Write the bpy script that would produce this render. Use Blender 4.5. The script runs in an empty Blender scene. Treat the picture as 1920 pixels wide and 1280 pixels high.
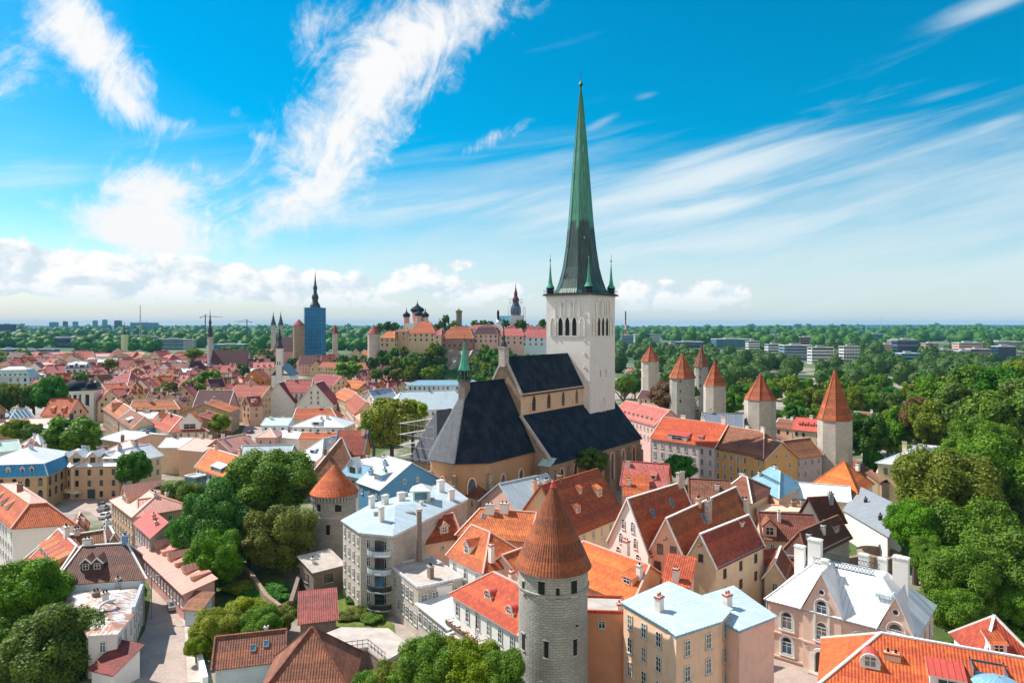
import bpy, math, random
import numpy as np
from mathutils import Vector, Matrix
D = bpy.data; S = bpy.context.scene; COL = S.collection
R = math.radians
rnd = random.Random(11)
# ---------------------------------------------------------------- camera, world, sun, exposure
CAMZ = 50.0; F = 1280.0; HZ = 610.0          # eye height (m), focal length and horizon row of the 1920 px photograph
cam = D.cameras.new('camera'); cam_o = D.objects.new('camera', cam); COL.objects.link(cam_o)
cam_o.location = (0, 0, CAMZ); cam_o.rotation_euler = (R(90), 0, 0)
cam.sensor_width = 36; cam.lens = 24; cam.shift_y = (HZ - 640) / 1920
cam.clip_start = 1; cam.clip_end = 40000
S.camera = cam_o
SUN_DIR = Vector((-0.89, 0.44, 0)).normalized()      # horizontal direction towards the sun
SUN_EL = R(48)
sun = D.lights.new('sun', 'SUN'); sun.energy = 5.0; sun.angle = R(0.53); sun.color = (1.0, 0.93, 0.84)
sun_o = D.objects.new('sun', sun); COL.objects.link(sun_o)
sd = Vector((SUN_DIR.x * math.cos(SUN_EL), SUN_DIR.y * math.cos(SUN_EL), math.sin(SUN_EL)))
sun_o.rotation_euler = sd.to_track_quat('Z', 'Y').to_euler(); sun_o.location = (-300, 200, 400)
S.view_settings.view_transform = 'Standard'; S.view_settings.look = 'None'
S.view_settings.exposure = 0.42; S.view_settings.gamma = 1.0
S.view_settings.use_curve_mapping = False
S.cycles.max_bounces = 5; S.cycles.diffuse_bounces = 3; S.cycles.glossy_bounces = 2
S.cycles.transmission_bounces = 2; S.cycles.volume_bounces = 0; S.cycles.transparent_max_bounces = 4

class NT:
    """thin wrapper to write shader node graphs as expressions"""
    def __init__(s, tree): s.t = tree; s.n = tree.nodes; s.l = tree.links
    def new(s, typ, **kw):
        n = s.n.new(typ)
        for k, v in kw.items(): setattr(n, k, v)
        return n
    def set(s, sock, v):
        if isinstance(v, bpy.types.NodeSocket): s.l.new(v, sock)
        elif v is not None:
            if hasattr(sock.default_value, '__len__') and not hasattr(v, '__len__'): v = (v,) * len(sock.default_value)
            if hasattr(sock.default_value, '__len__') and len(sock.default_value) == 4 and len(v) == 3: v = tuple(v) + (1,)
            sock.default_value = v
    def m(s, op, a, b=None, c=None):
        n = s.n.new('ShaderNodeMath'); n.operation = op
        s.set(n.inputs[0], a)
        if b is not None: s.set(n.inputs[1], b)
        if c is not None: s.set(n.inputs[2], c)
        return n.outputs[0]
    def add(s, a, b): return s.m('ADD', a, b)
    def sub(s, a, b): return s.m('SUBTRACT', a, b)
    def mul(s, a, b): return s.m('MULTIPLY', a, b)
    def mix(s, f, a, b, typ='MIX'):
        n = s.n.new('ShaderNodeMix'); n.data_type = 'RGBA'; n.blend_type = typ; n.clamp_factor = True
        s.set(n.inputs[0], f); s.set(n.inputs[6], a); s.set(n.inputs[7], b)
        return n.outputs[2]
    def ss(s, x, lo, hi, a=0.0, b=1.0):
        n = s.n.new('ShaderNodeMapRange'); n.interpolation_type = 'SMOOTHSTEP'
        s.set(n.inputs[0], x); s.set(n.inputs[1], lo); s.set(n.inputs[2], hi); s.set(n.inputs[3], a); s.set(n.inputs[4], b)
        return n.outputs[0]
    def lin(s, x, lo, hi, a=0.0, b=1.0):
        n = s.n.new('ShaderNodeMapRange')
        s.set(n.inputs[0], x); s.set(n.inputs[1], lo); s.set(n.inputs[2], hi); s.set(n.inputs[3], a); s.set(n.inputs[4], b)
        return n.outputs[0]
    def noise(s, vec, scale, detail=4, rough=0.55, dist=0.0):
        n = s.n.new('ShaderNodeTexNoise')
        if vec is not None: s.l.new(vec, n.inputs['Vector'])
        n.inputs['Scale'].default_value = scale; n.inputs['Detail'].default_value = detail
        n.inputs['Roughness'].default_value = rough; n.inputs['Distortion'].default_value = dist
        return n.outputs['Fac']
    def xyz(s, x, y, z):
        n = s.n.new('ShaderNodeCombineXYZ'); s.set(n.inputs[0], x); s.set(n.inputs[1], y); s.set(n.inputs[2], z)
        return n.outputs[0]
    def sep(s, v):
        n = s.n.new('ShaderNodeSeparateXYZ'); s.l.new(v, n.inputs[0]); return n.outputs

world = D.worlds.new('World'); S.world = world; world.use_nodes = True
def build_world():
    world.node_tree.nodes.clear(); g = NT(world.node_tree)
    out = g.new('ShaderNodeOutputWorld'); bg = g.new('ShaderNodeBackground'); g.l.new(bg.outputs[0], out.inputs[0])
    sky = g.new('ShaderNodeTexSky', sky_type='NISHITA', sun_disc=False)
    sky.sun_elevation = SUN_EL; sky.sun_rotation = math.atan2(SUN_DIR.x, SUN_DIR.y)
    sky.air_density = 1.0; sky.dust_density = 0.6; sky.ozone_density = 2.2; sky.altitude = 50
    hs = g.new('ShaderNodeHueSaturation'); g.l.new(sky.outputs[0], hs.inputs['Color'])
    hs.inputs['Saturation'].default_value = 1.75; hs.inputs['Value'].default_value = 0.86; hs.inputs['Hue'].default_value = 0.479
    base = hs.outputs[0]
    tc = g.new('ShaderNodeTexCoord'); x, y, z = g.sep(tc.outputs['Generated'])
    az = g.m('ARCTAN2', x, y); el = g.m('ARCSINE', z)
    # where each cloud hangs: azimuth / elevation centres, extents (radians) and tilt
    def ae(px, py):
        d = Vector(((px - 960) / F, 1, (HZ - py) / F)).normalized()
        return math.atan2(d.x, d.y), math.asin(d.z)
    def blob(px, py, sx, sy, rot, amp):
        a0, e0 = ae(px, py); c, s_ = math.cos(R(rot)), math.sin(R(rot))
        da = g.sub(az, a0); de = g.sub(el, e0)
        p = g.add(g.mul(da, c * F / sx), g.mul(de, s_ * F / sx)); q = g.add(g.mul(da, -s_ * F / sy), g.mul(de, c * F / sy))
        r2 = g.add(g.mul(p, p), g.mul(q, q))
        return g.mul(g.m('POWER', 2.718, g.mul(r2, -1.0)), amp)
    def total(bl):
        t = None
        for b in bl:
            v = blob(*b); t = v if t is None else g.m('ADD', t, v)
        return t
    v1 = g.xyz(az, el, 0.0)
    c, s_ = math.cos(R(52)), math.sin(R(52))
    al = g.add(g.mul(az, c), g.mul(el, s_)); ac = g.add(g.mul(az, -s_), g.mul(el, c))
    n1 = g.noise(g.xyz(g.mul(al, 9), g.mul(ac, 14), 3.1), 1.0, 10, 0.66, 1.3)
    n1b = g.noise(v1, 45.0, 5, 0.6)
    m1 = total([(890, 20, 190, 62, 24, .95), (740, 115, 170, 85, 42, 1.05), (620, 245, 160, 82, 55, .95), (600, 365, 170, 62, 35, .72),
                (520, 400, 90, 30, 35, .35), (130, 30, 95, 48, -45, 1.0), (205, 130, 90, 45, -62, 1.15), (250, 205, 50, 22, -35, .85),
                (5, 120, 75, 55, 60, .75), (295, 390, 85, 62, 25, 1.6), (200, 425, 90, 30, -10, 1.1), (310, 470, 120, 40, 10, .75), (270, 350, 40, 45, 80, .7),
                (590, 40, 65, 34, 45, .75), (345, 235, 38, 20, 10, .75), (480, 255, 30, 14, -30, .6), (432, 210, 22, 16, 20, .6),
                (975, 240, 62, 16, 28, .72), (890, 275, 42, 12, 33, .6)])
    m1c = total([(1130, 228, 45, 9, 22, .6), (1210, 180, 30, 9, 10, .5),
                (1450, 300, 300, 40, 10, .72), (1230, 345, 260, 45, 14, .6), (1420, 430, 420, 40, 5, .55), (700, 400, 300, 45, 8, .5), (1850, 8, 80, 18, 8, .75), (1780, 175, 60, 8, 8, .4), (1860, 232, 60, 8, 8, .45),
                (90, 330, 120, 34, 5, .5), (60, 390, 130, 20, 5, .4), (1300, 395, 150, 13, 8, .95), (1650, 120, 200, 30, 15, .25)])
    d1 = g.ss(g.add(g.add(m1, g.mul(g.sub(n1, 0.5), 2.9)), g.mul(g.sub(n1b, .5), 1.1)), 0.36, 1.75); d1 = g.mul(d1, g.ss(m1, .12, .4))
    # thin veil of cirrus streaks, tilted a little
    c, s_ = math.cos(R(11)), math.sin(R(11))
    al = g.add(g.mul(az, c), g.mul(el, s_)); ac = g.add(g.mul(az, -s_), g.mul(el, c))
    n2 = g.noise(g.xyz(g.mul(al, 3.2), g.mul(ac, 26), 8.0), 1.0, 8, 0.6, 0.4)
    band = g.mul(g.ss(el, R(19), R(9)), g.ss(el, R(0.0), R(4), 0.55, 1.0))
    m2 = g.mul(band, g.ss(az, R(-34), R(8), 0.3, 1.0))
    d1c = g.mul(g.ss(g.add(m1c, g.mul(g.sub(n2, .5), 1.5)), .2, 1.25), .7)
    d2 = g.mul(g.ss(g.add(g.mul(m2, 0.72), g.mul(g.sub(n2, 0.5), 1.1)), 0.12, 1.0), 0.72)
    # heaped clouds low over the horizon, with flat grey bases
    n3 = g.noise(g.xyz(az, g.mul(el, 1.35), 0.0), 19.0, 8, 0.56, 0.15)
    n3u = g.noise(g.xyz(g.sub(az, .012), g.mul(g.add(el, 0.011), 1.35), 0.0), 19.0, 8, 0.56, 0.15)
    m3 = total([(40, 492, 80, 32, 0, .85), (150, 502, 90, 32, 0, .8), (290, 515, 120, 30, 0, .8), (420, 522, 100, 28, 0, .8), (560, 532, 90, 26, 0, .85), (660, 537, 60, 22, 0, .95), (100, 545, 200, 15, 0, .55), (420, 558, 240, 11, 0, .5),
                (785, 520, 48, 22, 0, 1.1), (850, 538, 60, 20, 0, 1.0), (935, 548, 60, 18, 0, .95), (858, 497, 28, 9, 0, .85), (740, 572, 150, 8, 0, .45),
                (1190, 545, 60, 20, 0, 1.0), (1270, 553, 60, 20, 0, 1.05), (1350, 550, 46, 19, 0, 1.05), (1250, 578, 180, 8, 0, .4)])
    d3 = g.mul(g.mul(g.ss(m3, .12, .4), g.ss(g.add(m3, g.mul(g.sub(n3, 0.5), 3.2)), 0.26, 0.66)), g.ss(el, R(.6), R(2.4), .25, 1.0))
    lit = g.ss(g.sub(n3, n3u), -0.15, 0.11)
    lit = g.m('MINIMUM', lit, g.ss(el, R(1.2), R(3.2), 0.5, 1.0))
    ccol = g.mix(lit, (4.15, 4.9, 5.35), (6.3, 6.25, 6.15))
    base = g.mix(g.ss(el, R(9), R(-1), 0, .66), base, (4.2, 4.95, 5.6))      # pale air near the horizon
    base = g.mix(d2, base, (4.6, 5.2, 5.45))
    base = g.mix(d1c, base, (5.3, 5.7, 5.85))
    base = g.mix(d1, base, (5.75, 5.8, 5.85))
    base = g.mix(d3, base, ccol)
    # the northern half of the sky, behind the camera: unseen cloud bank added to fill the shaded walls
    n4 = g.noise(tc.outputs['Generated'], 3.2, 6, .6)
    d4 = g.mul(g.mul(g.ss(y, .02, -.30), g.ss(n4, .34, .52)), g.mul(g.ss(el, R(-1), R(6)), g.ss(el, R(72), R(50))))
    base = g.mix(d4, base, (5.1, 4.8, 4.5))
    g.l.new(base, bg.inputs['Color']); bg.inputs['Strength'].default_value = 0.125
build_world()
# ---------------------------------------------------------------- materials
MATS = {}
def newmat(name):
    m = D.materials.new(name); m.use_nodes = True; m.node_tree.nodes.clear(); g = NT(m.node_tree)
    out = g.new('ShaderNodeOutputMaterial'); p = g.new('ShaderNodeBsdfPrincipled'); g.l.new(p.outputs[0], out.inputs[0])
    MATS[name] = m; return m, g, p, out
def uvof(g): return g.new('ShaderNodeTexCoord').outputs['UV']
def objc(g): return g.new('ShaderNodeTexCoord').outputs['Object']
def orand(g): return g.new('ShaderNodeObjectInfo').outputs['Random']
def hsv(g, col, h, s, v):
    n = g.new('ShaderNodeHueSaturation'); g.set(n.inputs['Color'], col); g.set(n.inputs['Hue'], h); g.set(n.inputs['Saturation'], s); g.set(n.inputs['Value'], v)
    return n.outputs[0]
def bump(g, p, h, strength, dist):
    b = g.new('ShaderNodeBump'); b.inputs['Strength'].default_value = strength; b.inputs['Distance'].default_value = dist
    g.l.new(h, b.inputs['Height']); g.l.new(b.outputs[0], p.inputs['Normal'])
def tile(name, c1, c2, row=0.42, colw=0.34, moss=0.0, vary=1.0, bs=0.9):
    m, g, p, o = newmat(name); uv = uvof(g); u, v, _ = g.sep(uv); ob = objc(g)
    fu = g.m('DIVIDE', u, colw); fv = g.m('DIVIDE', v, row)
    wn = g.new('ShaderNodeTexWhiteNoise', noise_dimensions='2D'); g.l.new(g.xyz(g.m('FLOOR', fu), g.m('FLOOR', fv), 0.0), wn.inputs['Vector'])
    big = g.noise(ob, 0.22, 5, 0.6); mid = g.noise(ob, 1.3, 4, 0.6)
    rows = g.new('ShaderNodeTexWhiteNoise', noise_dimensions='1D'); g.l.new(g.m('FLOOR', g.m('DIVIDE', v, row * 2.4)), rows.inputs['W'])
    f = g.add(g.add(g.mul(wn.outputs['Value'], 0.6 * vary), g.mul(g.sub(big, .25), 1.0 * vary)), g.add(g.mul(g.sub(mid, .5), .9 * vary), g.mul(g.sub(rows.outputs['Value'], .5), .55)))
    col = g.mix(g.lin(f, 0.05, 0.85), c1, c2)
    if moss: col = g.mix(g.mul(g.ss(g.noise(ob, .55, 6, .65), .56, .72), moss), col, (0.035, 0.03, 0.022))
    r = orand(g); col = hsv(g, col, g.lin(r, 0, 1, .488, .512), 1.0, g.lin(r, 0, 1, .82, 1.15))
    g.set(p.inputs['Base Color'], col); p.inputs['Roughness'].default_value = 0.75
    saw = g.m('FRACT', fv); cs = g.mul(g.m('SINE', g.mul(fu, 6.283)), 0.4)
    bump(g, p, g.add(g.mul(g.sub(1.0, saw), 1.0), g.add(cs, g.mul(wn.outputs['Value'], .3))), bs, 0.07)
    return m
def metal(name, c, rough=0.42, seam=0.62, rust=0.0, vary=0.14):
    m, g, p, o = newmat(name); u, v, _ = g.sep(uvof(g)); ob = objc(g)
    fu = g.m('FRACT', g.m('DIVIDE', u, seam)); s = g.ss(g.m('ABSOLUTE', g.sub(fu, .5)), 0.37, 0.5)
    pan = g.new('ShaderNodeTexWhiteNoise', noise_dimensions='2D')
    g.l.new(g.xyz(g.m('FLOOR', g.m('DIVIDE', u, seam)), g.m('FLOOR', g.m('DIVIDE', v, 1.9)), 0.0), pan.inputs['Vector'])
    val = g.add(g.add(1.0 - vary, g.mul(pan.outputs['Value'], vary)), g.mul(g.sub(g.noise(ob, .45, 6, .65), .5), vary * 2.2))
    col = hsv(g, c, .5, 1.0, val)
    if rust:
        n = g.noise(g.xyz(g.mul(u, 3.2), g.mul(v, .7), 0), 1.0, 6, .75, .3)
        col = g.mix(g.mul(g.ss(g.add(g.mul(g.noise(ob, .3, 4, .6), 1.1), g.mul(n, 1.1)), 1.08, 1.16), rust), col, (.40, .13, .035))
        col = g.mix(g.ss(g.noise(ob, 2.2, 5, .7), .6, .72), col, (.3, .32, .34))
    else:
        col = g.mix(g.ss(g.noise(g.xyz(g.mul(u, 1.2), g.mul(v, .22), 0), 1.0, 5, .65), .56, .8, 0, .35), col, hsv(g, c, .5, .9, .55))
    col = hsv(g, col, .5, 1.0, g.lin(s, 0, 1, 1.0, .62))
    r = orand(g); col = hsv(g, col, .5, 1.0, g.lin(r, 0, 1, .9, 1.07))
    g.set(p.inputs['Base Color'], col); p.inputs['Roughness'].default_value = rough; p.inputs['Metallic'].default_value = 0.0
    bump(g, p, s, 0.6, 0.06); return m
def plaster(name, c, dirt=0.35, vary=.05):
    m, g, p, o = newmat(name); ob = objc(g); u, v, _ = g.sep(uvof(g))
    big = g.noise(ob, .5, 6, .65); streak = g.noise(g.xyz(g.mul(u, 1.7), g.mul(v, .16), 0), 1.0, 5, .65)
    col = g.mix(g.mul(g.ss(big, .42, .8), dirt), c, hsv(g, c, .5, .85, .62))
    col = g.mix(g.mul(g.ss(streak, .54, .78), dirt * .9), col, hsv(g, c, .49, .8, .6))
    r = orand(g); col = hsv(g, col, g.lin(r, 0, 1, .5 - vary * .25, .5 + vary * .25), g.lin(r, 0, 1, 1.1, .9), g.lin(r, 0, 1, .93, 1.06))
    g.set(p.inputs['Base Color'], col); p.inputs['Roughness'].default_value = 0.9
    bump(g, p, g.noise(ob, 3.5, 5, .7), 0.25, 0.05); return m
def stone(name, c1, c2, c3, w=0.75, h=0.32):
    m, g, p, o = newmat(name); uv = uvof(g); ob = objc(g)
    nz = g.new('ShaderNodeTexNoise'); nz.inputs['Scale'].default_value = 1.2; nz.inputs['Detail'].default_value = 3; g.l.new(ob, nz.inputs['Vector'])
    vm = g.new('ShaderNodeVectorMath', operation='MULTIPLY_ADD'); g.l.new(nz.outputs['Color'], vm.inputs[0]); vm.inputs[1].default_value = (.22, .22, 0); g.l.new(uv, vm.inputs[2])
    b = g.new('ShaderNodeTexBrick'); g.l.new(vm.outputs[0], b.inputs['Vector'])
    b.inputs['Scale'].default_value = 1.0; b.inputs['Brick Width'].default_value = w; b.inputs['Row Height'].default_value = h; b.inputs['Mortar Size'].default_value = .03
    b.inputs['Mortar Smooth'].default_value = .4; b.inputs['Bias'].default_value = 0.0
    g.set(b.inputs['Color1'], c1); g.set(b.inputs['Color2'], c2); g.set(b.inputs['Mortar'], c3)
    col = g.mix(g.ss(g.noise(ob, .25, 6, .65), .38, .72, 0, .75), b.outputs['Color'], hsv(g, c2, .5, .9, .72))
    col = g.mix(g.ss(g.noise(ob, 1.6, 5, .7), .55, .75, 0, .7), col, hsv(g, c1, .5, .8, 1.25))
    g.set(p.inputs['Base Color'], col); p.inputs['Roughness'].default_value = .92
    bump(g, p, g.add(g.mul(b.outputs['Fac'], -1.0), g.mul(g.noise(ob, 2.4, 6, .7), .9)), .8, .08); return m
def plain(name, c, rough=.6, metallic=0.0, vary=.12, scale=1.0, spec=.5):
    m, g, p, o = newmat(name); ob = objc(g)
    col = hsv(g, c, .5, 1.0, g.lin(g.noise(ob, scale, 5, .6), .25, .75, 1 - vary, 1 + vary))
    g.set(p.inputs['Base Color'], col); p.inputs['Roughness'].default_value = rough; p.inputs['Metallic'].default_value = metallic
    p.inputs['Specular IOR Level'].default_value = spec; return m
def foliage(name, c1, c2, tr=.24):
    m, g, p, o = newmat(name); ob = objc(g); r = orand(g)
    n = g.noise(ob, 3.0, 3, .6); n2 = g.noise(ob, 22.0, 2, .6)
    f = g.add(g.mul(n, .7), g.mul(n2, .5))
    col = g.mix(g.ss(f, .38, .82), c1, c2)
    col = hsv(g, col, g.lin(r, 0, 1, .485, .515), g.lin(r, 0, 1, .9, 1.1), g.lin(r, 0, 1, .8, 1.2))
    g.set(p.inputs['Base Color'], col); p.inputs['Roughness'].default_value = .6; p.inputs['Specular IOR Level'].default_value = .25
    t = g.new('ShaderNodeBsdfTranslucent'); g.set(t.inputs['Color'], hsv(g, col, .49, 1.1, 1.5))
    mx = g.new('ShaderNodeMixShader'); mx.inputs[0].default_value = tr
    g.l.new(p.outputs[0], mx.inputs[1]); g.l.new(t.outputs[0], mx.inputs[2]); g.l.new(mx.outputs[0], o.inputs[0]); return m

tile('tile_orange', (.64, .15, .032), (.36, .07, .022), moss=.3); tile('tile_bright', (.74, .18, .03), (.46, .085, .02), vary=1.0, moss=.2)
tile('tile_rust', (.50, .11, .03), (.26, .055, .02), moss=.25); tile('tile_brown', (.34, .115, .055), (.17, .06, .032), moss=.45)
tile('tile_dark', (.17, .055, .035), (.08, .03, .022), moss=.35); tile('tile_red', (.42, .065, .05), (.24, .035, .032), moss=.3)
tile('tile_pink', (.56, .145, .13), (.36, .07, .07), moss=.3); tile('tile_purple', (.12, .03, .04), (.065, .018, .025), vary=.6)
tile('tile_cone', (.34, .062, .018), (.15, .03, .012), row=.42, colw=.42, moss=.2, vary=.8, bs=1.0)
tile('tile_old', (.34, .10, .05), (.14, .055, .035), moss=.85)
tile('tile_mixed', (.30, .05, .045), (.16, .035, .03), moss=.9, vary=1.2)
metal('metal_white', (.76, .79, .81), .4); metal('metal_pale', (.56, .68, .74), .4); metal('metal_blue', (.24, .46, .60), .4)
metal('metal_deep', (.02, .25, .48), .4, seam=1.2, vary=.06); metal('metal_mint', (.55, .74, .66)); metal('metal_pink', (.76, .36, .28)); metal('metal_red', (.62, .1, .07))
metal('metal_grey', (.33, .36, .39)); metal('metal_slate', (.16, .2, .27)); metal('metal_rusty', (.74, .74, .73), .5, rust=.85)
def spec_slate():
    m, g, p, o = newmat('slate'); u, v, _ = g.sep(uvof(g)); ob = objc(g)
    col = g.mix(g.ss(g.noise(ob, .3, 6, .65), .35, .7), (.007, .014, .026), (.026, .036, .052))
    g.set(p.inputs['Base Color'], col); p.inputs['Roughness'].default_value = .75; p.inputs['Specular IOR Level'].default_value = .15
    s = g.ss(g.m('ABSOLUTE', g.sub(g.m('FRACT', g.m('DIVIDE', u, .7)), .5)), .4, .5); bump(g, p, g.add(s, g.mul(g.m('FRACT', g.m('DIVIDE', v, .5)), .6)), .5, .06)
    m, g, p, o = newmat('slate_grey'); u, v, _ = g.sep(uvof(g)); ob = objc(g)
    w = g.new('ShaderNodeTexWhiteNoise', noise_dimensions='2D'); g.l.new(g.xyz(g.m('FLOOR', g.m('DIVIDE', u, .6)), g.m('FLOOR', g.m('DIVIDE', v, .8)), 0), w.inputs['Vector'])
    col = g.mix(g.add(g.mul(w.outputs['Value'], .5), g.mul(g.noise(ob, .5, 5), .6)), (.055, .06, .075), (.13, .135, .15))
    g.set(p.inputs['Base Color'], col); p.inputs['Roughness'].default_value = .6
    bump(g, p, g.m('FRACT', g.m('DIVIDE', v, .8)), .7, .07)
    # spire: verdigris above, dark weathered sheets below a ragged line (part of the metal itself)
    m, g, p, o = newmat('spire_copper'); x, y, z = g.sep(objc(g)); u, v, _ = g.sep(uvof(g)); ob = objc(g)
    n = g.noise(g.xyz(g.mul(u, 1.6), g.mul(v, .12), 0), 1.0, 5, .6)
    step = g.mul(g.m('FLOOR', g.m('MODULO', g.add(g.mul(u, .21), 40.0), 2.0)), 2.6)
    green = g.ss(g.add(g.add(z, step), g.mul(g.sub(n, .5), 4.0)), 82.8, 84.0)
    gc = g.mix(g.ss(n, .3, .7), (.032, .19, .12), (.085, .31, .22)); dk = g.mix(g.ss(n, .35, .75), (.014, .045, .042), (.055, .095, .085))
    dk = g.mix(g.ss(z, 64.5, 60.5, 0, .8), dk, (.03, .11, .08))
    col = g.mix(green, dk, gc)
    pn = g.new('ShaderNodeTexWhiteNoise', noise_dimensions='2D'); g.l.new(g.xyz(g.m('FLOOR', g.m('DIVIDE', u, .55)), g.m('FLOOR', g.m('DIVIDE', v, 2.2)), 0), pn.inputs['Vector'])
    col = hsv(g, col, .5, 1.0, g.lin(pn.outputs['Value'], 0, 1, .72, 1.25))
    g.set(p.inputs['Base Color'], col); p.inputs['Roughness'].default_value = .5
    bump(g, p, g.ss(g.m('ABSOLUTE', g.sub(g.m('FRACT', g.m('DIVIDE', u, .55)), .5)), .36, .5), .7, .08)
spec_slate()
def glass_mat():
    m, g, p, o = newmat('glass'); r = orand(g); ob = objc(g)
    col = g.mix(g.ss(r, .68, .72), (.02, .028, .036), (.20, .19, .175)); col = g.mix(g.ss(r, .9, .91), col, (.07, .13, .19))
    g.set(p.inputs['Base Color'], hsv(g, col, .5, 1, g.lin(g.noise(ob, .8, 3), .3, .7, .6, 1.4))); p.inputs['Roughness'].default_value = .1; p.inputs['Specular IOR Level'].default_value = .8
glass_mat()
plain('copper', (.05, .30, .20), .5, vary=.3, scale=.8); plain('dark_copper', (.03, .075, .065), .5, vary=.3)
for n_, c_ in dict(cream=(.74, .57, .38), white=(.82, .80, .75), peach=(.74, .39, .22), pink=(.80, .55, .44), rose=(.70, .40, .36), beige=(.64, .44, .27), lilac=(.60, .50, .52),
                   ochre=(.62, .30, .08), paleblue=(.60, .73, .80), blue=(.12, .33, .56), yellow=(.78, .66, .36), tan=(.50, .32, .17), grey=(.50, .48, .46), sand=(.70, .50, .32), salmon=(.80, .49, .34)).items():
    plaster(n_, c_, dirt=.6 if n_ not in ('white',) else .3)
plaster('limewash', (.80, .76, .70), dirt=.3)
stone('stone', (.50, .47, .42), (.38, .36, .33), (.24, .22, .2)); stone('stone_pale', (.66, .59, .50), (.54, .48, .42), (.36, .32, .28), .9, .36)
stone('stone_warm', (.46, .33, .22), (.36, .25, .17), (.24, .18, .13)); stone('stone_brown', (.33, .25, .2), (.25, .19, .155), (.17, .14, .12)); stone('brick', (.42, .14, .07), (.33, .1, .05), (.35, .28, .22), .3, .1)
plain('trim_white', (.80, .78, .74), .8); plain('trim_pink', (.72, .44, .36), .8); plain('trim_grey', (.42, .40, .38), .8); plain('trim_red', (.45, .08, .05), .6); plain('trim_dark', (.05, .04, .04), .7); plain('trim_blue', (.05, .25, .42), .5)
plain('glass_blue', (.05, .16, .22), .12, vary=.4, scale=.4, spec=.8); plain('frame', (.78, .77, .74), .6); plain('void', (.012, .012, .014), .9)
plain('frame_dark', (.10, .06, .045), .7)
plain('iron', (.03, .032, .036), .5); plain('wood', (.22, .13, .07), .8, vary=.3, scale=2); plain('bark', (.10, .075, .055), .9, vary=.35, scale=3)
plain('concrete', (.50, .44, .39), .9, vary=.25, scale=.6); plain('gold', (.7, .45, .12), .35, .8); plain('tarp_blue', (.01, .17, .38), .7, vary=.3, scale=.25)
plain('steel', (.5, .5, .5), .4); plain('rubber', (.02, .02, .02), .8); plain('red_paint', (.55, .05, .04), .4)
plain('car_grey', (.30, .31, .32), .25, vary=.02); plain('car_black', (.015, .015, .017), .2, vary=.02); plain('car_white', (.75, .75, .75), .25, vary=.02); plain('lamp_glass', (.7, .7, .68), .15, vary=.02)
plain('navy', (.02, .06, .14), .35, vary=.3, scale=.1); plain('teal_block', (.10, .28, .36), .4, vary=.25, scale=.1); plain('office_white', (.66, .68, .7), .6, vary=.15, scale=.1)
plain('block_brown', (.30, .19, .15), .7, vary=.2, scale=.1); plain('block_blue', (.22, .34, .46), .5, vary=.2, scale=.1)
foliage('leaf_green', (.045, .12, .006), (.17, .31, .014)); foliage('leaf_dark', (.025, .08, .008), (.09, .21, .016)); foliage('leaf_yellow', (.13, .20, .006), (.36, .41, .014))
foliage('leaf_olive', (.075, .125, .005), (.24, .30, .012)); foliage('leaf_brown', (.11, .065, .022), (.25, .15, .055)); foliage('leaf_emerald', (.022, .13, .008), (.09, .30, .02))
def ground_mats():
    m, g, p, o = newmat('ground'); ob = objc(g)
    a = g.noise(ob, .02, 5, .6); b = g.noise(ob, .35, 5, .65)
    pave = g.mix(g.ss(b, .3, .7), (.30, .25, .22), (.42, .36, .31)); grass = g.mix(g.ss(b, .3, .7), (.035, .075, .012), (.09, .14, .022))
    far = g.mix(g.ss(g.noise(ob, .004, 5, .6), .42, .56), (.04, .10, .03), (.13, .17, .075))
    x, y, z = g.sep(ob)
    col = g.mix(g.ss(g.add(a, g.mul(g.sub(b, .5), .25)), .45, .56), pave, grass); col = g.mix(g.ss(y, 600., 1000.), col, far)
    g.set(p.inputs['Base Color'], col); p.inputs['Roughness'].default_value = .95; bump(g, p, b, .4, .1)
    m, g, p, o = newmat('paving'); ob = objc(g); v = g.new('ShaderNodeTexVoronoi'); v.inputs['Scale'].default_value = 2.2; g.l.new(ob, v.inputs['Vector'])
    n = g.noise(ob, .25, 6, .65)
    col = g.mix(g.ss(n, .35, .7), (.52, .41, .35), (.40, .32, .28)); col = hsv(g, col, .5, 1, g.lin(v.outputs['Distance'], 0, .5, 1.08, .85))
    g.set(p.inputs['Base Color'], col); p.inputs['Roughness'].default_value = .9; bump(g, p, v.outputs['Distance'], .5, .03)
    m, g, p, o = newmat('lawn'); ob = objc(g); b = g.noise(ob, .5, 6, .7)
    g.set(p.inputs['Base Color'], g.mix(g.ss(b, .3, .7), (.06, .11, .012), (.17, .21, .025))); p.inputs['Roughness'].default_value = .95; bump(g, p, g.noise(ob, 3, 5, .7), .8, .2)
    m, g, p, o = newmat('woods'); ob = objc(g); b = g.noise(ob, .06, 4, .6)
    g.set(p.inputs['Base Color'], g.mix(g.ss(b, .35, .65), (.03, .10, .014), (.11, .22, .02))); p.inputs['Roughness'].default_value = .9
    m, g, p, o = newmat('far_forest'); ob = objc(g); b = g.noise(ob, .02, 4, .6)
    g.set(p.inputs['Base Color'], g.mix(g.ss(b, .35, .65), (.008, .05, .03), (.02, .085, .045))); p.inputs['Roughness'].default_value = .9
    m, g, p, o = newmat('rock'); ob = objc(g); b = g.noise(ob, .12, 6, .7)
    g.set(p.inputs['Base Color'], g.mix(g.ss(b, .35, .65), (.2, .17, .14), (.38, .33, .28))); bump(g, p, b, 1., 1.)
ground_mats()
# ---------------------------------------------------------------- helpers
def P(px, py, z):
    """point of the photograph at a known height: the pixel's sight line met with the level z"""
    Y = (CAMZ - z) * F / (py - HZ); return Vector(((px - 960) * Y / F, Y, z))
def at(px, py, Y): return Vector(((px - 960) * Y / F, Y, CAMZ - (py - HZ) * Y / F))
def pix(v): return 960 + v.x / v.y * F, HZ + (CAMZ - v.z) / v.y * F

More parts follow.
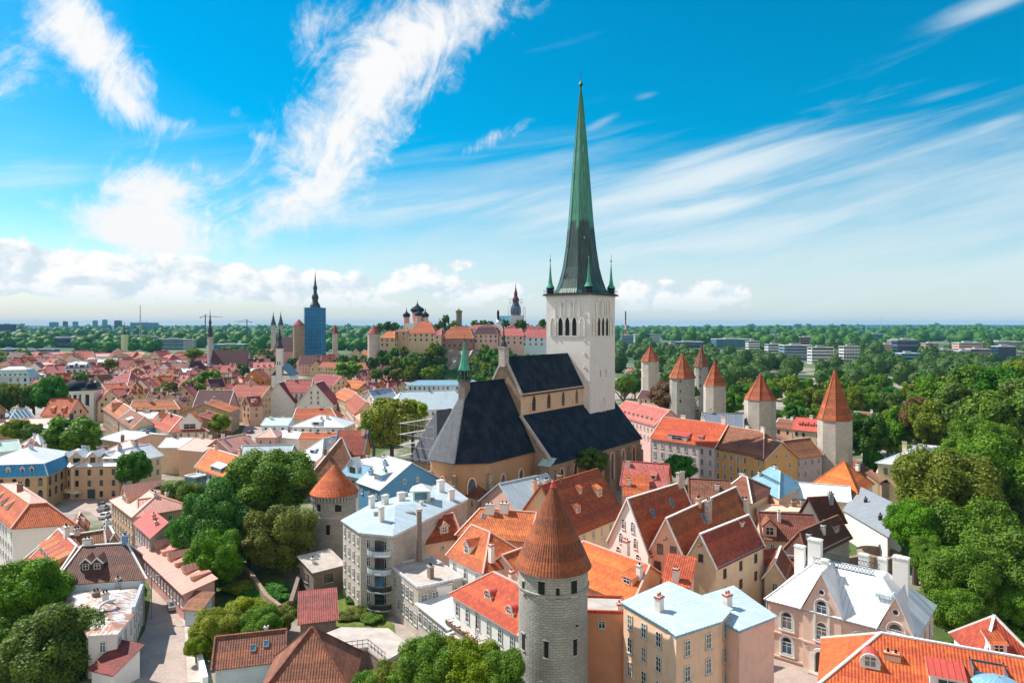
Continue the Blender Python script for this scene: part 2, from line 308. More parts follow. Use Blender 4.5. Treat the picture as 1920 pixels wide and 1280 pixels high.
class MB:
    """collects faces; build() links them as ONE mesh object with metre UVs (u level, v along the slope)"""
    def __init__(s): s.v = []; s.f = []; s.m = []; s.uv = {}; s.sm = set(); s.mats = []
    def mi(s, name):
        if name not in s.mats: s.mats.append(name)
        return s.mats.index(name)
    def face(s, pts, m, uv=None, smooth=False):
        b = len(s.v); s.v += [tuple(p) for p in pts]; i = len(s.f); s.f.append(list(range(b, b + len(pts)))); s.m.append(s.mi(m))
        if uv: s.uv[i] = uv
        if smooth: s.sm.add(i)
    def box(s, c, e, d, h, m, top=True):
        """oriented box: base centre c, half vectors e and d (level), height h"""
        c, e, d = Vector(c), Vector(e), Vector(d); u = Vector((0, 0, h))
        q = [c - e - d, c + e - d, c + e + d, c - e + d]
        if e.cross(d).z < 0: q.reverse()
        t = [p + u for p in q]
        for i in range(4): j = (i + 1) % 4; s.face([q[i], q[j], t[j], t[i]], m)
        s.face(t, m); s.face(q[::-1], m)
    def abox(s, x0, x1, y0, y1, z0, z1, m): s.box(((x0 + x1) / 2, (y0 + y1) / 2, z0), ((x1 - x0) / 2, 0, 0), (0, (y1 - y0) / 2, 0), z1 - z0, m)
    def prism(s, poly, z0, z1, m, mt=None):
        n = len(poly); a = [Vector((p[0], p[1], z0)) for p in poly]; b = [Vector((p[0], p[1], z1)) for p in poly]
        ar = sum(a[i].x * a[(i + 1) % n].y - a[(i + 1) % n].x * a[i].y for i in range(n))
        if ar < 0: a.reverse(); b.reverse()
        for i in range(n): j = (i + 1) % n; s.face([a[i], a[j], b[j], b[i]], m)
        s.face(b, mt or m); s.face(a[::-1], m)
    def bar(s, p0, p1, w, h, m):
        p0, p1 = Vector(p0), Vector(p1); d = (p1 - p0)
        if d.length < 1e-4: return
        d.normalize(); e = d.cross(Vector((0, 0, 1)))
        e = Vector((1, 0, 0)) if e.length < 1e-3 else e.normalized()
        n = e.cross(d); e = e * (w / 2); n = n * (h / 2)
        a = [p0 - e - n, p0 + e - n, p0 + e + n, p0 - e + n]; b = [p1 - e - n, p1 + e - n, p1 + e + n, p1 - e + n]
        for i in range(4): j = (i + 1) % 4; s.face([a[i], b[i], b[j], a[j]], m)
        s.face(a, m); s.face(b[::-1], m)
    def tube(s, p0, p1, r0, r1, n, m):
        p0, p1 = Vector(p0), Vector(p1); d = (p1 - p0).normalized(); e = d.cross(Vector((0, 0, 1)))
        e = Vector((1, 0, 0)) if e.length < 1e-3 else e.normalized()
        k = e.cross(d)
        def ring(p, r): return [p + (e * math.cos(6.2832 * i / n) + k * math.sin(6.2832 * i / n)) * r for i in range(n)]
        a, b = ring(p0, r0), ring(p1, r1)
        for i in range(n): j = (i + 1) % n; s.face([a[j], a[i], b[i], b[j]], m, smooth=n > 5)
        if r1 > .01: s.face(b, m)
        s.face(a[::-1], m)
    def lathe(s, prof, n, c, m, smooth=True, ph=0.0, cap=True, arc=None, R0=None, mf=None):
        """profile [(r, z)], n sides, round the vertical through c"""
        c = Vector(c); R0 = R0 or max(p[0] for p in prof); l = [0]
        for i in range(1, len(prof)): l.append(l[-1] + math.hypot(prof[i][0] - prof[i - 1][0], prof[i][1] - prof[i - 1][1]))
        def pt(r, z, k):
            a = ph + 6.283185 * k / n; return c + Vector((r * math.cos(a), r * math.sin(a), z))
        for i in range(len(prof) - 1):
            (r0, z0), (r1, z1) = prof[i], prof[i + 1]; mm = mf(i) if mf else m
            for k in range(n):
                u0, u1 = 6.2832 * R0 * k / n, 6.2832 * R0 * (k + 1) / n; v0, v1 = l[i], l[i + 1]
                if r1 < 1e-3: s.face([pt(r0, z0, k), pt(r0, z0, k + 1), pt(0, z1, k)], mm, [(u0, v0), (u1, v0), ((u0 + u1) / 2, v1)], smooth)
                elif r0 < 1e-3: s.face([pt(0, z0, k), pt(r1, z1, k + 1), pt(r1, z1, k)], mm, [((u0 + u1) / 2, v0), (u1, v1), (u0, v1)], smooth)
                else: s.face([pt(r0, z0, k), pt(r0, z0, k + 1), pt(r1, z1, k + 1), pt(r1, z1, k)], mm, [(u0, v0), (u1, v0), (u1, v1), (u0, v1)], smooth)
        if cap and prof[-1][0] > .01: s.face([pt(prof[-1][0], prof[-1][1], k) for k in range(n)], m)
        if cap and prof[0][0] > .01: s.face([pt(prof[0][0], prof[0][1], k) for k in range(n)][::-1], m)
    def shell(s, polys, t, m, edge=None):
        """roof faces with thickness t below them"""
        key = lambda p: (round(p[0], 3), round(p[1], 3), round(p[2], 3)); cnt = {}
        for q in polys:
            for i in range(len(q)):
                a, b = key(q[i]), key(q[(i + 1) % len(q)]); cnt[frozenset((a, b))] = cnt.get(frozenset((a, b)), 0) + 1
        dn = Vector((0, 0, -t))
        for q in polys:
            q = [Vector(p) for p in q]; s.face(q, m); s.face([p + dn for p in q][::-1], edge or m)
            for i in range(len(q)):
                a, b = q[i], q[(i + 1) % len(q)]
                if cnt[frozenset((key(a), key(b)))] == 1: s.face([a + dn, b + dn, b, a], edge or m)
    def mesh(s, name):
        me = D.meshes.new(name); me.from_pydata(s.v, [], s.f)
        for n in s.mats: me.materials.append(MATS[n])
        me.polygons.foreach_set('material_index', s.m)
        me.polygons.foreach_set('use_smooth', [i in s.sm for i in range(len(s.f))])
        uvl = me.uv_layers.new(name='uv').data; k = 0; Z = Vector((0, 0, 1)); flat = []
        for i, f in enumerate(s.f):
            if i in s.uv: flat += [c for p in s.uv[i] for c in p]; continue
            p = [Vector(s.v[j]) for j in f]; n = Vector((0, 0, 0))
            for a in range(len(p)):
                q, r = p[a], p[(a + 1) % len(p)]; n += Vector(((q.y - r.y) * (q.z + r.z), (q.z - r.z) * (q.x + r.x), (q.x - r.x) * (q.y + r.y)))
            if n.length < 1e-9: n = Z.copy()
            n.normalize(); u = Z.cross(n)
            u = Vector((1, 0, 0)) if u.length < .05 else u.normalized()
            w = n.cross(u)
            for q in p: flat += [q.dot(u), q.dot(w)]
        uvl.foreach_set('uv', flat); me.update(); return me
    def build(s, name, parent=None, loc=None):
        o = D.objects.new(name, s.mesh(name)); COL.objects.link(o)
        if parent: o.parent = parent
        if loc is not None: o.location = loc
        return o
def put(name, me, parent, loc=(0, 0, 0), rz=0.0):
    o = D.objects.new(name, me); COL.objects.link(o); o.parent = parent; o.location = loc; o.rotation_euler = (0, 0, rz); return o
def tag(o, label, cat, group=None, kind=None):
    if label: o['label'] = label
    if cat: o['category'] = cat
    if group: o['group'] = group
    if kind: o['kind'] = kind
    return o
def thing(name, label, cat, loc, group=None):
    o = D.objects.new(name, None); COL.objects.link(o); o.location = loc; o.empty_display_size = .5
    return tag(o, label, cat, group)
TAKEN = []                       # footprints already built on: (x, y, radius)
# labels of look-alikes: described by the landmark they stand next to, ranked by how close they stand to it
MARKS = []                       # (px, py, phrase)
PENDING = []                     # (object, phrase, px, py)
def later(o, phrase, px, py): PENDING.append((o, phrase, px, py))
ORD = ['nearest', 'second nearest', 'third nearest', 'fourth nearest', 'fifth nearest', 'sixth nearest', 'seventh nearest', 'eighth nearest', 'ninth nearest', 'tenth nearest']
def settle_labels():
    used = {}
    for o, ph, px, py in PENDING:
        c = sorted((math.hypot(px - a, (py - b) * 1.6), a, b, t) for a, b, t in MARKS)
        for rank in range(len(c)):
            d, a, b, t = c[rank]
            dx, dy = px - a, py - b
            rel = ('left of' if dx < 0 else 'right of') if abs(dx) > abs(dy) * 1.1 else ('beyond' if dy < 0 else 'in front of')
            if len(used.get((ph, rel, t), [])) < 4 or rank == len(c) - 1: break
        used.setdefault((ph, rel, t), []).append((d, o))
    for (ph, rel, t), l in used.items():
        l.sort(key=lambda q: q[0])
        for i, (d, o) in enumerate(l):
            o['label'] = f'{ph} {rel} {t}' if len(l) == 1 else f'{ph}, {ORD[min(i, 9)]} {rel} {t}'
            if len(o['label'].split()) > 16: a, b = o['label'].split(' over ', 1); o['label'] = a + b[b.index(','):]

# ---------------------------------------------------------------- windows, chimneys, dormers
WM = {}
def window_mesh(w, h, style):
    k = (round(w, 2), round(h, 2), style)
    if k in WM: return WM[k]
    g = MB(); g.box((0, -.02, 0), (w / 2, 0, 0), (0, .03, 0), h, 'glass')
    f = MB(); fm = 'frame_dark' if style == 'd' else 'frame'; t = .1 if h > 1.1 else .07
    for sx in (-1, 1): f.box((sx * (w / 2 - t / 2), -.05, 0), (t / 2, 0, 0), (0, .04, 0), h, fm)
    f.box((0, -.05, 0), (w / 2 - t, 0, 0), (0, .04, 0), t, fm); f.box((0, -.05, h - t), (w / 2 - t, 0, 0), (0, .04, 0), t, fm)
    if style != 'n':
        f.box((0, -.045, t), (.035, 0, 0), (0, .03, 0), h - 2 * t, fm)
        for z in ((h * .66,) if h < 1.9 else (h * .36, h * .7)): f.box((0, -.042, z), (w / 2 - t, 0, 0), (0, .025, 0), .055, fm)
    f.box((0, -.09, -.09), (w / 2 + .1, 0, 0), (0, .09, 0), .09, 'trim_grey')
    if style == 'a':                     # round-arched
        for q, mm, y in ((g, 'glass', -.05), (f, fm, -.09)):
            r0 = w / 2 - (t if mm == 'glass' else 0)
            pts = [Vector((r0 * math.cos(a * math.pi / 8), y, h + r0 * math.sin(a * math.pi / 8))) for a in range(9)]
            if mm == 'glass': q.face([p for p in pts][::-1], mm); q.face(pts, mm)
            else:
                pi_ = [Vector((p.x * (1 - 2 * t / w), y, h + (p.z - h) * (1 - 2 * t / w))) for p in pts]
                for a in range(8): q.face([pts[a + 1], pts[a], pi_[a], pi_[a + 1]], mm)
    WM[k] = (g.mesh('window'), f.mesh('frame')); return WM[k]
def add_window(par, p, ang, w, h, style='w', near=True):
    g, f = window_mesh(w, h, style); o = put('window', g, par, p, ang)
    if near: put('frame', f, o)
    return o
CM = {}
def chimney_mesh(w, d, h, m, cap):
    k = (round(w, 1), round(d, 1), round(h, 1), m, cap)
    if k in CM: return CM[k]
    b = MB(); b.abox(-w / 2, w / 2, -d / 2, d / 2, 0, h - .25, m); b.abox(-w / 2 - .09, w / 2 + .09, -d / 2 - .09, d / 2 + .09, h - .25, h - .08, cap)
    b.abox(-w / 2 + .05, w / 2 - .05, -d / 2 + .05, d / 2 - .05, h - .08, h, m)
    n = 2 if w > .8 else 1
    for i in range(0 if cap.startswith('metal') else n): b.lathe([(.15, h), (.13, h + .35)], 8, ((i - (n - 1) / 2) * w * .45, 0, 0), 'void' if cap != 'trim_red' else 'trim_red', cap=True)
    CM[k] = b.mesh('chimney'); return CM[k]
def dormer(par, p, e, o, w, h, tan, typ, wall, roof, trim='trim_white', near=True):
    """p: foot of the front wall on the slope, e along the eave, o outwards (unit vectors), tan: roof slope"""
    b = MB(); e, o, p, up = Vector(e), Vector(o), Vector(p), Vector((0, 0, 1))
    q = lambda x, y, z: p + e * x - o * y + up * z
    hw = w / 2; dk = h / tan; ov = .18
    if typ == 'gable':
        gp = w * .5; dr = (h + gp) / tan
        b.face([q(-hw, 0, 0), q(hw, 0, 0), q(hw, 0, h), q(0, 0, h + gp), q(-hw, 0, h)], wall)
        for sx in (-1, 1):
            t = [q(sx * hw, 0, 0), q(sx * hw, dk, h), q(sx * hw, 0, h)]; b.face(t if sx > 0 else t[::-1], wall)
        sl = gp / hw
        for sx in (-1, 1):
            pl = [q(sx * (hw + ov), -ov, h - ov * sl + .06), q(0, -ov, h + gp + .06), q(0, dr, h + gp + .06), q(sx * (hw + ov), dk, h - ov * sl + .06)]
            b.shell([pl if sx < 0 else pl[::-1]], .1, roof, trim)
        b.bar(q(-hw - ov, -ov, h - ov * sl), q(0, -ov, h + gp), .14, .2, trim); b.bar(q(hw + ov, -ov, h - ov * sl), q(0, -ov, h + gp), .14, .2, trim)
    elif typ == 'shed':
        dd = min(h / (tan * .62), 3.2); st = tan - h / dd
        b.face([q(-hw, 0, 0), q(hw, 0, 0), q(hw, 0, h), q(-hw, 0, h)], wall)
        for sx in (-1, 1):
            t = [q(sx * hw, 0, 0), q(sx * hw, dd, dd * tan), q(sx * hw, dd, h + dd * st), q(sx * hw, 0, h)]; b.face(t if sx > 0 else t[::-1], wall)
        b.shell([[q(-hw - ov, -ov, h - ov * st + .05), q(hw + ov, -ov, h - ov * st + .05), q(hw + ov, dd, h + dd * st + .05), q(-hw - ov, dd, h + dd * st + .05)]], .1, roof, trim)
    else:                                   # round-headed dormer, its barrel running back into the slope
        r = hw; n = 8
        arc = [(r * math.cos(math.pi * i / n), h * .35 + r * math.sin(math.pi * i / n)) for i in range(n + 1)]
        b.face([q(-hw, 0, 0), q(hw, 0, 0)] + [q(x, 0, z) for x, z in arc], wall)
        for i in range(n):
            (x0, z0), (x1, z1) = arc[i], arc[i + 1]
            b.face([q(x0, -.12, z0), q(x0, z0 / tan, z0), q(x1, z1 / tan, z1), q(x1, -.12, z1)], roof, smooth=True)
        for sx in (-1, 1):
            t = [q(sx * hw, 0, 0), q(sx * hw, arc[0][1] / tan, arc[0][1]), q(sx * hw, 0, arc[0][1])]; b.face(t if sx > 0 else t[::-1], wall)
        for i in range(n): b.bar(q(arc[i][0], -.1, arc[i][1]), q(arc[i + 1][0], -.1, arc[i + 1][1]), .16, .16, trim)
    ww, wh = w * .56, min(h * .74, h - .2) if typ != 'arch' else h * .62
    z0 = h * .14
    b.face([q(-ww / 2, -.03, z0), q(ww / 2, -.03, z0), q(ww / 2, -.03, z0 + wh), q(-ww / 2, -.03, z0 + wh)], 'glass')
    if near:
        for x in (-ww / 2, 0, ww / 2): b.bar(q(x, -.06, z0), q(x, -.06, z0 + wh), .07, .07, 'frame')
        for z in (z0, z0 + wh * .6, z0 + wh): b.bar(q(-ww / 2, -.05, z), q(ww / 2, -.05, z), .06, .07, 'frame')
    return b.build('dormer', par)

# ---------------------------------------------------------------- houses
class House: pass
def H(name, label, A, B, ze, w=None, C=None, Dd=None, Rg=None, rise=4.0, k='g', wall='cream', roof='tile_rust', hip=(0, 0), oh=.45, zb=0.0,
      win=(2, 3.1, 2.6, 1.0, 1.6), ch=None, dm=(), sk=(), trim='trim_white', ridge=True, verge=None, mh=2.6, mi=1.2, gw=0, into=None, cat='house', group=None,
      style='w', blank=(), cornice='trim_white', roof2=None, pend=None, near=None, edge=None, pipe=None, dmw=None, dmr=None):
    """A, B: ends of the eave that faces the camera (A left), as photo pixels at height ze, or as points; roof kinds
    g ridge along AB, p gable over AB, f flat, s mono-pitch rising away from AB, m mansard"""
    a = A if isinstance(A, Vector) else P(A[0], A[1], ze); b = B if isinstance(B, Vector) else P(B[0], B[1], ze)
    u = b - a; u.z = 0
    if C is not None: v = (C if isinstance(C, Vector) else P(C[0], C[1], ze)) - b
    elif Dd is not None: v = (Dd if isinstance(Dd, Vector) else P(Dd[0], Dd[1], ze)) - a
    elif Rg is not None: v = P(Rg[0], Rg[1], ze + rise) - (a + u * .5)
    else: v = Vector((-u.y, u.x, 0)).normalized() * w
    v.z = 0; U, V = u.length, v.length; eu, ev = u / U, v / V
    base = a + (u + v) * .5; base.z = zb
    nu = Vector((u.y, -u.x, 0)).normalized()                 # outward normal of the front
    Wp = abs(v.dot(nu)); Up = abs(u.dot(Vector((v.y, -v.x, 0)).normalized()))
    near = (base.y < 175) if near is None else near
    if pipe is None and near and k in 'gp' and win and into is None: pipe = [(0, 0), (1, 0)]
    if into is None:
        t = thing(name, label, cat, base, group)
        if pend: later(t, pend, *pix(base + Vector((0, 0, ze - zb + rise * .6))))
    else: t = into
    org = t.location.copy()
    TAKEN.append((base.x, base.y, .5 * math.hypot(U, V)))
    q = lambda s, tt, z: a + u * s + v * tt - Vector((0, 0, a.z)) + Vector((0, 0, z)) - org
    if k in 'p':
        half = Up / 2
    else: half = Wp / 2
    tan = rise / half if k in 'gp' else (rise / Wp if k == 's' else .1)
    if k == 'm': tan = mh / mi
    du, dv = oh / Up, oh / Wp
    def rz(s, tt):
        if k == 'g': return ze + rise * (1 - abs(tt - .5) * 2)
        if k == 'p': return ze + rise * (1 - abs(s - .5) * 2)
        if k == 's': return ze + rise * tt
        if k == 'm': return ze + mh + rise * (1 - abs(tt - .5) * 2)
        return ze
    # walls
    wb = MB(); st = [(0, 0), (1, 0), (1, 1), (0, 1)]
    tops = [ze, ze, ze, ze]
    if k == 's': tops = [ze, ze, ze + rise, ze + rise]
    for i in range(4):
        j = (i + 1) % 4; (s0, t0), (s1, t1) = st[i], st[j]
        pts = [q(s0, t0, zb - .4), q(s1, t1, zb - .4), q(s1, t1, tops[j] - .02), q(s0, t0, tops[i] - .02)]
        gab = (k == 'g' and i in (1, 3) and hip[0 if i == 3 else 1] == 0) or (k == 'p' and i in (0, 2) and hip[0 if i == 0 else 1] == 0)
        if gab: pts.insert(3, q((s0 + s1) / 2, (t0 + t1) / 2, ze + rise - .02))
        wb.face(pts, wall)
    if k == 'f':
        for i in range(4): j = (i + 1) % 4; wb.bar(q(*st[i], ze + .18), q(*st[j], ze + .18), .35, .36, cornice)
    wo = wb.build('wall', t)
    # roof
    rb = MB(); up = .13; zo = ze - oh * tan + up if k != 'f' else ze
    E = lambda s, tt, z=None: q(s, tt, zo if z is None else z)
    rt = ze + rise + up
    bars = []
    vg = verge if verge is not None else ridge
    if k in 'gp':
        h0, h1 = hip
        if k == 'g': M = lambda s, tt, z: q(s, tt, z); L = Up; dl, dw = du, dv
        else: M = lambda s, tt, z: q(tt, s, z); L = Wp; dl, dw = dv, du
        r0 = h0 / L if h0 else -dl; r1 = 1 - h1 / L if h1 else 1 + dl
        if r0 > r1: r0 = r1 = (r0 + r1) / 2
        c00, c10, c11, c01 = M(-dl, -dw, zo), M(1 + dl, -dw, zo), M(1 + dl, 1 + dw, zo), M(-dl, 1 + dw, zo); R0, R1 = M(r0, .5, rt), M(r1, .5, rt)
        polys = [[c00, c10, R1, R0], [c11, c01, R0, R1]]
        if abs(r0 - r1) < 1e-6: polys = [[c00, c10, R0], [c11, c01, R0]]
        if h0: polys.append([c01, c00, R0])
        if h1: polys.append([c10, c11, R1])
        if k == 'p': polys = [p[::-1] for p in polys]
        if ridge: bars.append((R0, R1, .34, .2))
        for c, rr, hh in ((c00, R0, h0), (c01, R0, h0), (c10, R1, h1), (c11, R1, h1)):
            if (hh and ridge) or (not hh and vg): bars.append((c, rr, .3 if not hh else .3, .2))
    elif k == 's':
        rt = ze + rise + oh * tan + up
        polys = [[E(-du, -dv), E(1 + du, -dv), E(1 + du, 1 + dv, rt), E(-du, 1 + dv, rt)]]
    elif k == 'f':
        polys = [[q(.01, .01, ze + .04), q(.99, .01, ze + .04), q(.99, .99, ze + .04), q(.01, .99, ze + .04)]]
    elif k == 'm':
        iu, iv = mi / Up, mi / Wp; zm = ze + mh + up
        lo = [E(-du, -dv, ze + up - .1), E(1 + du, -dv, ze + up - .1), E(1 + du, 1 + dv, ze + up - .1), E(-du, 1 + dv, ze + up - .1)]
        hi = [q(iu, iv, zm), q(1 - iu, iv, zm), q(1 - iu, 1 - iv, zm), q(iu, 1 - iv, zm)]
        polys = [[lo[i], lo[(i + 1) % 4], hi[(i + 1) % 4], hi[i]] for i in range(4)]
        rb.shell(polys, .1, roof, edge)
        if U > V: r0, r1 = q(max(.3, .4 * V / U), .5, zm + rise), q(1 - max(.3, .4 * V / U), .5, zm + rise); polys = [[hi[0], hi[1], r1, r0], [hi[2], hi[3], r0, r1], [hi[3], hi[0], r0], [hi[1], hi[2], r1]]
        else: r0, r1 = q(.5, max(.3, .4 * U / V), zm + rise), q(.5, 1 - max(.3, .4 * U / V), zm + rise); polys = [[hi[1], hi[2], r1, r0], [hi[3], hi[0], r0, r1], [hi[0], hi[1], r0], [hi[2], hi[3], r1]]
        polys = [[p + Vector((0, 0, .004)) for p in pl] for pl in polys]
        for i in range(4):
            if ridge: bars.append((lo[i], hi[i], .28, .18)); bars.append((hi[i], hi[(i + 1) % 4], .28, .2))
    rb.shell(polys, .11, roof2 or roof, edge)
    for p0, p1, bw, bh in bars: rb.bar(p0 + Vector((0, 0, .03)), p1 + Vector((0, 0, .03)), bw, bh, trim)
    ro = rb.build('roof', t)
    # cornice under the eaves
    if cornice and k != 'f':
        cb = MB(); zc = ze - .28 if k != 'm' else ze - .1
        eav = {'g': (0, 2) + ((3,) if hip[0] else ()) + ((1,) if hip[1] else ()), 'p': (1, 3) + ((0,) if hip[0] else ()) + ((2,) if hip[1] else ()), 's': (0,), 'm': (0, 1, 2, 3)}[k]
        for i in eav:
            j = (i + 1) % 4; d = (q(*st[j], 0) - q(*st[i], 0)).normalized(); nn = Vector((d.y, -d.x, 0))
            cb.bar(q(*st[i], zc) + nn * .1 + d * .12, q(*st[j], zc) + nn * .1 - d * .12, .2, .3, cornice)
        cb.build('cornice', t)
    # windows on the walls turned towards the camera
    cams = Vector((0, 0, 0)) - base
    if win:
        nf, fh, sp, ww, wh = win
        for i in range(4):
            if i in blank: continue
            p0, p1 = q(*st[i], 0), q(*st[(i + 1) % 4], 0); d = p1 - p0; Ls = d.length; d.normalize(); nn = Vector((d.y, -d.x, 0))
            if nn.dot(cams.normalized()) < .08: continue
            n = int((Ls - .8) / sp)
            for f in range(nf):
                z = ze - 1.05 - wh - f * fh
                if z < zb + .5: break
                for c in range(n):
                    x = Ls * (c + .5) / n
                    if rnd.random() < .05: continue
                    p = p0 + d * x + nn * .02; p.z = z - zb if into is None else z - org.z
                    add_window(t, p, math.atan2(d.y, d.x), ww, wh, style, near)
            isg = (k == 'g' and i in (1, 3) and hip[0 if i == 3 else 1] == 0) or (k == 'p' and i in (0, 2) and hip[0 if i == 0 else 1] == 0)
            if isg and gw:
                for r_ in range(gw):
                    z = ze + .2 + r_ * 2.6; half_ = Ls / 2 * (1 - (z - ze + 1.6) / rise)
                    for c in ((0,) if half_ < 1.6 else (-1, 1)):
                        if half_ < .5: continue
                        p = p0 + d * (Ls / 2 + c * min(half_ * .5, 1.8)) + nn * .02; p.z = z - org.z if into is not None else z - zb
                        add_window(t, p, math.atan2(d.y, d.x), ww * .85, wh * .85, style, near)
    # roof furniture: chimneys (s, t, height above roof, width, material, cap), dormers (side, along, up, w, h, type), skylights (side, along, up, w, h)
    if ch is None: ch = [(rnd.uniform(.2, .8), .5, rnd.uniform(1.1, 1.8), rnd.choice((.7, .9, 1.2)))] if k in 'g' else [(.5, rnd.uniform(.25, .8), 1.4, .8)]
    for c in ch:
        s_, t_, hh, cw = c[:4]; cm = c[4] if len(c) > 4 else rnd.choice(('limewash', 'limewash', 'brick', 'salmon')); cp = c[5] if len(c) > 5 else 'trim_grey'
        z = rz(s_, t_) - .8; ang = math.atan2(eu.y, eu.x) if k != 'p' else math.atan2(ev.y, ev.x)
        put('chimney', chimney_mesh(cw, .7, hh + .8, cm, cp), ro, q(s_, t_, z), ang)
    def slope(side, al, f):
        if k == 's' and side == 'f': s_, t_ = al, f; o = nu; e = eu; run = Wp; rs = rise; z = ze + rise * f
        else:
            hf = .5 if k in 'gp' else (mi / (Wp if side in 'fb' else Up))
            s_, t_ = {'f': (al, f * hf), 'b': (1 - al, 1 - f * hf), 'r': (1 - f * hf, al), 'l': (f * hf, 1 - al)}[side]
            nv = Vector((v.y, -v.x, 0)).normalized(); nv = nv if nv.dot(u) > 0 else -nv
            o = {'f': nu, 'b': -nu, 'r': nv, 'l': -nv}[side]; z = ze + (mh if k == 'm' else rise) * f
        return q(s_, t_, z + up), o, Vector((-o.y, o.x, 0)), tan
    for side, al, f, dw_, dh_, ty in dm:
        p, o, e, tn = slope(side, al, f); dormer(ro, p, e, o, dw_, dh_, tn, ty, dmw or wall, dmr or roof, trim, near)
    for side, al, f, sw, sh in sk:
        p, o, e, tn = slope(side, al, f); g = (-o + Vector((0, 0, tn))).normalized(); n = e.cross(g)
        if n.z < 0: n = -n
        sb = MB(); c = [p + e * x * sw / 2 + g * y * sh / 2 for x, y in ((-1, -1), (1, -1), (1, 1), (-1, 1))]
        for i in range(4): sb.bar(c[i] + n * .06, c[(i + 1) % 4] + n * .06, .1, .16, 'metal_grey' if near else 'frame')
        sb.face([x + n * .09 for x in c], 'glass_blue'); sb.build('skylight', ro)
    if pipe:
        for sti in pipe:
            pb = MB(); c = q(*sti, 0); oo = (c - (q(.5, .5, 0))).normalized() * .16
            pb.tube(q(*sti, zb) + oo, q(*sti, ze - .1) + oo, .07, .07, 6, 'metal_grey'); pb.build('downpipe', t)
    r = House(); r.__dict__.update(t=t, q=q, roof=ro, wall=wo, a=a, u=u, v=v, nu=nu, org=org, ze=ze, rise=rise, base=base, slope=slope, rz=rz, eu=eu, ev=ev, U=U, V=V); return r

def poly_house(name, label, pts, ze, wall, roof, zb=0.0, rise=.8, oh=.35, apex=None, win=(3, 3.1, 2.4, 1.0, 1.7), blank=(), cat='house', edge='trim_white', ch=(), group=None, style='w', near=True, apexz=None):
    """house on an irregular plan (pixels at eave height ze, anticlockwise from the left), its roof falling from one point"""
    w = [P(x, y, ze) for x, y in pts]; n = len(w); c = sum(w, Vector()) / n; c.z = zb
    ap = P(apex[0], apex[1], ze + rise) if apex else Vector((c.x, c.y, ze + rise))
    t = thing(name, label, cat, c, group); TAKEN.append((c.x, c.y, max((p - c).length for p in w) * .8))
    ar = sum(w[i].x * w[(i + 1) % n].y - w[(i + 1) % n].x * w[i].y for i in range(n))
    if ar < 0: w.reverse()
    b = MB()
    for i in range(n):
        p, q = w[i], w[(i + 1) % n]
        b.face([Vector((p.x, p.y, zb - .4)) - c, Vector((q.x, q.y, zb - .4)) - c, Vector((q.x, q.y, ze)) - c, Vector((p.x, p.y, ze)) - c], wall)
    wo = b.build('wall', t); rb = MB(); o = []
    for p in w:
        d = p - c; d.z = 0; o.append(Vector((p.x, p.y, ze + .1)) + d.normalized() * oh * 1.3 - c)
    apc = ap - c + Vector((0, 0, .1))
    rb.shell([[o[i], o[(i + 1) % n], apc] for i in range(n)], .14, roof, edge)
    ro = rb.build('roof', t)
    cb = MB()
    for i in range(n): cb.bar(Vector((w[i].x, w[i].y, ze - .2)) - c, Vector((w[(i + 1) % n].x, w[(i + 1) % n].y, ze - .2)) - c, .3, .3, edge)
    cb.build('cornice', t)
    if win:
        nf, fh, sp, ww, wh = win
        for i in range(n):
            if i in blank: continue
            p0, p1 = w[i], w[(i + 1) % n]; d = p1 - p0; d.z = 0; L = d.length; d.normalize(); nn = Vector((d.y, -d.x, 0))
            if nn.dot(-c) < 0: continue
            m = int((L - .6) / sp)
            for f in range(nf):
                z = ze - 1.0 - wh - f * fh
                if z < zb + .4: break
                for kx in range(m): 
                    p = p0 + d * (L * (kx + .5) / m) + nn * .02 - c; p.z = z - zb; add_window(t, p, math.atan2(d.y, d.x), ww, wh, style, near)
    for x, y, hh, cw, cm, cp in ch:
        p = P(x, y, ze + rise * .5) - c; put('chimney', chimney_mesh(cw, cw * .75, hh + .8, cm, cp), ro, p - Vector((0, 0, .8)), rnd.uniform(.5, .9))
    r = House(); r.__dict__.update(t=t, roof=ro, c=c, w=w, wall=wo); return r

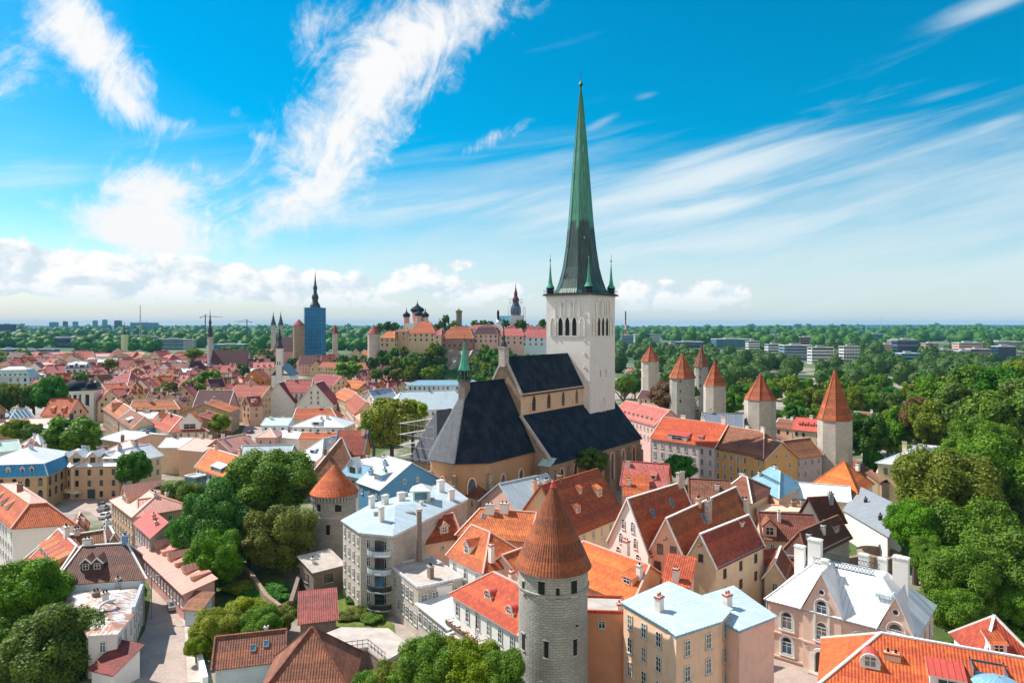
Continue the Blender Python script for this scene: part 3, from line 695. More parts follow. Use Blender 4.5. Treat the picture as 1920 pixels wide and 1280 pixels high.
def tower(name, label, px, ytip, ybase, wpx, Y, zb, n=8, cone='tile_cone', wall='stone', rw=None, ph=0.0, slits=(), corbel=True, group=None, bulge=0.0, fin=True, cat='tower'):
    c = at(px, ybase, Y); ze = c.z; zt = at(px, ytip, Y).z; r = wpx * Y / F / 2; rw = (rw or wpx * .9) * Y / F / 2
    t = thing(name, label, cat, (c.x, c.y, zb), group); TAKEN.append((c.x, c.y, r + 1))
    b = MB(); prof = [(rw * 1.04, -.4), (rw * 1.0, (ze - zb) * .5)]
    if corbel: prof += [(rw * .985, ze - zb - 3.1), (rw * 1.03, ze - zb - 2.85), (rw * 1.045, ze - zb - 2.55), (rw, ze - zb - 2.5)]
    prof += [(rw, ze - zb + .1)]
    b.lathe(prof, n if n > 12 else n, (0, 0, 0), wall, smooth=n > 12, ph=ph, R0=rw); b.build('wall', t)
    rb = MB(); hh = zt - ze
    pr = [(r * .97, ze - zb - .35), (r * 1.02, ze - zb - .3), (r * .80, ze - zb + hh * (.2 - bulge)), (r * .5, ze - zb + hh * .5), (r * .24, ze - zb + hh * .76), (0.14 if fin else 0, ze - zb + hh * .97)]
    rb.lathe(pr, n, (0, 0, 0), cone, smooth=n > 12, ph=ph, R0=r, mf=lambda i: cone)
    if n <= 12:
        for k in range(n):
            a = ph + 6.2832 * k / n; dr = Vector((math.cos(a), math.sin(a), 0))
            for i in range(1, len(pr) - 1): rb.bar(dr * pr[i][0] + Vector((0, 0, pr[i][1] + .05)), dr * pr[i + 1][0] + Vector((0, 0, pr[i + 1][1] + .05)), .22, .14, cone)
    ro = rb.build('roof', t)
    if fin:
        fb = MB(); fb.lathe([(.42, ze - zb + hh * .93), (.2, ze - zb + hh * .985), (.28, ze - zb + hh), (.02, ze - zb + hh * 1.03)], 10, (0, 0, 0), 'red_paint' if cone == 'tile_cone' and wpx > 100 else 'trim_dark'); fb.build('finial', ro)
    for ang, z, sw, sh in slits:
        a = R(ang); d = Vector((math.cos(a), math.sin(a), 0)); e = Vector((-d.y, d.x, 0)); sb = MB(); rr = rw * 1.01 if n > 12 else rw * math.cos(math.pi / n)
        p = d * (rr - .05) + Vector((0, 0, z)); sb.box(p, e * sw / 2, d * .07, sh, 'void')
        sb.box(p - Vector((0, 0, .16)), e * (sw / 2 + .12), d * .16, .16, 'stone_pale'); sb.box(p + Vector((0, 0, sh)), e * (sw / 2 + .14), d * .12, .16, 'stone_pale')
        sb.build('arrow_slit', t)
    r_ = House(); r_.__dict__.update(t=t, roof=ro, ze=ze - zb, zt=zt - zb, r=r, rw=rw); return r_

# ---------------------------------------------------------------- trees
def ico(sub):
    t = (1 + 5 ** .5) / 2
    v = [(-1, t, 0), (1, t, 0), (-1, -t, 0), (1, -t, 0), (0, -1, t), (0, 1, t), (0, -1, -t), (0, 1, -t), (t, 0, -1), (t, 0, 1), (-t, 0, -1), (-t, 0, 1)]
    v = [np.array(p) / np.linalg.norm(p) for p in v]
    f = [(0, 11, 5), (0, 5, 1), (0, 1, 7), (0, 7, 10), (0, 10, 11), (1, 5, 9), (5, 11, 4), (11, 10, 2), (10, 7, 6), (7, 1, 8), (3, 9, 4), (3, 4, 2), (3, 2, 6), (3, 6, 8), (3, 8, 9), (4, 9, 5), (2, 4, 11), (6, 2, 10), (8, 6, 7), (9, 8, 1)]
    for _ in range(sub):
        c = {}; nf = []
        def mid(a, b):
            k = (min(a, b), max(a, b))
            if k not in c: m = v[a] + v[b]; v.append(m / np.linalg.norm(m)); c[k] = len(v) - 1
            return c[k]
        for a, b, d in f: x, y, z = mid(a, b), mid(b, d), mid(d, a); nf += [(a, x, z), (b, y, x), (d, z, y), (x, y, z)]
        f = nf
    return np.array(v), np.array(f)
ICO1, ICO2 = ico(1), ico(2)
def np_mesh(name, V, tris=None, quads=None, mats=(), smooth_n=0):
    me = D.meshes.new(name); nt = 0 if tris is None else len(tris); nq = 0 if quads is None else len(quads)
    me.vertices.add(len(V)); me.vertices.foreach_set('co', V.astype(np.float32).ravel())
    loops = np.concatenate([x.ravel() for x in (tris, quads) if x is not None and len(x)]).astype(np.int32)
    me.loops.add(len(loops)); me.loops.foreach_set('vertex_index', loops)
    st = np.concatenate([np.arange(nt) * 3, nt * 3 + np.arange(nq) * 4]).astype(np.int32)
    me.polygons.add(nt + nq); me.polygons.foreach_set('loop_start', st)
    sm = np.zeros(nt + nq, bool); sm[:smooth_n] = True; me.polygons.foreach_set('use_smooth', sm)
    for m in mats: me.materials.append(MATS[m])
    me.update(calc_edges=True); me.validate(); return me
def crown_mesh(seed, lobes, leaves, leaf, shape='round'):
    """crown of unit radius: leaf-covered boughs spread through an uneven volume"""
    rg = np.random.default_rng(seed); cen = []; rad = []
    if shape == 'cone':
        for i in range(lobes):
            z = (i + .5) / lobes; rr = .62 * (1 - z) ** .9 + .05; a = rg.uniform(0, 6.28); cen.append([rr * .72 * math.cos(a), rr * .72 * math.sin(a), z * 2.6 - 1.3]); rad.append(.12 + .26 * (1 - z))
    else:
        for i in range(lobes):
            d = rg.normal(size=3); d /= np.linalg.norm(d); d[2] = d[2] * .9 + .12
            rr = rg.uniform(.5, .9) if i > lobes // 5 else rg.uniform(0, .45)
            if shape == 'bush': d[2] = abs(d[2]) * .7
            cen.append(d * rr * np.array([1, 1, .95])); rad.append(rg.uniform(.13, .30))
    cen = np.array(cen); rad = np.array(rad); Vs = []; Ts = []; nb = 0; iv, it = (ICO2 if leaves > 4000 else ICO1)
    for c, r in zip(cen, rad):
        v = iv * (r * .76) * (1 + .28 * (rg.random((len(iv), 1)) - .5)); Vs.append(v + c); Ts.append(it + nb); nb += len(iv)
    w = rad ** 2; w /= w.sum(); idx = rg.choice(len(rad), size=int(leaves * 1.7), p=w)
    d = rg.normal(size=(len(idx), 3)); d /= np.linalg.norm(d, axis=1)[:, None]
    p = cen[idx] + d * rad[idx][:, None] * rg.uniform(.78, 1.22, (len(idx), 1))
    dist = np.linalg.norm(p[:, None, :] - cen[None], axis=2) / rad[None]
    keep = (dist < .70).sum(1) == 0; p, d = p[keep][:leaves], d[keep][:leaves]
    nrm = d + rg.normal(size=d.shape) * .55 + np.array([0, 0, .35]); nrm /= np.linalg.norm(nrm, axis=1)[:, None]
    a = np.cross(nrm, rg.normal(size=d.shape)); a /= np.linalg.norm(a, axis=1)[:, None]; b = np.cross(nrm, a)
    s = leaf * rg.uniform(.6, 1.35, (len(p), 1)); q = np.stack([p - a * s, p - b * s * .62, p + a * s, p + b * s * .62], 1).reshape(-1, 3)
    Q = (np.arange(len(p) * 4) + nb).reshape(-1, 4); V = np.concatenate(Vs + [q]); T = np.concatenate(Ts)
    return np_mesh('crown', V, T, Q, ('leaf_green',), smooth_n=len(T))
def trunk_mesh(seed):
    rg = random.Random(seed); b = MB(); b.tube((0, 0, -.15), (0.02, 0, .45), .06, .042, 8, 'bark'); b.tube((.02, 0, .45), (0, .02, .85), .042, .025, 7, 'bark')
    for i in range(6):
        a = i * 1.05 + rg.uniform(-.3, .3); z = rg.uniform(.4, .7); l = rg.uniform(.25, .4); b.tube((.015, 0, z), (l * math.cos(a), l * math.sin(a), z + l * .8), .024, .008, 6, 'bark')
    return b.mesh('trunk')
CROWNS = {}
def crowns(kind):
    if kind not in CROWNS:
        L = {'near': (110, 42000, .033, 'round', 4), 'mid': (80, 13000, .056, 'round', 4), 'far': (36, 1800, .13, 'round', 3), 'bush': (60, 14000, .055, 'bush', 3), 'cone': (26, 5000, .08, 'cone', 1)}[kind]
        CROWNS[kind] = [crown_mesh(100 + 17 * i + len(kind), L[0], L[1], L[2], L[3]) for i in range(L[4])]
    return CROWNS[kind]
TRUNKS = [trunk_mesh(1), trunk_mesh(2)]
LEAF = {'g': 'leaf_green', 'd': 'leaf_dark', 'y': 'leaf_yellow', 'o': 'leaf_olive', 'b': 'leaf_brown', 'e': 'leaf_emerald'}
LEAFW = {'g': 'mid green', 'd': 'dark green', 'y': 'yellow green', 'o': 'olive green', 'b': 'reddish brown', 'e': 'fresh emerald green'}
def tree(px, py, rpx, asp=1.0, col='g', Y=None, label=None, kind=None, zg=0.0, word=None, group='leafy trees of the old town and the park'):
    if Y is None: Y = (CAMZ - zg - 2.2) * F / ((py - HZ) + rpx * asp)
    c = at(px, py, Y); r = rpx * Y / F; c.z = max(r * asp * .25, .3) if kind == 'bush' else c.z; kind = kind or ('near' if Y < 190 else 'mid' if Y < 420 else 'far')
    t = thing('leafy_tree' if kind not in ('bush', 'cone') else ('shrub' if kind == 'bush' else 'conifer'), label, 'tree' if kind != 'bush' else 'shrub', (c.x, c.y, zg), group if label is None else None)
    o = put('crown', rnd.choice(crowns(kind)), t, (0, 0, c.z - zg), rnd.uniform(0, 6.28)); o.scale = (r, r, r * asp)
    o.material_slots[0].link = 'OBJECT'; o.material_slots[0].material = MATS[LEAF[col]]
    k = put('trunk', rnd.choice(TRUNKS), t, (0, 0, 0), rnd.uniform(0, 6.28)); hh = max(c.z - zg + r * asp * .5, 2.0); k.scale = (hh * .8, hh * .8, hh)
    if label is None: later(t, f"{word or (LEAFW[col] + (' rounded' if asp <= 1.05 else ' upright') + (' tree' if kind != 'bush' else ' shrub'))}", px, py - rpx * asp * .5)
    TAKEN.append((c.x, c.y, r * .7)); return t
# ---------------------------------------------------------------- ground, streets, hills, horizon
def ground():
    b = MB(); r = 16000
    b.face([(-r, -600, 0), (r, -600, 0), (r, r, 0), (-r, r, 0)], 'ground'); tag(b.build('ground'), None, None, None, 'structure')
    def strip(name, left, right, z, m):
        b = MB()
        for i in range(len(left) - 1): b.face([P(*left[i], 0), P(*right[i], 0), P(*right[i + 1], 0), P(*left[i + 1], 0)], m)
        o = b.build(name); o.location.z = z; return tag(o, None, None, None, 'structure')
    strip('street', [(170, 1330), (214, 1280), (272, 1180), (285, 1110), (262, 1050), (225, 1005), (170, 960), (110, 940), (90, 928)], [(370, 1330), (352, 1280), (347, 1180), (335, 1125), (300, 1070), (262, 1015), (225, 965), (232, 940), (236, 915)], .004, 'paving')
    strip('pavement', [(352, 1280), (346, 1180), (334, 1125)], [(385, 1280), (368, 1180), (350, 1125)], .12, 'concrete')
    strip('street', [(440, 840), (468, 780), (478, 745)], [(490, 840), (496, 780), (492, 745)], .004, 'paving')
    strip('lawn', [(590, 1215), (600, 1150), (600, 1090), (640, 1075)], [(745, 1215), (740, 1170), (690, 1140), (672, 1100)], .008, 'lawn')
    strip('lawn', [(440, 1110), (448, 1060), (470, 1010)], [(540, 1110), (530, 1060), (520, 1010)], .008, 'lawn')
    strip('forecourt', [(1400, 1330), (1425, 1240), (1436, 1228)], [(1700, 1330), (1570, 1268), (1552, 1258)], .01, 'paving')
    # the upper town's hill
    nx, ny = 60, 40; V = []; rg = np.random.default_rng(5); x0, x1, y0, y1 = -330., 130., 560., 980.
    Fc = []
    for j in range(ny + 1):
        for i in range(nx + 1):
            x = x0 + (x1 - x0) * i / nx; y = y0 + (y1 - y0) * j / ny
            d = max(abs(x + 20) / 108, 0); e = abs(y - 790) / 165
            h = max(0, 1 - (d ** 3.2 + e ** 3.2) ** (1 / 3.2)); z = 27 * min(1, h * 4.2) ** .8 + rg.uniform(-.4, .4) * (h > 0) - .6
            V.append((x, y, z))
    for j in range(ny):
        for i in range(nx): a = j * (nx + 1) + i; Fc.append((a, a + 1, a + nx + 2, a + nx + 1))
    me = np_mesh('hill', np.array(V), None, np.array(Fc), ('woods',), 10 ** 6)
    o = D.objects.new('hill', me); COL.objects.link(o); tag(o, None, None, None, 'structure')
    # wooded ridge along the horizon
    for k, (Y, z0, am, m) in enumerate(((7200, 26, 12, 'far_forest'), (9500, 52, 14, 'far_forest'))):
        b = MB(); n = 260; prev = None
        for i in range(n + 1):
            x = -11000 + 22000 * i / n
            z = z0 + am * (math.sin(i * .07 + k) * .5 + math.sin(i * .023 + 2 * k)) + rnd.uniform(-1.2, 1.2) + (4 if x < 0 else -2)
            pt = [Vector((x, Y - 900, -1)), Vector((x, Y - 300, z * .6)), Vector((x, Y, z)), Vector((x, Y + 900, -1))]
            if prev:
                for q in range(3): b.face([prev[q], pt[q], pt[q + 1], prev[q + 1]], m)
            prev = pt
        tag(b.build('hills'), None, None, None, 'structure')
ground()
def far_woods(name, Ys, px0, px1, n, rmin, rmax, seed, skip=()):
    rg = np.random.default_rng(seed); iv, it = ICO1; Vs = []; Ts = []; k = 0; lv = []
    for i in range(n):
        Y = Ys[0] * (Ys[1] / Ys[0]) ** rg.random(); px = rg.uniform(px0, px1); x = (px - 960) * Y / F
        if any(a < px < b and c < Y < d for a, b, c, d in skip): continue
        if math.sin(px * .013 + Y * .004) + math.sin(px * .037 - Y * .0021) + rg.normal() * .5 < -.75: continue
        r = rg.uniform(rmin, rmax) * (1 + Y / 4000); h = r * rg.uniform(.8, 1.25)
        v = iv * np.array([r, r, h]) * (1 + .35 * (rg.random((len(iv), 1)) - .5)) + np.array([x, Y, h * .8 + (2 if Y < 1400 else 0)]); Vs.append(v); Ts.append(it + k); k += len(iv)
        m = 110 if Y < 800 else 40 if Y < 1400 else 10
        d = rg.normal(size=(m, 3)); d /= np.linalg.norm(d, axis=1)[:, None]; d[:, 2] = np.abs(d[:, 2])
        p = d * np.array([r, r, h]) * rg.uniform(.95, 1.12, (m, 1)) + np.array([x, Y, h * .8 + (2 if Y < 1400 else 0)]); nn = d + rg.normal(size=d.shape) * .5; nn /= np.linalg.norm(nn, axis=1)[:, None]
        a = np.cross(nn, rg.normal(size=d.shape)); a /= np.linalg.norm(a, axis=1)[:, None]; bb = np.cross(nn, a); s = r * (.16 if m > 100 else .3)
        lv.append(np.stack([p - a * s, p - bb * s * .7, p + a * s, p + bb * s * .7], 1).reshape(-1, 3))
    q = np.concatenate(lv); V = np.concatenate(Vs + [q]); Q = (np.arange(len(q)) + k).reshape(-1, 4)
    o = D.objects.new(name, np_mesh(name, V, np.concatenate(Ts), Q, ('leaf_dark',), 10 ** 6)); COL.objects.link(o); tag(o, 'distant green woods between the modern blocks', 'woods', None, 'stuff')
def haze():
    b = MB(); b.abox(-15500, 15500, -400, 15500, -6, 140, 'haze'); o = b.build('haze'); tag(o, 'thin blue summer haze over the far city', 'haze', None, 'stuff')
m_ = D.materials.new('haze'); m_.use_nodes = True; m_.node_tree.nodes.clear(); g_ = NT(m_.node_tree)
o_ = g_.new('ShaderNodeOutputMaterial'); v_ = g_.new('ShaderNodeVolumePrincipled'); v_.inputs['Color'].default_value = (.18, .62, 1.0, 1); v_.inputs['Density'].default_value = 4.5e-5
v_.inputs['Anisotropy'].default_value = 0.0; g_.l.new(v_.outputs[0], o_.inputs['Volume']); MATS['haze'] = m_
haze()
# ---------------------------------------------------------------- the great church with the green spire
AX = Vector((-.6, -.8, 0)); NR = Vector((.8, -.6, 0))        # along the nave towards the choir; out of its long side facing the camera
def church():
    T = Vector((22.2, 220, 0)); hw = 8.0; ze = 59.4; up = Vector((0, 0, 1))
    t = thing('church', 'great white church tower with tall green spire over black nave roofs', 'church', T)
    lo = lambda p, z=0: Vector((p.x, p.y, z)) - T
    # tower shaft
    b = MB(); b.box((0, 0, -.4), AX * hw, NR * hw, ze + .4 - .6, 'limewash'); 
    b.box((0, 0, 33), AX * (hw + .06), NR * (hw + .06), .35, 'limewash'); b.box((0, 0, ze - .6), AX * (hw + .15), NR * (hw + .15), .6, 'limewash')
    b.build('tower_wall', t)
    b = MB(); b.box((0, 0, ze), AX * (hw + .9), NR * (hw + .9), .45, 'trim_dark'); b.box((0, 0, ze + .45), AX * (hw + .5), NR * (hw + .5), .25, 'dark_copper'); b.build('tower_cornice', t)
    def arch(par, face, x, z, w, h, mat, name, depth=.12, rim='trim_white', pointed=True):
        o, e = face; e = e.normalized(); p = o * (hw + .02) + e * x; g = MB(); n = 6; r = w / 2
        pts = [p + e * (-r) + up * z, p + e * r + up * z]
        hh = h - w * .95
        def cur(i):    # pointed arch outline
            a = i / n; return (r - r * a ** 1.6, hh + w * .95 * math.sin(a * math.pi / 2))
        rt = [(cur(i)[0], cur(i)[1]) for i in range(n + 1)]
        out = [p - e * r + up * z, p + e * r + up * z] + [p + e * c[0] + up * (z + c[1]) for c in rt] + [p - e * c[0] + up * (z + c[1]) for c in rt[-2::-1]]
        nn = o * .012
        g.face([q + nn for q in out], mat)
        for i in range(1, len(out)):
            g.bar(out[i] + o * depth * .5, out[(i + 1) % len(out)] + o * depth * .5, .26, depth + .1, rim)
        g.box(p + up * (z - .25), e * (r + .25), o * .22, .25, rim)
        return g.build(name, par)
    for o, e, s in ((AX, -NR, 1), (NR, AX, 1)):
        e = Vector((-o.y, o.x, 0)); f = (o, e)
        for x in (-2.55, 0, 2.55): arch(t, f, x + (0.0), 46.8, 1.95, 5.8, 'void', 'belfry_window', .16)
        for x in (-5.35, 5.35): arch(t, f, x, 46.8, 1.9, 5.6, 'limewash', 'blind_arch', .4)
        for x in (-3.4, 0, 3.4): arch(t, f, x, 53.0, 2.1, 5.0, 'limewash', 'blind_arch', .38)
        for x in (-1.7, 1.7) if o is AX else (-1.7,): arch(t, f, x, 55.6, .5, 1.5, 'void', 'slit_window', .05)
        if o is NR:
            for x in (-1.6, 1.9): arch(t, f, x, 33.8, .8, 2.6, 'void', 'slit_window', .1)
            arch(t, f, .2, 20.5, 2.2, 7.0, 'limewash', 'blind_arch', .15)
        else:
            for k in range(8): arch(t, f, 6.2, 25 + k * 4.1, .3, .5, 'void', 'slit_window', .04)
    # spire: eight-sided, flaring at the foot
    b = MB(); ph = math.atan2(AX.y, AX.x) + math.pi / 8
    pr = [(9.3, ze + .7), (8.0, ze + 2.2), (6.9, ze + 5.2), (5.9, ze + 9), (4.9, ze + 15.5), (4.0, ze + 24), (3.35, ze + 32), (2.6, ze + 41.5), (1.75, ze + 51.5), (.85, ze + 61.5), (.2, ze + 67)]
    b.lathe(pr, 8, (0, 0, 0), 'spire_copper', smooth=False, ph=ph, R0=5.5)
    for k in range(8):
        a = ph + k * math.pi / 4; d = Vector((math.cos(a), math.sin(a), 0))
        for i in range(len(pr) - 1): b.bar(d * pr[i][0] + up * pr[i][1], d * pr[i + 1][0] + up * pr[i + 1][1], .16, .16, 'spire_copper')
    sp = b.build('spire', t)
    b = MB(); b.lathe([(.18, ze + 66.5), (.3, ze + 67.4), (.75, ze + 68.1), (.3, ze + 68.9), (.1, ze + 69.5)], 12, (0, 0, 0), 'dark_copper'); b.bar((0, 0, ze + 69), (0, 0, ze + 72.2), .14, .14, 'iron'); b.bar(AX * -.8 + up * (ze + 71), AX * .8 + up * (ze + 71), .12, .12, 'iron'); b.build('finial', sp)
    for k, z in ((1, 38), (3, 34), (7, 36), (5, 40)):
        a = ph + (k - .5) * math.pi / 4; d = Vector((math.cos(a), math.sin(a), 0)); z_ = ze + z - 20
        rr = np.interp(z_ - ze, [p[1] - ze for p in pr], [p[0] for p in pr]) * .925
        g = MB(); e = Vector((-d.y, d.x, 0)); g.box(d * rr + up * z_, e * .28, d * .35, .7, 'metal_grey'); g.build('hatch', sp)
    for sx in (-1, 1):
        for sy in (-1, 1):
            c = AX * sx * (hw - .9) + NR * sy * (hw - .9); g = MB()
            g.lathe([(1.15, ze + .7), (1.15, ze + 2.2), (1.35, ze + 2.3), (1.3, ze + 2.6)], 8, c, 'slate', smooth=False)
            g.lathe([(1.4, ze + 2.6), (.75, ze + 3.8), (.42, ze + 6), (.2, ze + 9), (.05, ze + 11.2)], 8, c, 'copper', smooth=False); tu = g.build('corner_turret', t)
            g = MB(); g.lathe([(.05, ze + 10.8), (.28, ze + 11.4), (.05, ze + 12)], 8, c, 'copper'); g.bar(c + up * (ze + 11.8), c + up * (ze + 13.4), .1, .1, 'iron'); g.build('finial', tu)
    g = MB()
    for i in range(4):
        d0 = [AX, NR, -AX, -NR][i]; d1 = Vector((-d0.y, d0.x, 0)); h2 = hw + .6
        for z in (1.35, 1.8): g.bar(d0 * h2 - d1 * h2 + up * (ze + z), d0 * h2 + d1 * h2 + up * (ze + z), .07, .07, 'iron')
        for k in range(12): p = d0 * h2 + d1 * h2 * (k / 6 - 1); g.bar(p + up * (ze + .6), p + up * (ze + 1.85), .07, .07, 'iron')
    g.build('railing', t)
    # nave: a = metres along AX from the tower face, n = metres along NR from the axis
    O = T + AX * hw
    Q = lambda a, n, z: O + AX * a + NR * n - T + up * z
    L = 32.5; wn = 5.6; zr = 41.2; zn = 31.6; za = 25.5; zo = 14.2; wo = 15.6; BK = -19.0
    b = MB()
    for s in (1, -1):
        q = [Q(0, s * wn, 0), Q(L, s * wn, 0), Q(L, s * wn, zn), Q(0, s * wn, zn)]; b.face(q if s < 0 else q[::-1], 'sand')
    b.face([Q(L, -wn, 0), Q(L, wn, 0), Q(L, wn, zn), Q(L, .0, zr), Q(L, -wn, zn)], 'stone_warm')
    b.bar(Q(0, wn + .15, zn - .3), Q(L, wn + .15, zn - .3), .4, .5, 'sand')
    b.bar(Q(L + .1, wn + .4, zn - .3), Q(L + .1, 0, zr + .35), .7, .5, 'stone_pale'); b.bar(Q(L + .1, -wn - .4, zn - .3), Q(L + .1, 0, zr + .35), .7, .5, 'stone_pale')
    b.build('nave_wall', t)
    r = MB(); ov = .5; tn = (zr - zn) / wn
    r.shell([[Q(L - .3, wn + ov, zn - ov * tn + .2), Q(0, wn + ov, zn - ov * tn + .2), Q(0, 0, zr + .2), Q(L - .3, 0, zr + .2)], [Q(0, -wn - ov, zn - ov * tn + .2), Q(L - .3, -wn - ov, zn - ov * tn + .2), Q(L - .3, 0, zr + .2), Q(0, 0, zr + .2)]], .15, 'slate', 'trim_dark')
    r.build('nave_roof', t)
    def lancet(par, a, n, z, w, h, name='lancet_window', o=NR, at_=None):
        g = MB(); o = Vector(o); e = Vector((-o.y, o.x, 0)); p = at_ if at_ is not None else Q(a, n, 0) + o * .03; N = 5; rr = w / 2
        cur = [(rr * (1 - (i / N) ** 1.7), h - w + w * math.sin(i / N * 1.5708)) for i in range(N + 1)]
        pts = [p - e * rr + up * z, p + e * rr + up * z] + [p + e * c[0] + up * (z + c[1]) for c in cur] + [p - e * c[0] + up * (z + c[1]) for c in cur[-2::-1]]
        g.face(pts, 'glass')
        for i in range(1, len(pts)): g.bar(pts[i] + o * .12, pts[(i + 1) % len(pts)] + o * .12, .32, .3, 'salmon')
        g.bar(p + o * .05 + up * z, p + o * .05 + up * (z + h - .5), .12, .08, 'frame_dark')
        for k in (.3, .55): g.bar(p - e * rr + o * .05 + up * (z + h * k), p + e * rr + o * .05 + up * (z + h * k), .08, .07, 'frame_dark')
        return g.build(name, par)
    for a in (4.0, 11.6, 19.2, 26.6): lancet(t, a, wn, 26.4, 2.3, 4.5)
    # aisles, one running past the tower
    b = MB()
    for s in (1, -1):
        bk = BK if s > 0 else 0
        ps = [Q(L, s * wn, 0), Q(L, s * wo, 0), Q(L, s * wo, zo), Q(L, s * wn, za)]; b.face(ps if s > 0 else ps[::-1], 'stone_warm')
        ps = [Q(bk, s * wo, 0), Q(bk, s * wn, 0), Q(bk, s * wn, za), Q(bk, s * wo, zo)]; b.face(ps if s > 0 else ps[::-1], 'sand')
        ps = [Q(L, s * wo, 0), Q(bk, s * wo, 0), Q(bk, s * wo, zo), Q(L, s * wo, zo)]; b.face(ps if s > 0 else ps[::-1], 'stone_warm')
        b.bar(Q(L + .15, s * (wo + .5), zo - .1), Q(L + .15, s * wn, za + .25), .8, .6, 'stone_pale')
    b.face([Q(BK, wn, 0), Q(0, wn, 0), Q(0, wn, za), Q(BK, wn, za)], 'limewash')
    b.build('aisle_wall', t)
    r = MB(); tn = (za - zo) / (wo - wn)
    for s in (1, -1):
        bk = BK - .4 if s > 0 else 0
        ps = [Q(L - .3, s * (wo + .6), zo - .6 * tn + .2), Q(bk, s * (wo + .6), zo - .6 * tn + .2), Q(bk, s * (wn + .02), za + .2), Q(L - .3, s * (wn + .02), za + .2)]
        r.shell([ps if s > 0 else ps[::-1]], .15, 'slate', 'trim_dark')
    r.shell([[Q(BK - .4, wn - .2, za + .22), Q(-2 * hw - .2, wn - .2, za + .22), Q(-2 * hw - .2, wn - 2, za - 3), Q(BK - .4, wn - 2, za - 3)]], .15, 'slate', 'trim_dark')
    r.build('aisle_roof', t)
    for a in (-14, -7, 0, 7, 14, 21, 28): lancet(t, a, wo, 4, 2.2, 8.2)
    for a in (-17.5, -10.5, -3.5, 3.5, 10.5, 17.5, 24.5, 31.6):
        g = MB(); g.box(Q(a, wo + .7, 0), AX * .55, NR * .8, 10.5, 'stone_warm'); g.box(Q(a, wo + .45, 10.5), AX * .5, NR * .5, 1.6, 'stone_warm'); g.build('buttress', t)
    # choir with half-octagonal end
    Lc = 19.0; dc = 9.7; zc = 17.3; zk = 35.2
    C = [Q(L, dc, 0), Q(L + Lc, dc, 0)]
    tg = math.tan(math.pi / 8)
    out = [(L, dc), (L + Lc - 4, dc), (L + Lc - 4 + dc * tg, dc), (L + Lc - 4 + dc, dc * tg), (L + Lc - 4 + dc, -dc * tg), (L + Lc - 4 + dc * tg, -dc), (L, -dc)]
    out = [out[0]] + out[2:]
    b = MB()
    for i in range(len(out) - 1):
        (a0, n0), (a1, n1) = out[i], out[i + 1]; b.face([Q(a1, n1, 0), Q(a0, n0, 0), Q(a0, n0, zc), Q(a1, n1, zc)], 'tan')
        b.bar(Q(a0, n0, zc - .3), Q(a1, n1, zc - .3), .5, .6, 'sand')
    b.build('choir_wall', t)
    k = (dc + .7) / dc; r = MB(); A0, A1 = Q(L + .2, 0, zk), Q(L + Lc - 3.2, 0, zk); ze_ = zc - .9
    oo = [Q(a if i == 0 else L + Lc - 4 + (a - L - Lc + 4) * k, n * k, ze_ + .2) for i, (a, n) in enumerate(out)]; oo[-1] = Q(L, -dc * k, ze_ + .2)
    polys = []; mm = ['slate', 'slate', 'slate_grey', 'slate_grey', 'slate_grey']  # light put into the colour: sunward facets paler slate, shaded ones dark
    for i in range(5):
        ps = [oo[i + 1], oo[i], A0, A1] if i == 0 else ([oo[i + 1], oo[i], A1, A0] if i == 4 else [oo[i + 1], oo[i], A1])
        if i == 4: ps = [oo[5], oo[4], A1, A0]
        r.shell([ps], .15, mm[i], 'trim_dark')
    r.bar(A1 + up * .1, oo[2] + up * .1, .3, .2, 'slate_grey'); r.bar(A0 + up * .1, A1 + up * .1, .35, .25, 'slate')
    r.build('choir_roof', t)
    for i in (0, 1, 2):
        (a0, n0), (a1, n1) = out[i], out[i + 1]; p0, p1 = Q(a0, n0, 0), Q(a1, n1, 0); d = (p0 - p1).normalized(); o = Vector((d.y, -d.x, 0))
        ln = (p0 - p1).length
        for f in ((.3, .7) if ln > 10 else (.5,)): lancet(t, 0, 0, 3.5, 2.2, 9.5, o=o, at_=p1 + (p0 - p1) * f + o * .03)
        g = MB(); od = (p1 - Q(L + Lc - 4, 0, 0)).normalized(); e_ = Vector((-od.y, od.x, 0)); g.box(p1 + od * .8, od * 1.0, e_ * .5, 11.5, 'stone_warm'); g.box(p1 + od * .5, od * .7, e_ * .45, 13.8, 'stone_warm'); g.build('buttress', t)
    # chapel beyond the choir, its roof under repair
    b = MB(); a0, a1, n0, n1 = L + 2, L + 15, -11, -21
    b.prism([Q(a0, n0, 0), Q(a1, n0, 0), Q(a1, n1, 0), Q(a0, n1, 0)], 0, 13, 'tan'); b.build('chapel_wall', t)
    e = [Q(a0 - .5, n0 + .5, 13), Q(a1 + .5, n0 + .5, 13), Q(a1 + .5, n1 - .5, 13), Q(a0 - .5, n1 - .5, 13)]; r0, r1 = Q(a0 + 2, (n0 + n1) / 2, 26.5), Q(a1 - 5, (n0 + n1) / 2, 26.5)
    r = MB(); r.shell([[e[1], e[0], r0, r1], [e[3], e[2], r1, r0], [e[2], e[1], r1], [e[0], e[3], r0]], .15, 'slate_grey', 'trim_dark'); r.build('chapel_roof', t)
    # turrets on the gables
    g = MB(); p = Q(L + .3, 0, 0); g.box(p + up * (zr - 2.5), AX * 1.0, NR * 1.0, 5.2, 'stone_pale'); g.box(p + up * (zr + 2.7), AX * 1.15, NR * 1.15, .3, 'stone_pale')
    g.lathe([(1.0, zr + 3.0), (.75, zr + 4.0), (.35, zr + 4.8), (.5, zr + 5.6), (.2, zr + 6.4), (.06, zr + 11)], 8, p, 'iron', smooth=False); g.build('gable_pinnacle', t)
    g = MB(); p = Q(L + Lc - 2.2, 0, 0)
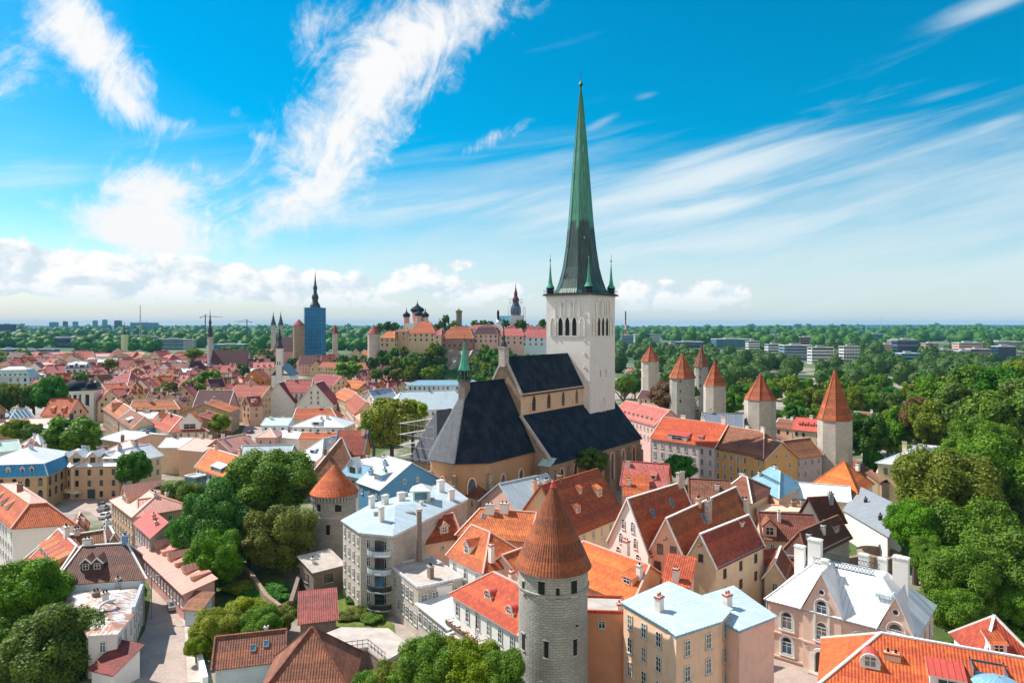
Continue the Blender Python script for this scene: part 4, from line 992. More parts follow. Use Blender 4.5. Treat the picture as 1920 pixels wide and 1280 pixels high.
    g.box(p + up * (zk - 5), AX * 1.05, NR * 1.05, 5.6, 'stone_brown'); g.box(p + up * (zk + .6), AX * 1.3, NR * 1.3, .35, 'dark_copper')
    for sx in (-1, 1):
        for sy in (-1, 1): g.box(p + AX * sx * .9 + NR * sy * .9 + up * (zk + .9), AX * .14, NR * .14, 2.4, 'dark_copper')
    g.box(p + up * (zk + .9), AX * .5, NR * .5, 2.4, 'void'); g.box(p + up * (zk + 3.3), AX * 1.25, NR * 1.25, .3, 'copper')
    g.lathe([(1.5, zk + 3.6), (1.05, zk + 5.2), (.5, zk + 8.2), (.12, zk + 10.8)], 8, p, 'copper', smooth=False); g.bar(p + up * (zk + 10.5), p + up * (zk + 12.4), .1, .1, 'iron'); g.build('ridge_turret', t)
    g = MB(); p = Q(L + .6, wo - .9, 0); g.box(p + up * 0, AX * 1.3, NR * 1.5, 13.6, 'stone_warm'); g.shell([[p + AX * 1.8 - NR * 1.9 + up * 13.7, p + AX * 1.8 + NR * 1.9 + up * 13.7, p - AX * 1.3 + NR * 1.9 + up * 15.4, p - AX * 1.3 - NR * 1.9 + up * 15.4]], .15, 'metal_mint', 'metal_mint'); g.build('stair_block', t)
    TAKEN.extend([(22, 220, 14), (10, 204, 17), (-2, 188, 17), (-10, 176, 14), (35, 225, 14), (38, 212, 10)])
    # scaffolding stands on its own beside the chapel
    sc_ = thing('scaffolding', 'pale pole scaffolding around the grey chapel roof beside the black choir', 'scaffolding', T)
    g = MB(); h = MB()
    for i in range(6):
        for nn in (n1 - 1.5,):
            p = Q(a0 - 1 + i * 3.3, nn, 0); g.bar(p, p + up * 24, .05, .05, 'office_white')
    for z in (14, 17, 20, 23):
        for nn in (n1 - 1.5, n1 - 3.0): g.bar(Q(a0 - 1, nn, z), Q(a0 + 15.5, nn, z), .05, .05, 'office_white')
        h.box(Q((a0 + a1) / 2, n1 - 2.2, z), AX * 8.4, NR * .4, .07, 'concrete')
    for i in range(5):
        p = Q(a1 + 1.5, n0 - i * 2.4, 0); g.bar(p, p + up * 24, .05, .05, 'office_white')
    for z in (14, 17, 20, 23): g.bar(Q(a1 + 1.5, n0, z), Q(a1 + 1.5, n1 - 3, z), .06, .06, 'office_white')
    g.build('pole_frame', sc_); h.build('walkway', sc_)
church()
# ---------------------------------------------------------------- houses and towers close to the camera
def near_towers():
    W = [(a, 17.05, .8, 1.9) for a in (-112, -58)] + [(a, 16.9, .42, 1.4) for a in (-86, -150)] + [(a, 9.8, .5, 2.0) for a in (-150, -104, -56)] + [(a, 4.0, .42, 1.6) for a in (-128, -72, -30)] + [(-96, 1.0, .4, 1.4), (-52, 13.2, .25, .3), (-112, 6.4, .25, .3)]
    tower('stone_tower', 'tall round grey stone tower with steep conical red tile roof and arrow slits', 1037, 903, 1053, 141, 87, 0, n=56, slits=W, rw=130, bulge=.0)
    W = [(a, 11.2, .9, 1.6) for a in (-120, -68)] + [(-92, 6.3, .8, 2.2), (-60, 11.2, .5, 1.4)]
    r = tower('round_tower', 'squat round grey tower with low orange cone roof and corbelled rim beside trees', 627, 868, 919, 88, 152, -1.5, n=40, cone='tile_bright', rw=78, corbel=False, wall='stone', slits=W, fin=False)
    g = MB()
    for i in range(44):
        a = 6.2832 * i / 44; d = Vector((math.cos(a), math.sin(a), 0)); e = Vector((-d.y, d.x, 0)); g.box(d * (r.rw + .2) + Vector((0, 0, r.ze - 1.5)), e * .2, d * .28, 1.0, 'stone')
    g.lathe([(r.rw + .35, r.ze - .6), (r.rw + .42, r.ze - .2), (r.rw + .1, r.ze)], 40, (0, 0, 0), 'stone'); g.lathe([(r.rw + .02, r.ze - 5.2), (r.rw + .12, r.ze - 5), (r.rw + .02, r.ze - 4.8)], 40, (0, 0, 0), 'stone_pale', cap=False); g.build('corbel_ring', r.t)
near_towers()
# ---- lower left: the curving street
h = H('hipped_house', 'white house with orange mansard roof and flat pink top at the picture\'s left edge', (24, 990), (137, 982), 9, Dd=(-40, 936), rise=.7, k='m', mh=3.9, mi=3.2, wall='white', roof='tile_orange', roof2='metal_pink', trim='trim_pink', ch=[(.45, .5, 1.6, 1.0, 'brick')],
      win=(3, 2.6, 2.2, .9, 1.5), blank=(0,), dm=[('l', .35, .3, 1.5, 1.3, 'shed'), ('l', .5, .3, 1.5, 1.3, 'shed'), ('l', .65, .3, 1.5, 1.3, 'shed')], cornice='trim_pink')
H('annexe', 'low orange roof annexe with red seams joined to the orange mansard house', (128, 1002), (160, 998), 6, w=9, rise=2.2, k='p', wall='pink', roof='tile_orange', roof2=None, trim='trim_pink', win=None, ch=[(.6, .3, 1.0, .8, 'brick')], dm=[('r', .3, .3, 1.4, 1.0, 'shed'), ('r', .55, .3, 1.4, 1.0, 'shed')], dmr='metal_pink')
H('hipped_house', 'orange tile house with pale ridge lines hidden behind the lower left tree', (38, 1056), (96, 1064), 6, w=9, rise=4.6, k='g', hip=(3.0, 0), wall='white', roof='tile_orange', win=(1, 3, 2.5, .9, 1.4), ch=[(.7, .5, 1.2, .8, 'limewash')], sk=[('f', .55, .3, .9, 1.2)])
h = H('hipped_house', 'white house with dark brown hipped roof and two pointed dormers', (103, 1094), (269, 1082), 8, C=(262, 1040), rise=4.0, k='g', hip=(3.6, 2.2), wall='paleblue', roof='tile_dark', win=(2, 3.0, 3.2, .9, 1.5), blank=(0,), ch=[(.35, .55, 1.6, 1.3, 'limewash'), (.8, .5, 1.6, .8, 'blue')], dm=[('f', .34, .28, 1.6, 1.25, 'gable'), ('f', .47, .28, 1.6, 1.25, 'gable')], dmw='frame_dark', pipe=[(1, 0)])
b_ = P(102, 1094, 8)
H('wing', None, (62, 1043), (100, 1090), 8, w=8, rise=4.0, k='g', hip=(0, 3.5), wall='paleblue', roof='tile_orange', into=h.t, win=(2, 3.0, 2.3, .9, 1.5), ch=[(.35, .5, 2.0, 1.6, 'limewash')], dm=[('f', .12 + .16 * i, .2, 1.9, 1.5, 'shed') for i in range(5)], dmr='tile_orange', dmw='peach')
H('gabled_house', 'mottled dark brown tile house right behind the brown hipped roof', (128, 1052), (196, 1040), 7.5, w=9, rise=3.4, k='g', wall='beige', roof='tile_brown', win=None, ch=[(.3, .5, 1.2, .9, 'limewash')], sk=[('f', .35, .4, 1.3, .9)])
H('gabled_house', 'small brown cross-gabled house with blue skylight at the street bend', (190, 1040), (236, 1032), 6.5, w=9, rise=3.6, k='p', wall='tan', roof='tile_dark', win=(1, 3, 2.2, .9, 1.4), ch=[(.45, .8, 1.6, 1.0, 'paleblue')], sk=[('l', .3, .5, 1.0, .8)])
# white corner house under rusted sheets
rh = poly_house('corner_house', 'white wedge-shaped corner house under a rust-patched white metal roof', [(112, 1112), (131, 1146), (166, 1190), (220, 1187), (250, 1147), (268, 1098)], 6.2, 'white', 'metal_rusty', rise=1.5, apex=(185, 1128), win=(2, 2.9, 2.0, .85, 1.6), ch=[(180, 1122, 1.3, 1.0, 'brick', 'trim_grey'), (197, 1132, 1.8, .9, 'limewash', 'trim_grey'), (221, 1098, 1.4, .7, 'metal_grey', 'trim_grey')])
g = MB(); p0 = P(205, 1128, 7.6) - rh.c
for i in range(14):
    a = math.pi * (i / 13) * 1.1; g.bar(p0 + Vector((math.cos(a) * .9 + i * .1, -i * .28, math.sin(a) * .4 + .3)), p0 + Vector((math.cos(a + .26) * .9 + (i + 1) * .1, -(i + 1) * .28, math.sin(a + .26) * .4 + .3)), .32, .32, 'metal_white')
g.build('vent_pipe', rh.roof)
g = MB(); w = [P(x, y, 6.2) - rh.c for x, y in ((250, 1150), (268, 1100))]; g.bar(w[0] + Vector((0, 0, .5)), w[1] + Vector((0, 0, .5)), .5, 1.1, 'metal_pale'); g.build('parapet', rh.roof)
H('lean_to', 'red-brown tile lean-to at the foot of the rust-patched corner house', (172, 1252), (212, 1262), 2.6, w=4.2, rise=1.7, k='s', wall='white', roof='tile_mixed', win=None, ch=[])
# right side of the street
h = H('townhouse', 'beige street house with broad salmon pink metal roof and white chimneys', (209, 937), (250, 968), 8.2, w=12, rise=2.6, k='g', hip=(4, 5), wall='sand', roof='metal_pink', trim='trim_pink', win=(2, 3.2, 2.3, .9, 1.6), ch=[(.3, .6, 1.2, .9, 'limewash'), (.6, .75, 1.2, .9, 'limewash')], dm=[('f', .35, .2, 4.5, 1.6, 'gable')], dmr='metal_pink', cornice='trim_pink', pipe=[(1, 0)])
H('wing', None, (262, 962), (322, 955), 8.2, w=8, rise=2.2, k='g', hip=(0, 3), wall='sand', roof='metal_pink', trim='trim_pink', into=h.t, win=(1, 3, 3, .9, 1.5), ch=[(.5, .5, 1.2, .8, 'limewash')])
H('townhouse', 'narrow grey street house with bright red metal roof below the salmon one', (254, 980), (283, 1006), 8, C=(312, 989), rise=.9, k='s', wall='lilac', roof='metal_red', win=(2, 3.2, 1.9, .8, 1.6), ch=[(.45, .75, 1.2, .8, 'salmon'), (.75, .6, .9, .8, 'salmon')], edge='trim_pink', pipe=[(1, 0)])
h = H('row_house', 'long low pink row house climbing along the cobbled street under the tall trees', (257, 1030), (345, 1112), 4.6, w=5, rise=1.1, k='s', wall='rose', roof='metal_pink', win=(1, 3, 1.8, .8, 1.5), ch=[], edge='trim_pink')
for i, (s_, n_) in enumerate(((.12, 1.4), (.3, 1.1), (.44, 1.5), (.58, 1.2), (.74, 1.4), (.88, 1.0))): dormer(h.roof, h.q(s_, .45, 4.6 + .55), h.eu, h.nu, n_, .9, .32, 'shed' if i % 2 else 'gable', 'salmon', 'metal_pink', 'trim_pink')
H('shed', 'little brown tile shed at the end of the pink row beside the grey car', (347, 1140), (377, 1142), 3.0, w=3.0, rise=1.3, k='s', wall='paleblue', roof='tile_brown', win=None, ch=[])
# square at the top of the street
h = H('corner_palace', 'beige three storey house with pale zinc roof curving round the square', (133, 874), (224, 872), 9.5, w=13, rise=3.0, k='g', hip=(0, 0), wall='sand', roof='metal_white', trim='metal_white', win=(3, 3.1, 2.7, .9, 1.7), ch=[(.1, .5, 1.8, .9, 'metal_grey'), (.3, .6, 2.0, 1.0, 'brick'), (.45, .6, 2.2, .8, 'brick'), (.8, .5, 1.5, 1, 'metal_grey')], dm=[('f', .08, .15, 3.4, 1.8, 'gable'), ('f', .42, .12, 2.6, 2.1, 'gable'), ('f', .68, .25, 2.2, .9, 'shed'), ('f', .86, .25, 2.2, .9, 'shed')], dmr='metal_white', cornice='trim_grey')
H('wing', None, (96, 864), (133, 874.6), 9.5, w=12, rise=3.0, k='g', hip=(3, 0), wall='sand', roof='metal_white', trim='metal_white', into=h.t, win=(3, 3.1, 2.5, .9, 1.7), ch=[(.5, .5, 1.6, 1.0, 'metal_grey')], dm=[('f', .6, .15, 2.5, 1.7, 'gable')], dmr='metal_white')
H('wing', None, (226, 870), (303, 853), 9.5, w=11, rise=3.0, k='g', hip=(0, 0), wall='sand', roof='metal_white', trim='metal_white', into=h.t, win=(2, 3.1, 2.7, .9, 1.7), ch=[(.3, .5, 1.6, 1.0, 'limewash'), (.7, .5, 1.6, 1.0, 'metal_grey')], sk=[('f', .3, .5, 1.2, 1.5), ('f', .5, .5, 1.2, 1.5), ('f', .7, .5, 1.2, 1.5)])
p_ = MB(); p_.box((0, 0, 0), (1.0, 0, 0), (0, .12, 0), 2.6, 'dark_copper'); p_.build('door', h.t, h.q(.42, 0, .2) + h.nu * .15)
H('mansard_house', 'brick ground house under bright blue mansard skirt and white roof', (-60, 896), (88, 891), 9, w=20, rise=3.2, k='m', mh=2.9, mi=1.3, wall='tan', roof='metal_deep', roof2='metal_white', trim='metal_white', win=(2, 3.3, 2.9, 1.1, 1.8), style='a', ch=[(.55, .5, 1.2, 1.0, 'metal_pale')], dm=[('f', .5, .2, 1.0, 1.4, 'gable'), ('f', .68, .2, 1.0, 1.4, 'gable'), ('f', .80, .2, 1.0, 1.4, 'gable')], dmw='salmon', dmr='metal_deep')
H('gabled_house', 'white house with teal roof behind the blue mansard', (-40, 850), (36, 842), 10, w=9, rise=2.5, k='g', wall='paleblue', roof='metal_mint', win=None, ch=[(.5, .5, 1.2, .9, 'salmon')])
H('hipped_house', 'rose house with white metal hip roof squeezed behind the beige curved house', (80, 862), (124, 852), 8.5, w=10, rise=2.2, k='g', hip=(3, 3), wall='rose', roof='metal_white', trim='metal_white', win=None)
H('cottage', 'small red tile roof with white chimney between white metal roofs', (52, 846), (82, 843), 8, w=9, rise=3.2, k='p', wall='rose', roof='tile_red', win=None, ch=[(.5, .4, 2.2, .8, 'limewash')])
H('pavilion', 'tan garden pavilion with white tent-shaped roof left of the big round tree', (76, 832), (100, 826), 6, w=7, rise=3.0, k='g', hip=(4, 4), wall='tan', roof='metal_white', trim='metal_white', win=(1, 3, 2.4, .9, 1.5), ch=[])
H('townhouse', 'white house with orange roof and teal glass balcony row by the tall trees', (368, 874), (424, 894), 9.5, w=8.5, rise=4.6, k='g', wall='white', roof='tile_bright', win=(2, 3.1, 2.4, .9, 1.6), ch=[(.15, .5, 1.5, 1.4, 'salmon'), (.95, .5, 2.2, 1.4, 'salmon')], dm=[('f', .65, .05, 6.5, 1.3, 'shed')], dmw='glass_blue', dmr='metal_pale')
H('glass_porch', 'tall teal glazed stair porch beside the white balcony house', (346, 893), (366, 896), 8.5, w=3.5, k='f', wall='glass_blue', roof='metal_pale', cornice='trim_white', win=None, ch=[])
H('gabled_house', 'grey gabled house with long pale zinc roof behind the dark leafy tree', (441, 873), (473, 858), 10, Rg=(548, 834), rise=4.6, k='p', wall='grey', roof='metal_pale', trim='metal_pale', win=(1, 3, 2.4, 1.0, 2.0), style='a', ch=[(.3, .8, 1.2, .8), (.7, .4, 1.2, .8)], sk=[('r', .3, .5, 1.0, 1.0)])
H('hipped_house', 'light blue hipped metal house in front of the orange firewall roof', (553, 857), (602, 862), 10, w=15, rise=4.8, k='p', hip=(7, 0), wall='paleblue', roof='metal_pale', trim='metal_pale', win=(1, 3, 2.4, 1, 1.5), ch=[(.7, .6, 2.2, 1.0, 'limewash')], dm=[('f', .5, .25, 2.0, 1.0, 'shed')], dmr='metal_pale', roof2=None)
H('hipped_house', 'steep dark brown hipped tile roof rising behind the squat round tower', (583, 888), (668, 884), 8.5, w=13, rise=8.6, k='g', hip=(8, 4), wall='tan', roof='tile_brown', win=None, ch=[(.3, .3, 1.2, .8, 'brick')])
H('firewall_house', 'smooth orange tile roof with bright blue edge strip behind the brown hip roof', (628, 850), (680, 850), 12, w=11, rise=6.0, k='g', wall='ochre', roof='tile_rust', win=None, ch=[(.9, .4, 1.8, 1.0, 'limewash')], trim='trim_blue', ridge=False, verge=True)
# blue roofs between the round tower and the choir
H('mansard_house', 'pale mansard house with dark glazed gable just behind the orange cone roof', (640, 888), (700, 902), 11.5, w=11, rise=.8, k='m', mh=3.0, mi=1.6, wall='grey', roof='metal_blue', roof2='metal_white', trim='metal_white', win=(1, 3, 2.5, 1, 1.6), dm=[('f', .35, .05, 4.2, 2.4, 'gable')], dmr='metal_white', dmw='paleblue', ch=[(.3, .5, .8, .8, 'metal_grey'), (.7, .6, 1.2, 1.2, 'paleblue')])
h = H('gabled_house', 'gable house with wall coloured shade blue, white metal roof and rooftop vents', (713, 917), (824, 897), 12.5, w=10, rise=4.9, k='p', wall='blue', roof='metal_white', trim='metal_white', win=(1, 3, 2.9, .9, 1.5), gw=1, ch=[(.25, .5, 1.0, .9, 'metal_pale'), (.35, .75, 1.2, 1.2, 'metal_blue'), (.2, .3, 1.1, 1.0, 'metal_pale'), (.15, .85, 1.4, 1.4, 'metal_blue')], dm=[('l', .6, .2, 3.4, 1.5, 'shed')], dmr='metal_mint')  # blue wall colour stands in for shade on a pale gable
s3 = poly_house('stone_house', 'tall limestone house with white metal roof, round blue balconies and chimney row', [(643, 975), (676, 998), (737, 1004), (875, 936), (835, 905), (700, 945)], 13.7, 'stone_pale', 'metal_pale', rise=1.9, apex=(742, 948), win=(4, 3.1, 2.1, .85, 1.7), blank=(2, 3), edge='metal_white',
   ch=[(697, 950, 2.2, 1.0, 'limewash', 'metal_white'), (722, 948, 2.2, 1.2, 'limewash', 'metal_white'), (752, 943, 2.2, 1.4, 'limewash', 'metal_white'), (826, 918, 2.2, 1.4, 'limewash', 'metal_white'), (846, 933, 1.8, 1.2, 'limewash', 'metal_white'), (715, 976, 2.6, .9, 'limewash', 'metal_white'), (790, 948, 1.0, .6, 'limewash', 'metal_white')])
def stone_extras():
    c = s3.c; a, b = P(690, 1001, 13.7) - c, P(734, 1006, 13.7) - c; d = (b - a).normalized(); n = Vector((d.y, -d.x, 0)); L = (b - a).length
    for k in range(4):
        z = 13.7 - 3.3 - k * 3.1; g = MB(); m = (a + b) / 2; m.z = z
        ring = [m + d * (L * .5 * math.cos(math.pi * i / 10)) + n * (1.5 * math.sin(math.pi * i / 10)) for i in range(11)]
        g.prism([(p.x, p.y) for p in ring], z, z + .18, 'metal_pale')
        for i in range(10): g.bar(ring[i] + Vector((0, 0, 1.05)), ring[i + 1] + Vector((0, 0, 1.05)), .07, .07, 'iron'); g.bar(ring[i] + Vector((0, 0, .6)), ring[i + 1] + Vector((0, 0, .6)), .05, .7, 'metal_pale' if k < 2 else 'iron')
        g.build('balcony', s3.t); g = MB(); mm = m + n * .05; g.box(mm + Vector((0, 0, .2)), d * (L * .2), n * .05, 2.2, 'glass'); g.build('glass_door', s3.t)
    g = MB(); ap = P(790, 940, 14.5) - c
    g.box(ap, (1.7, .3, 0), (-.3, 1.7, 0), 2.6, 'metal_mint'); u = Vector((0, 0, 1))
    e = [ap + u * 2.6 + Vector(q) for q in ((-2.1, -2.1, 0), (2.1, -2.0, 0), (2.1, 2.1, 0), (-2.1, 2.1, 0))]; g.shell([[e[i], e[(i + 1) % 4], ap + u * 3.7] for i in range(4)], .1, 'metal_white')
    g.box(ap + u * .9 + Vector((.15, -1.75, 0)), (1.2, .2, 0), (0, .06, 0), 1.3, 'glass_blue'); g.build('roof_lantern', s3.roof)
    g = MB(); p = P(787, 1025, 0) - c; p = P(786, 1052, 8) - c; g.tube((p.x, p.y, 0), (p.x, p.y, 17.2), .55, .45, 10, 'stone_brown'); g.lathe([(.6, 17.0), (.6, 17.4)], 10, (p.x, p.y, 0), 'concrete'); g.build('chimney_stack', s3.t)
stone_extras()
for x, y, w_, h_ in ((735, 962, 1.2, .5), (768, 962, 1.6, .4), (808, 940, 1.4, .7), (705, 968, .8, .9), (760, 930, 1.0, .9)):
    g = MB(); p = P(x, y, 14.6) - s3.c; g.box(p, (w_ / 2, .1, 0), (-.1, w_ * .35, 0), h_, 'metal_grey'); g.build('roof_vent', s3.roof)
# between stone house and grey tower
H('tiled_house', 'brown tile house with five white skylights below the black choir', (824, 913), (893, 931), 9, w=10.5, rise=5.2, k='g', hip=(0, 4.5), wall='sand', roof='tile_brown', win=(2, 3, 2.6, 1.0, 1.6), ch=[(.5, .5, 1.5, 1.1, 'salmon')], sk=[('f', .08 + i * .17, .55, 1.1, 1.5) for i in range(5)], trim='tile_brown')
H('gabled_house', 'pink gabled house with pale blue metal roof, arched window and tall chimney', (902, 938), (977, 967), 8.5, Rg=(1022, 889), rise=5.4, k='p', wall='pink', roof='metal_pale', trim='metal_pale', win=None, gw=1, style='a', ch=[(.72, .55, 2.8, 1.1, 'salmon'), (.6, .75, 1.0, .7, 'limewash')], sk=[('r', .7, .65, 1.0, 1.2)])
H('tiled_house', 'broad brown orange tile house with three dormers right behind the grey tower', (1068, 1003), (1168, 962), 11, w=13, rise=8.2, k='g', wall='sand', roof='tile_rust', win=(1, 3, 3, .8, 1.4), ch=[(.12, .55, 1.6, 1.1, 'limewash'), (.3, .5, 1.2, .7)], dm=[('f', .3, .3, 1.5, 1.3, 'shed'), ('f', .78, .45, 1.6, 1.6, 'shed'), ('f', .5, .62, 1.0, 1.2, 'shed')], dmr='tile_orange', dmw='salmon', trim='tile_rust')
H('tiled_house', 'rust tile hip roof over small pale house beside the limestone house', (797, 1016), (862, 1005), 9.5, w=8, rise=3.4, k='g', hip=(4, 0), wall='salmon', roof='tile_rust', win=(1, 3, 3.2, .7, .9), ch=[], dm=[('f', .6, .2, 1.7, 1.4, 'gable')], trim='trim_pink')
H('tiled_house', 'orange tile house with two big white chimneys below the pink gable', (858, 1000), (990, 1012), 10.5, w=9, rise=3.8, k='g', hip=(3, 0), wall='salmon', roof='tile_orange', win=None, ch=[(.38, .42, 1.9, 1.7, 'limewash'), (.58, .46, 1.9, 1.7, 'limewash')], sk=[('f', .3, .7, .7, .9)], trim='trim_pink')
h = H('tiled_house', 'white house with hipped orange tiles, gable dormer and pink eaves above the workshop', (842, 1039), (906, 1070), 10.5, w=10, rise=4.0, k='g', hip=(0, 5), wall='white', roof='tile_orange', win=(2, 3.2, 2.4, .9, 1.7), ch=[(.95, .2, 2.2, .8, 'limewash', 'trim_red')], dm=[('f', .38, .2, 1.6, 1.5, 'gable')], trim='trim_pink', cornice='trim_pink')
H('wing', None, (915, 1063), (975, 1083), 9.5, w=7, rise=2.8, k='p', wall='salmon', roof='tile_orange', into=h.t, win=None, ch=[], trim='trim_pink')
h = H('tiled_house', 'white house with orange roof, two barrel dormers and flower balcony beside the grey tower', (849, 1111), (972, 1184), 10, w=8.5, rise=3.4, k='g', hip=(4.5, 0), wall='white', roof='tile_bright', win=(3, 3.1, 2.4, .95, 1.9), ch=[(.38, .75, 2.0, .8, 'limewash', 'trim_red')], dm=[('f', .45, .3, 1.6, 1.4, 'arch'), ('f', .8, .22, 1.6, 1.4, 'arch')], dmr='metal_red', trim='trim_pink', cornice='trim_pink', pipe=[(.4, 0)], edge='trim_pink')
def balcony(h, s0, s1, z, dp, m='wood'):
    n = h.nu; g = MB(); a, b = h.q(s0, 0, z), h.q(s1, 0, z); d = (b - a).normalized(); L = (b - a).length; m_ = (a + b) / 2
    g.box(m_ + n * dp / 2, d * L / 2, n * dp / 2, .2, 'concrete')
    for zz in (.5, 1.0): g.bar(a + n * dp + Vector((0, 0, zz)), b + n * dp + Vector((0, 0, zz)), .07, .07, 'iron'); g.bar(b + Vector((0, 0, zz)), b + n * dp + Vector((0, 0, zz)), .07, .07, 'iron'); g.bar(a + Vector((0, 0, zz)), a + n * dp + Vector((0, 0, zz)), .07, .07, 'iron')
    o = g.build('balcony', h.t); g = MB(); rg = random.Random(3)
    g.box(m_ + n * (dp + .12) + Vector((0, 0, .75)), d * L / 2, n * .12, .25, 'wood')
    for i in range(70):
        p = a + d * rg.uniform(0, L) + n * (dp + rg.uniform(0, .3)) + Vector((0, 0, 1.0 + rg.uniform(0, .3))); s_ = rg.uniform(.08, .16); g.lathe([(0, -s_), (s_, 0), (0, s_)], 5, p, rg.choice(('red_paint', 'leaf_green', 'leaf_yellow', 'trim_pink')))
    g.build('flower_box', o)
balcony(h, .02, .55, 5.4, 1.4)
H('low_building', 'flat grey roofed workshop with long row of white framed windows', (730, 1060), (784, 1103), 8, w=8, k='f', rise=0, wall='stone_pale', roof='concrete', win=(2, 3.2, 1.6, 1.2, 1.9), cornice='metal_white', ch=[(.75, .45, 2.2, 1.2, 'stone_brown')], blank=())
H('low_building', 'white flat roofed studio wall beside the workshop chimney', (788, 1104), (848, 1096), 7.6, w=8, k='f', wall='white', roof='concrete', win=None, cornice='concrete', ch=[])
H('low_building', 'lower grey annexe stepping down from the workshop to the yard trees', (784, 1132), (842, 1178), 5.6, w=5, k='s', rise=.5, wall='stone_pale', roof='metal_white', win=(2, 2.9, 1.6, 1.2, 1.7), ch=[])
H('low_building', 'pale green white annexe wall below the flower balcony', (838, 1192), (900, 1235), 5.2, w=3.5, k='f', wall='paleblue', roof='concrete', win=(1, 3, 2.0, 1.0, 1.7), ch=[], cornice='trim_white')
# yard below: ruins, sheds, terrace
H('ruin', 'roofed stone ruin under moss stained red tiles in the grassy yard', (563, 1168), (630, 1160), 4.2, w=7.5, rise=1.8, k='s', wall='stone_brown', roof='tile_mixed', win=None, ch=[], cornice=None)
H('shed', 'small stone shed with tilted pale slab roof under the round tower', (588, 1072), (644, 1058), 4.6, w=6, rise=1.2, k='s', wall='stone_brown', roof='concrete', win=(1, 3, 4, 1.6, 1.6), style='d', ch=[(.2, .5, 1.0, .6, 'limewash')], cornice=None)
w_ = poly_house('terrace', 'sunlit pinkish concrete terrace on rough stone retaining walls with iron railing', [(604, 1190), (632, 1222), (690, 1214), (722, 1240), (772, 1212), (728, 1178), (640, 1176)], 4.4, 'stone_brown', 'concrete', rise=.05, oh=0.0, win=None, edge='stone_pale', cat='terrace')
g = MB(); rp = [P(x, y, 4.4) - w_.c for x, y in ((640, 1218), (690, 1212), (722, 1238))]
for i in range(2):
    for z in (.5, 1.05): g.bar(rp[i] + Vector((0, 0, z)), rp[i + 1] + Vector((0, 0, z)), .06, .06, 'iron')
    for k in range(6): p = rp[i].lerp(rp[i + 1], k / 5); g.bar(p, p + Vector((0, 0, 1.1)), .06, .06, 'iron')
g.build('railing', w_.t)
H('cottage', 'small white cottage with rust streaked orange tiles and two skylights at the bottom', (404, 1249), (528, 1234), 3.8, w=6, rise=2.6, k='g', wall='paleblue', roof='tile_old', win=None, ch=[(.72, .75, 1.6, .5, 'limewash')], sk=[('f', .55, .45, .7, .8), ('f', .75, .55, .7, .8)], trim='tile_old', cornice=None)
H('hipped_house', 'pyramid shaped brown tile roof at the bottom edge beside the terrace', (484, 1306), (655, 1296), 5.5, w=10.5, rise=5.6, k='g', hip=(5.2, 5.2), wall='stone_brown', roof='tile_brown', win=None, ch=[], trim='tile_old')
# merchants' gables right of the tower
H('merchant_house', 'white medieval gable with carved niches under long rust brown roof', (1142, 1011), (1216, 1040), 12, Rg=(1277, 905), rise=8.2, k='p', wall='limewash', roof='tile_rust', win=(1, 3, 3, 1.1, 1.6), gw=2, style='a', ch=[(.52, .97, 2.6, 2.0, 'stone_pale')], sk=[('r', .3, .62, .8, 1.5), ('r', .68, .68, .8, 1.6)], trim='trim_white', blank=(1,), oh=.3)
h2 = H('merchant_house', 'peach middle gable with hoist beam between the two neighbouring steep gables', (1216, 1036), (1285, 1050), 12, Rg=(1379, 914), rise=6.2, k='p', wall='salmon', roof='tile_rust', win=(2, 3, 2.6, 1.2, 2.0), gw=1, style='d', ch=[(.5, .42, 1.2, 1.0, 'salmon'), (.72, .45, 3.6, 1.6, 'stone_pale'), (.86, .98, 2.8, 1.0, 'limewash')], sk=[('r', .4, .62, 1.1, 1.8)], trim='trim_white', blank=(1,), oh=.25)
h3 = H('merchant_house', 'cream corner gable with dark brown roof, blue gutter and long side wall', (1286, 1050), (1343, 1061), 12, C=(1430, 1020), rise=4.6, k='p', wall='sand', roof='tile_rust', win=(3, 3, 4.2, .9, 1.5), gw=1, style='d', ch=[], trim='trim_white', oh=.3, pipe=[(1, 1)], dm=[('r', .78, .72, 1.0, .8, 'shed')], dmr='tile_orange', cornice='trim_blue')
for hh in (h2, h3):
    g = MB(); p = hh.q(.5, 0, hh.ze + 2.9); g.box(p + hh.nu * .5, hh.eu * .14, hh.nu * .7, .28, 'wood'); g.build('hoist_beam', hh.t)
H('tiled_house', 'big bright orange roof with white chimneys close right of the grey tower', (1062, 1078), (1182, 1130), 9.6, Dd=(1128, 1036), rise=3.6, k='g', wall='peach', roof='tile_bright', win=None, ch=[(.62, .62, 3.0, 1.1, 'limewash', 'trim_red'), (.98, .3, 2.2, .8, 'limewash')], dm=[('f', .86, .35, 2.2, 1.2, 'shed')], dmr='tile_orange', trim='trim_pink', cornice='trim_pink')
H('wall_house', 'peach wall with one tiny square window right beside the grey tower', (1085, 1147), (1172, 1150), 12.2, w=5, rise=.5, k='f', wall='peach', roof='concrete', win=(1, 3, 5, .9, 1.0), cornice='tile_orange', ch=[(.92, .2, 1.0, .9, 'limewash', 'trim_red')])
pb = poly_house('apartment_house', 'tall peach house with flat pale blue metal roof and brown framed windows', [(1169, 1130), (1250, 1176), (1268, 1190), (1347, 1164), (1368, 1142), (1254, 1092)], 14, 'salmon', 'metal_pale', rise=.35, apex=(1262, 1135), win=(4, 3.0, 2.3, 1.0, 1.9), style='w', edge='metal_blue', ch=[(1236, 1146, 2.0, 1.0, 'limewash', 'trim_red')])
poly_house('apartment_house', 'narrow blank pink house with pale blue roof next to the peach flats', [(1322, 1146), (1386, 1180), (1451, 1154), (1414, 1130), (1376, 1100), (1316, 1120)], 13, 'pink', 'metal_pale', rise=.3, win=None, edge='metal_blue', ch=[(1364, 1141, 2.0, 1.0, 'limewash', 'trim_red')])
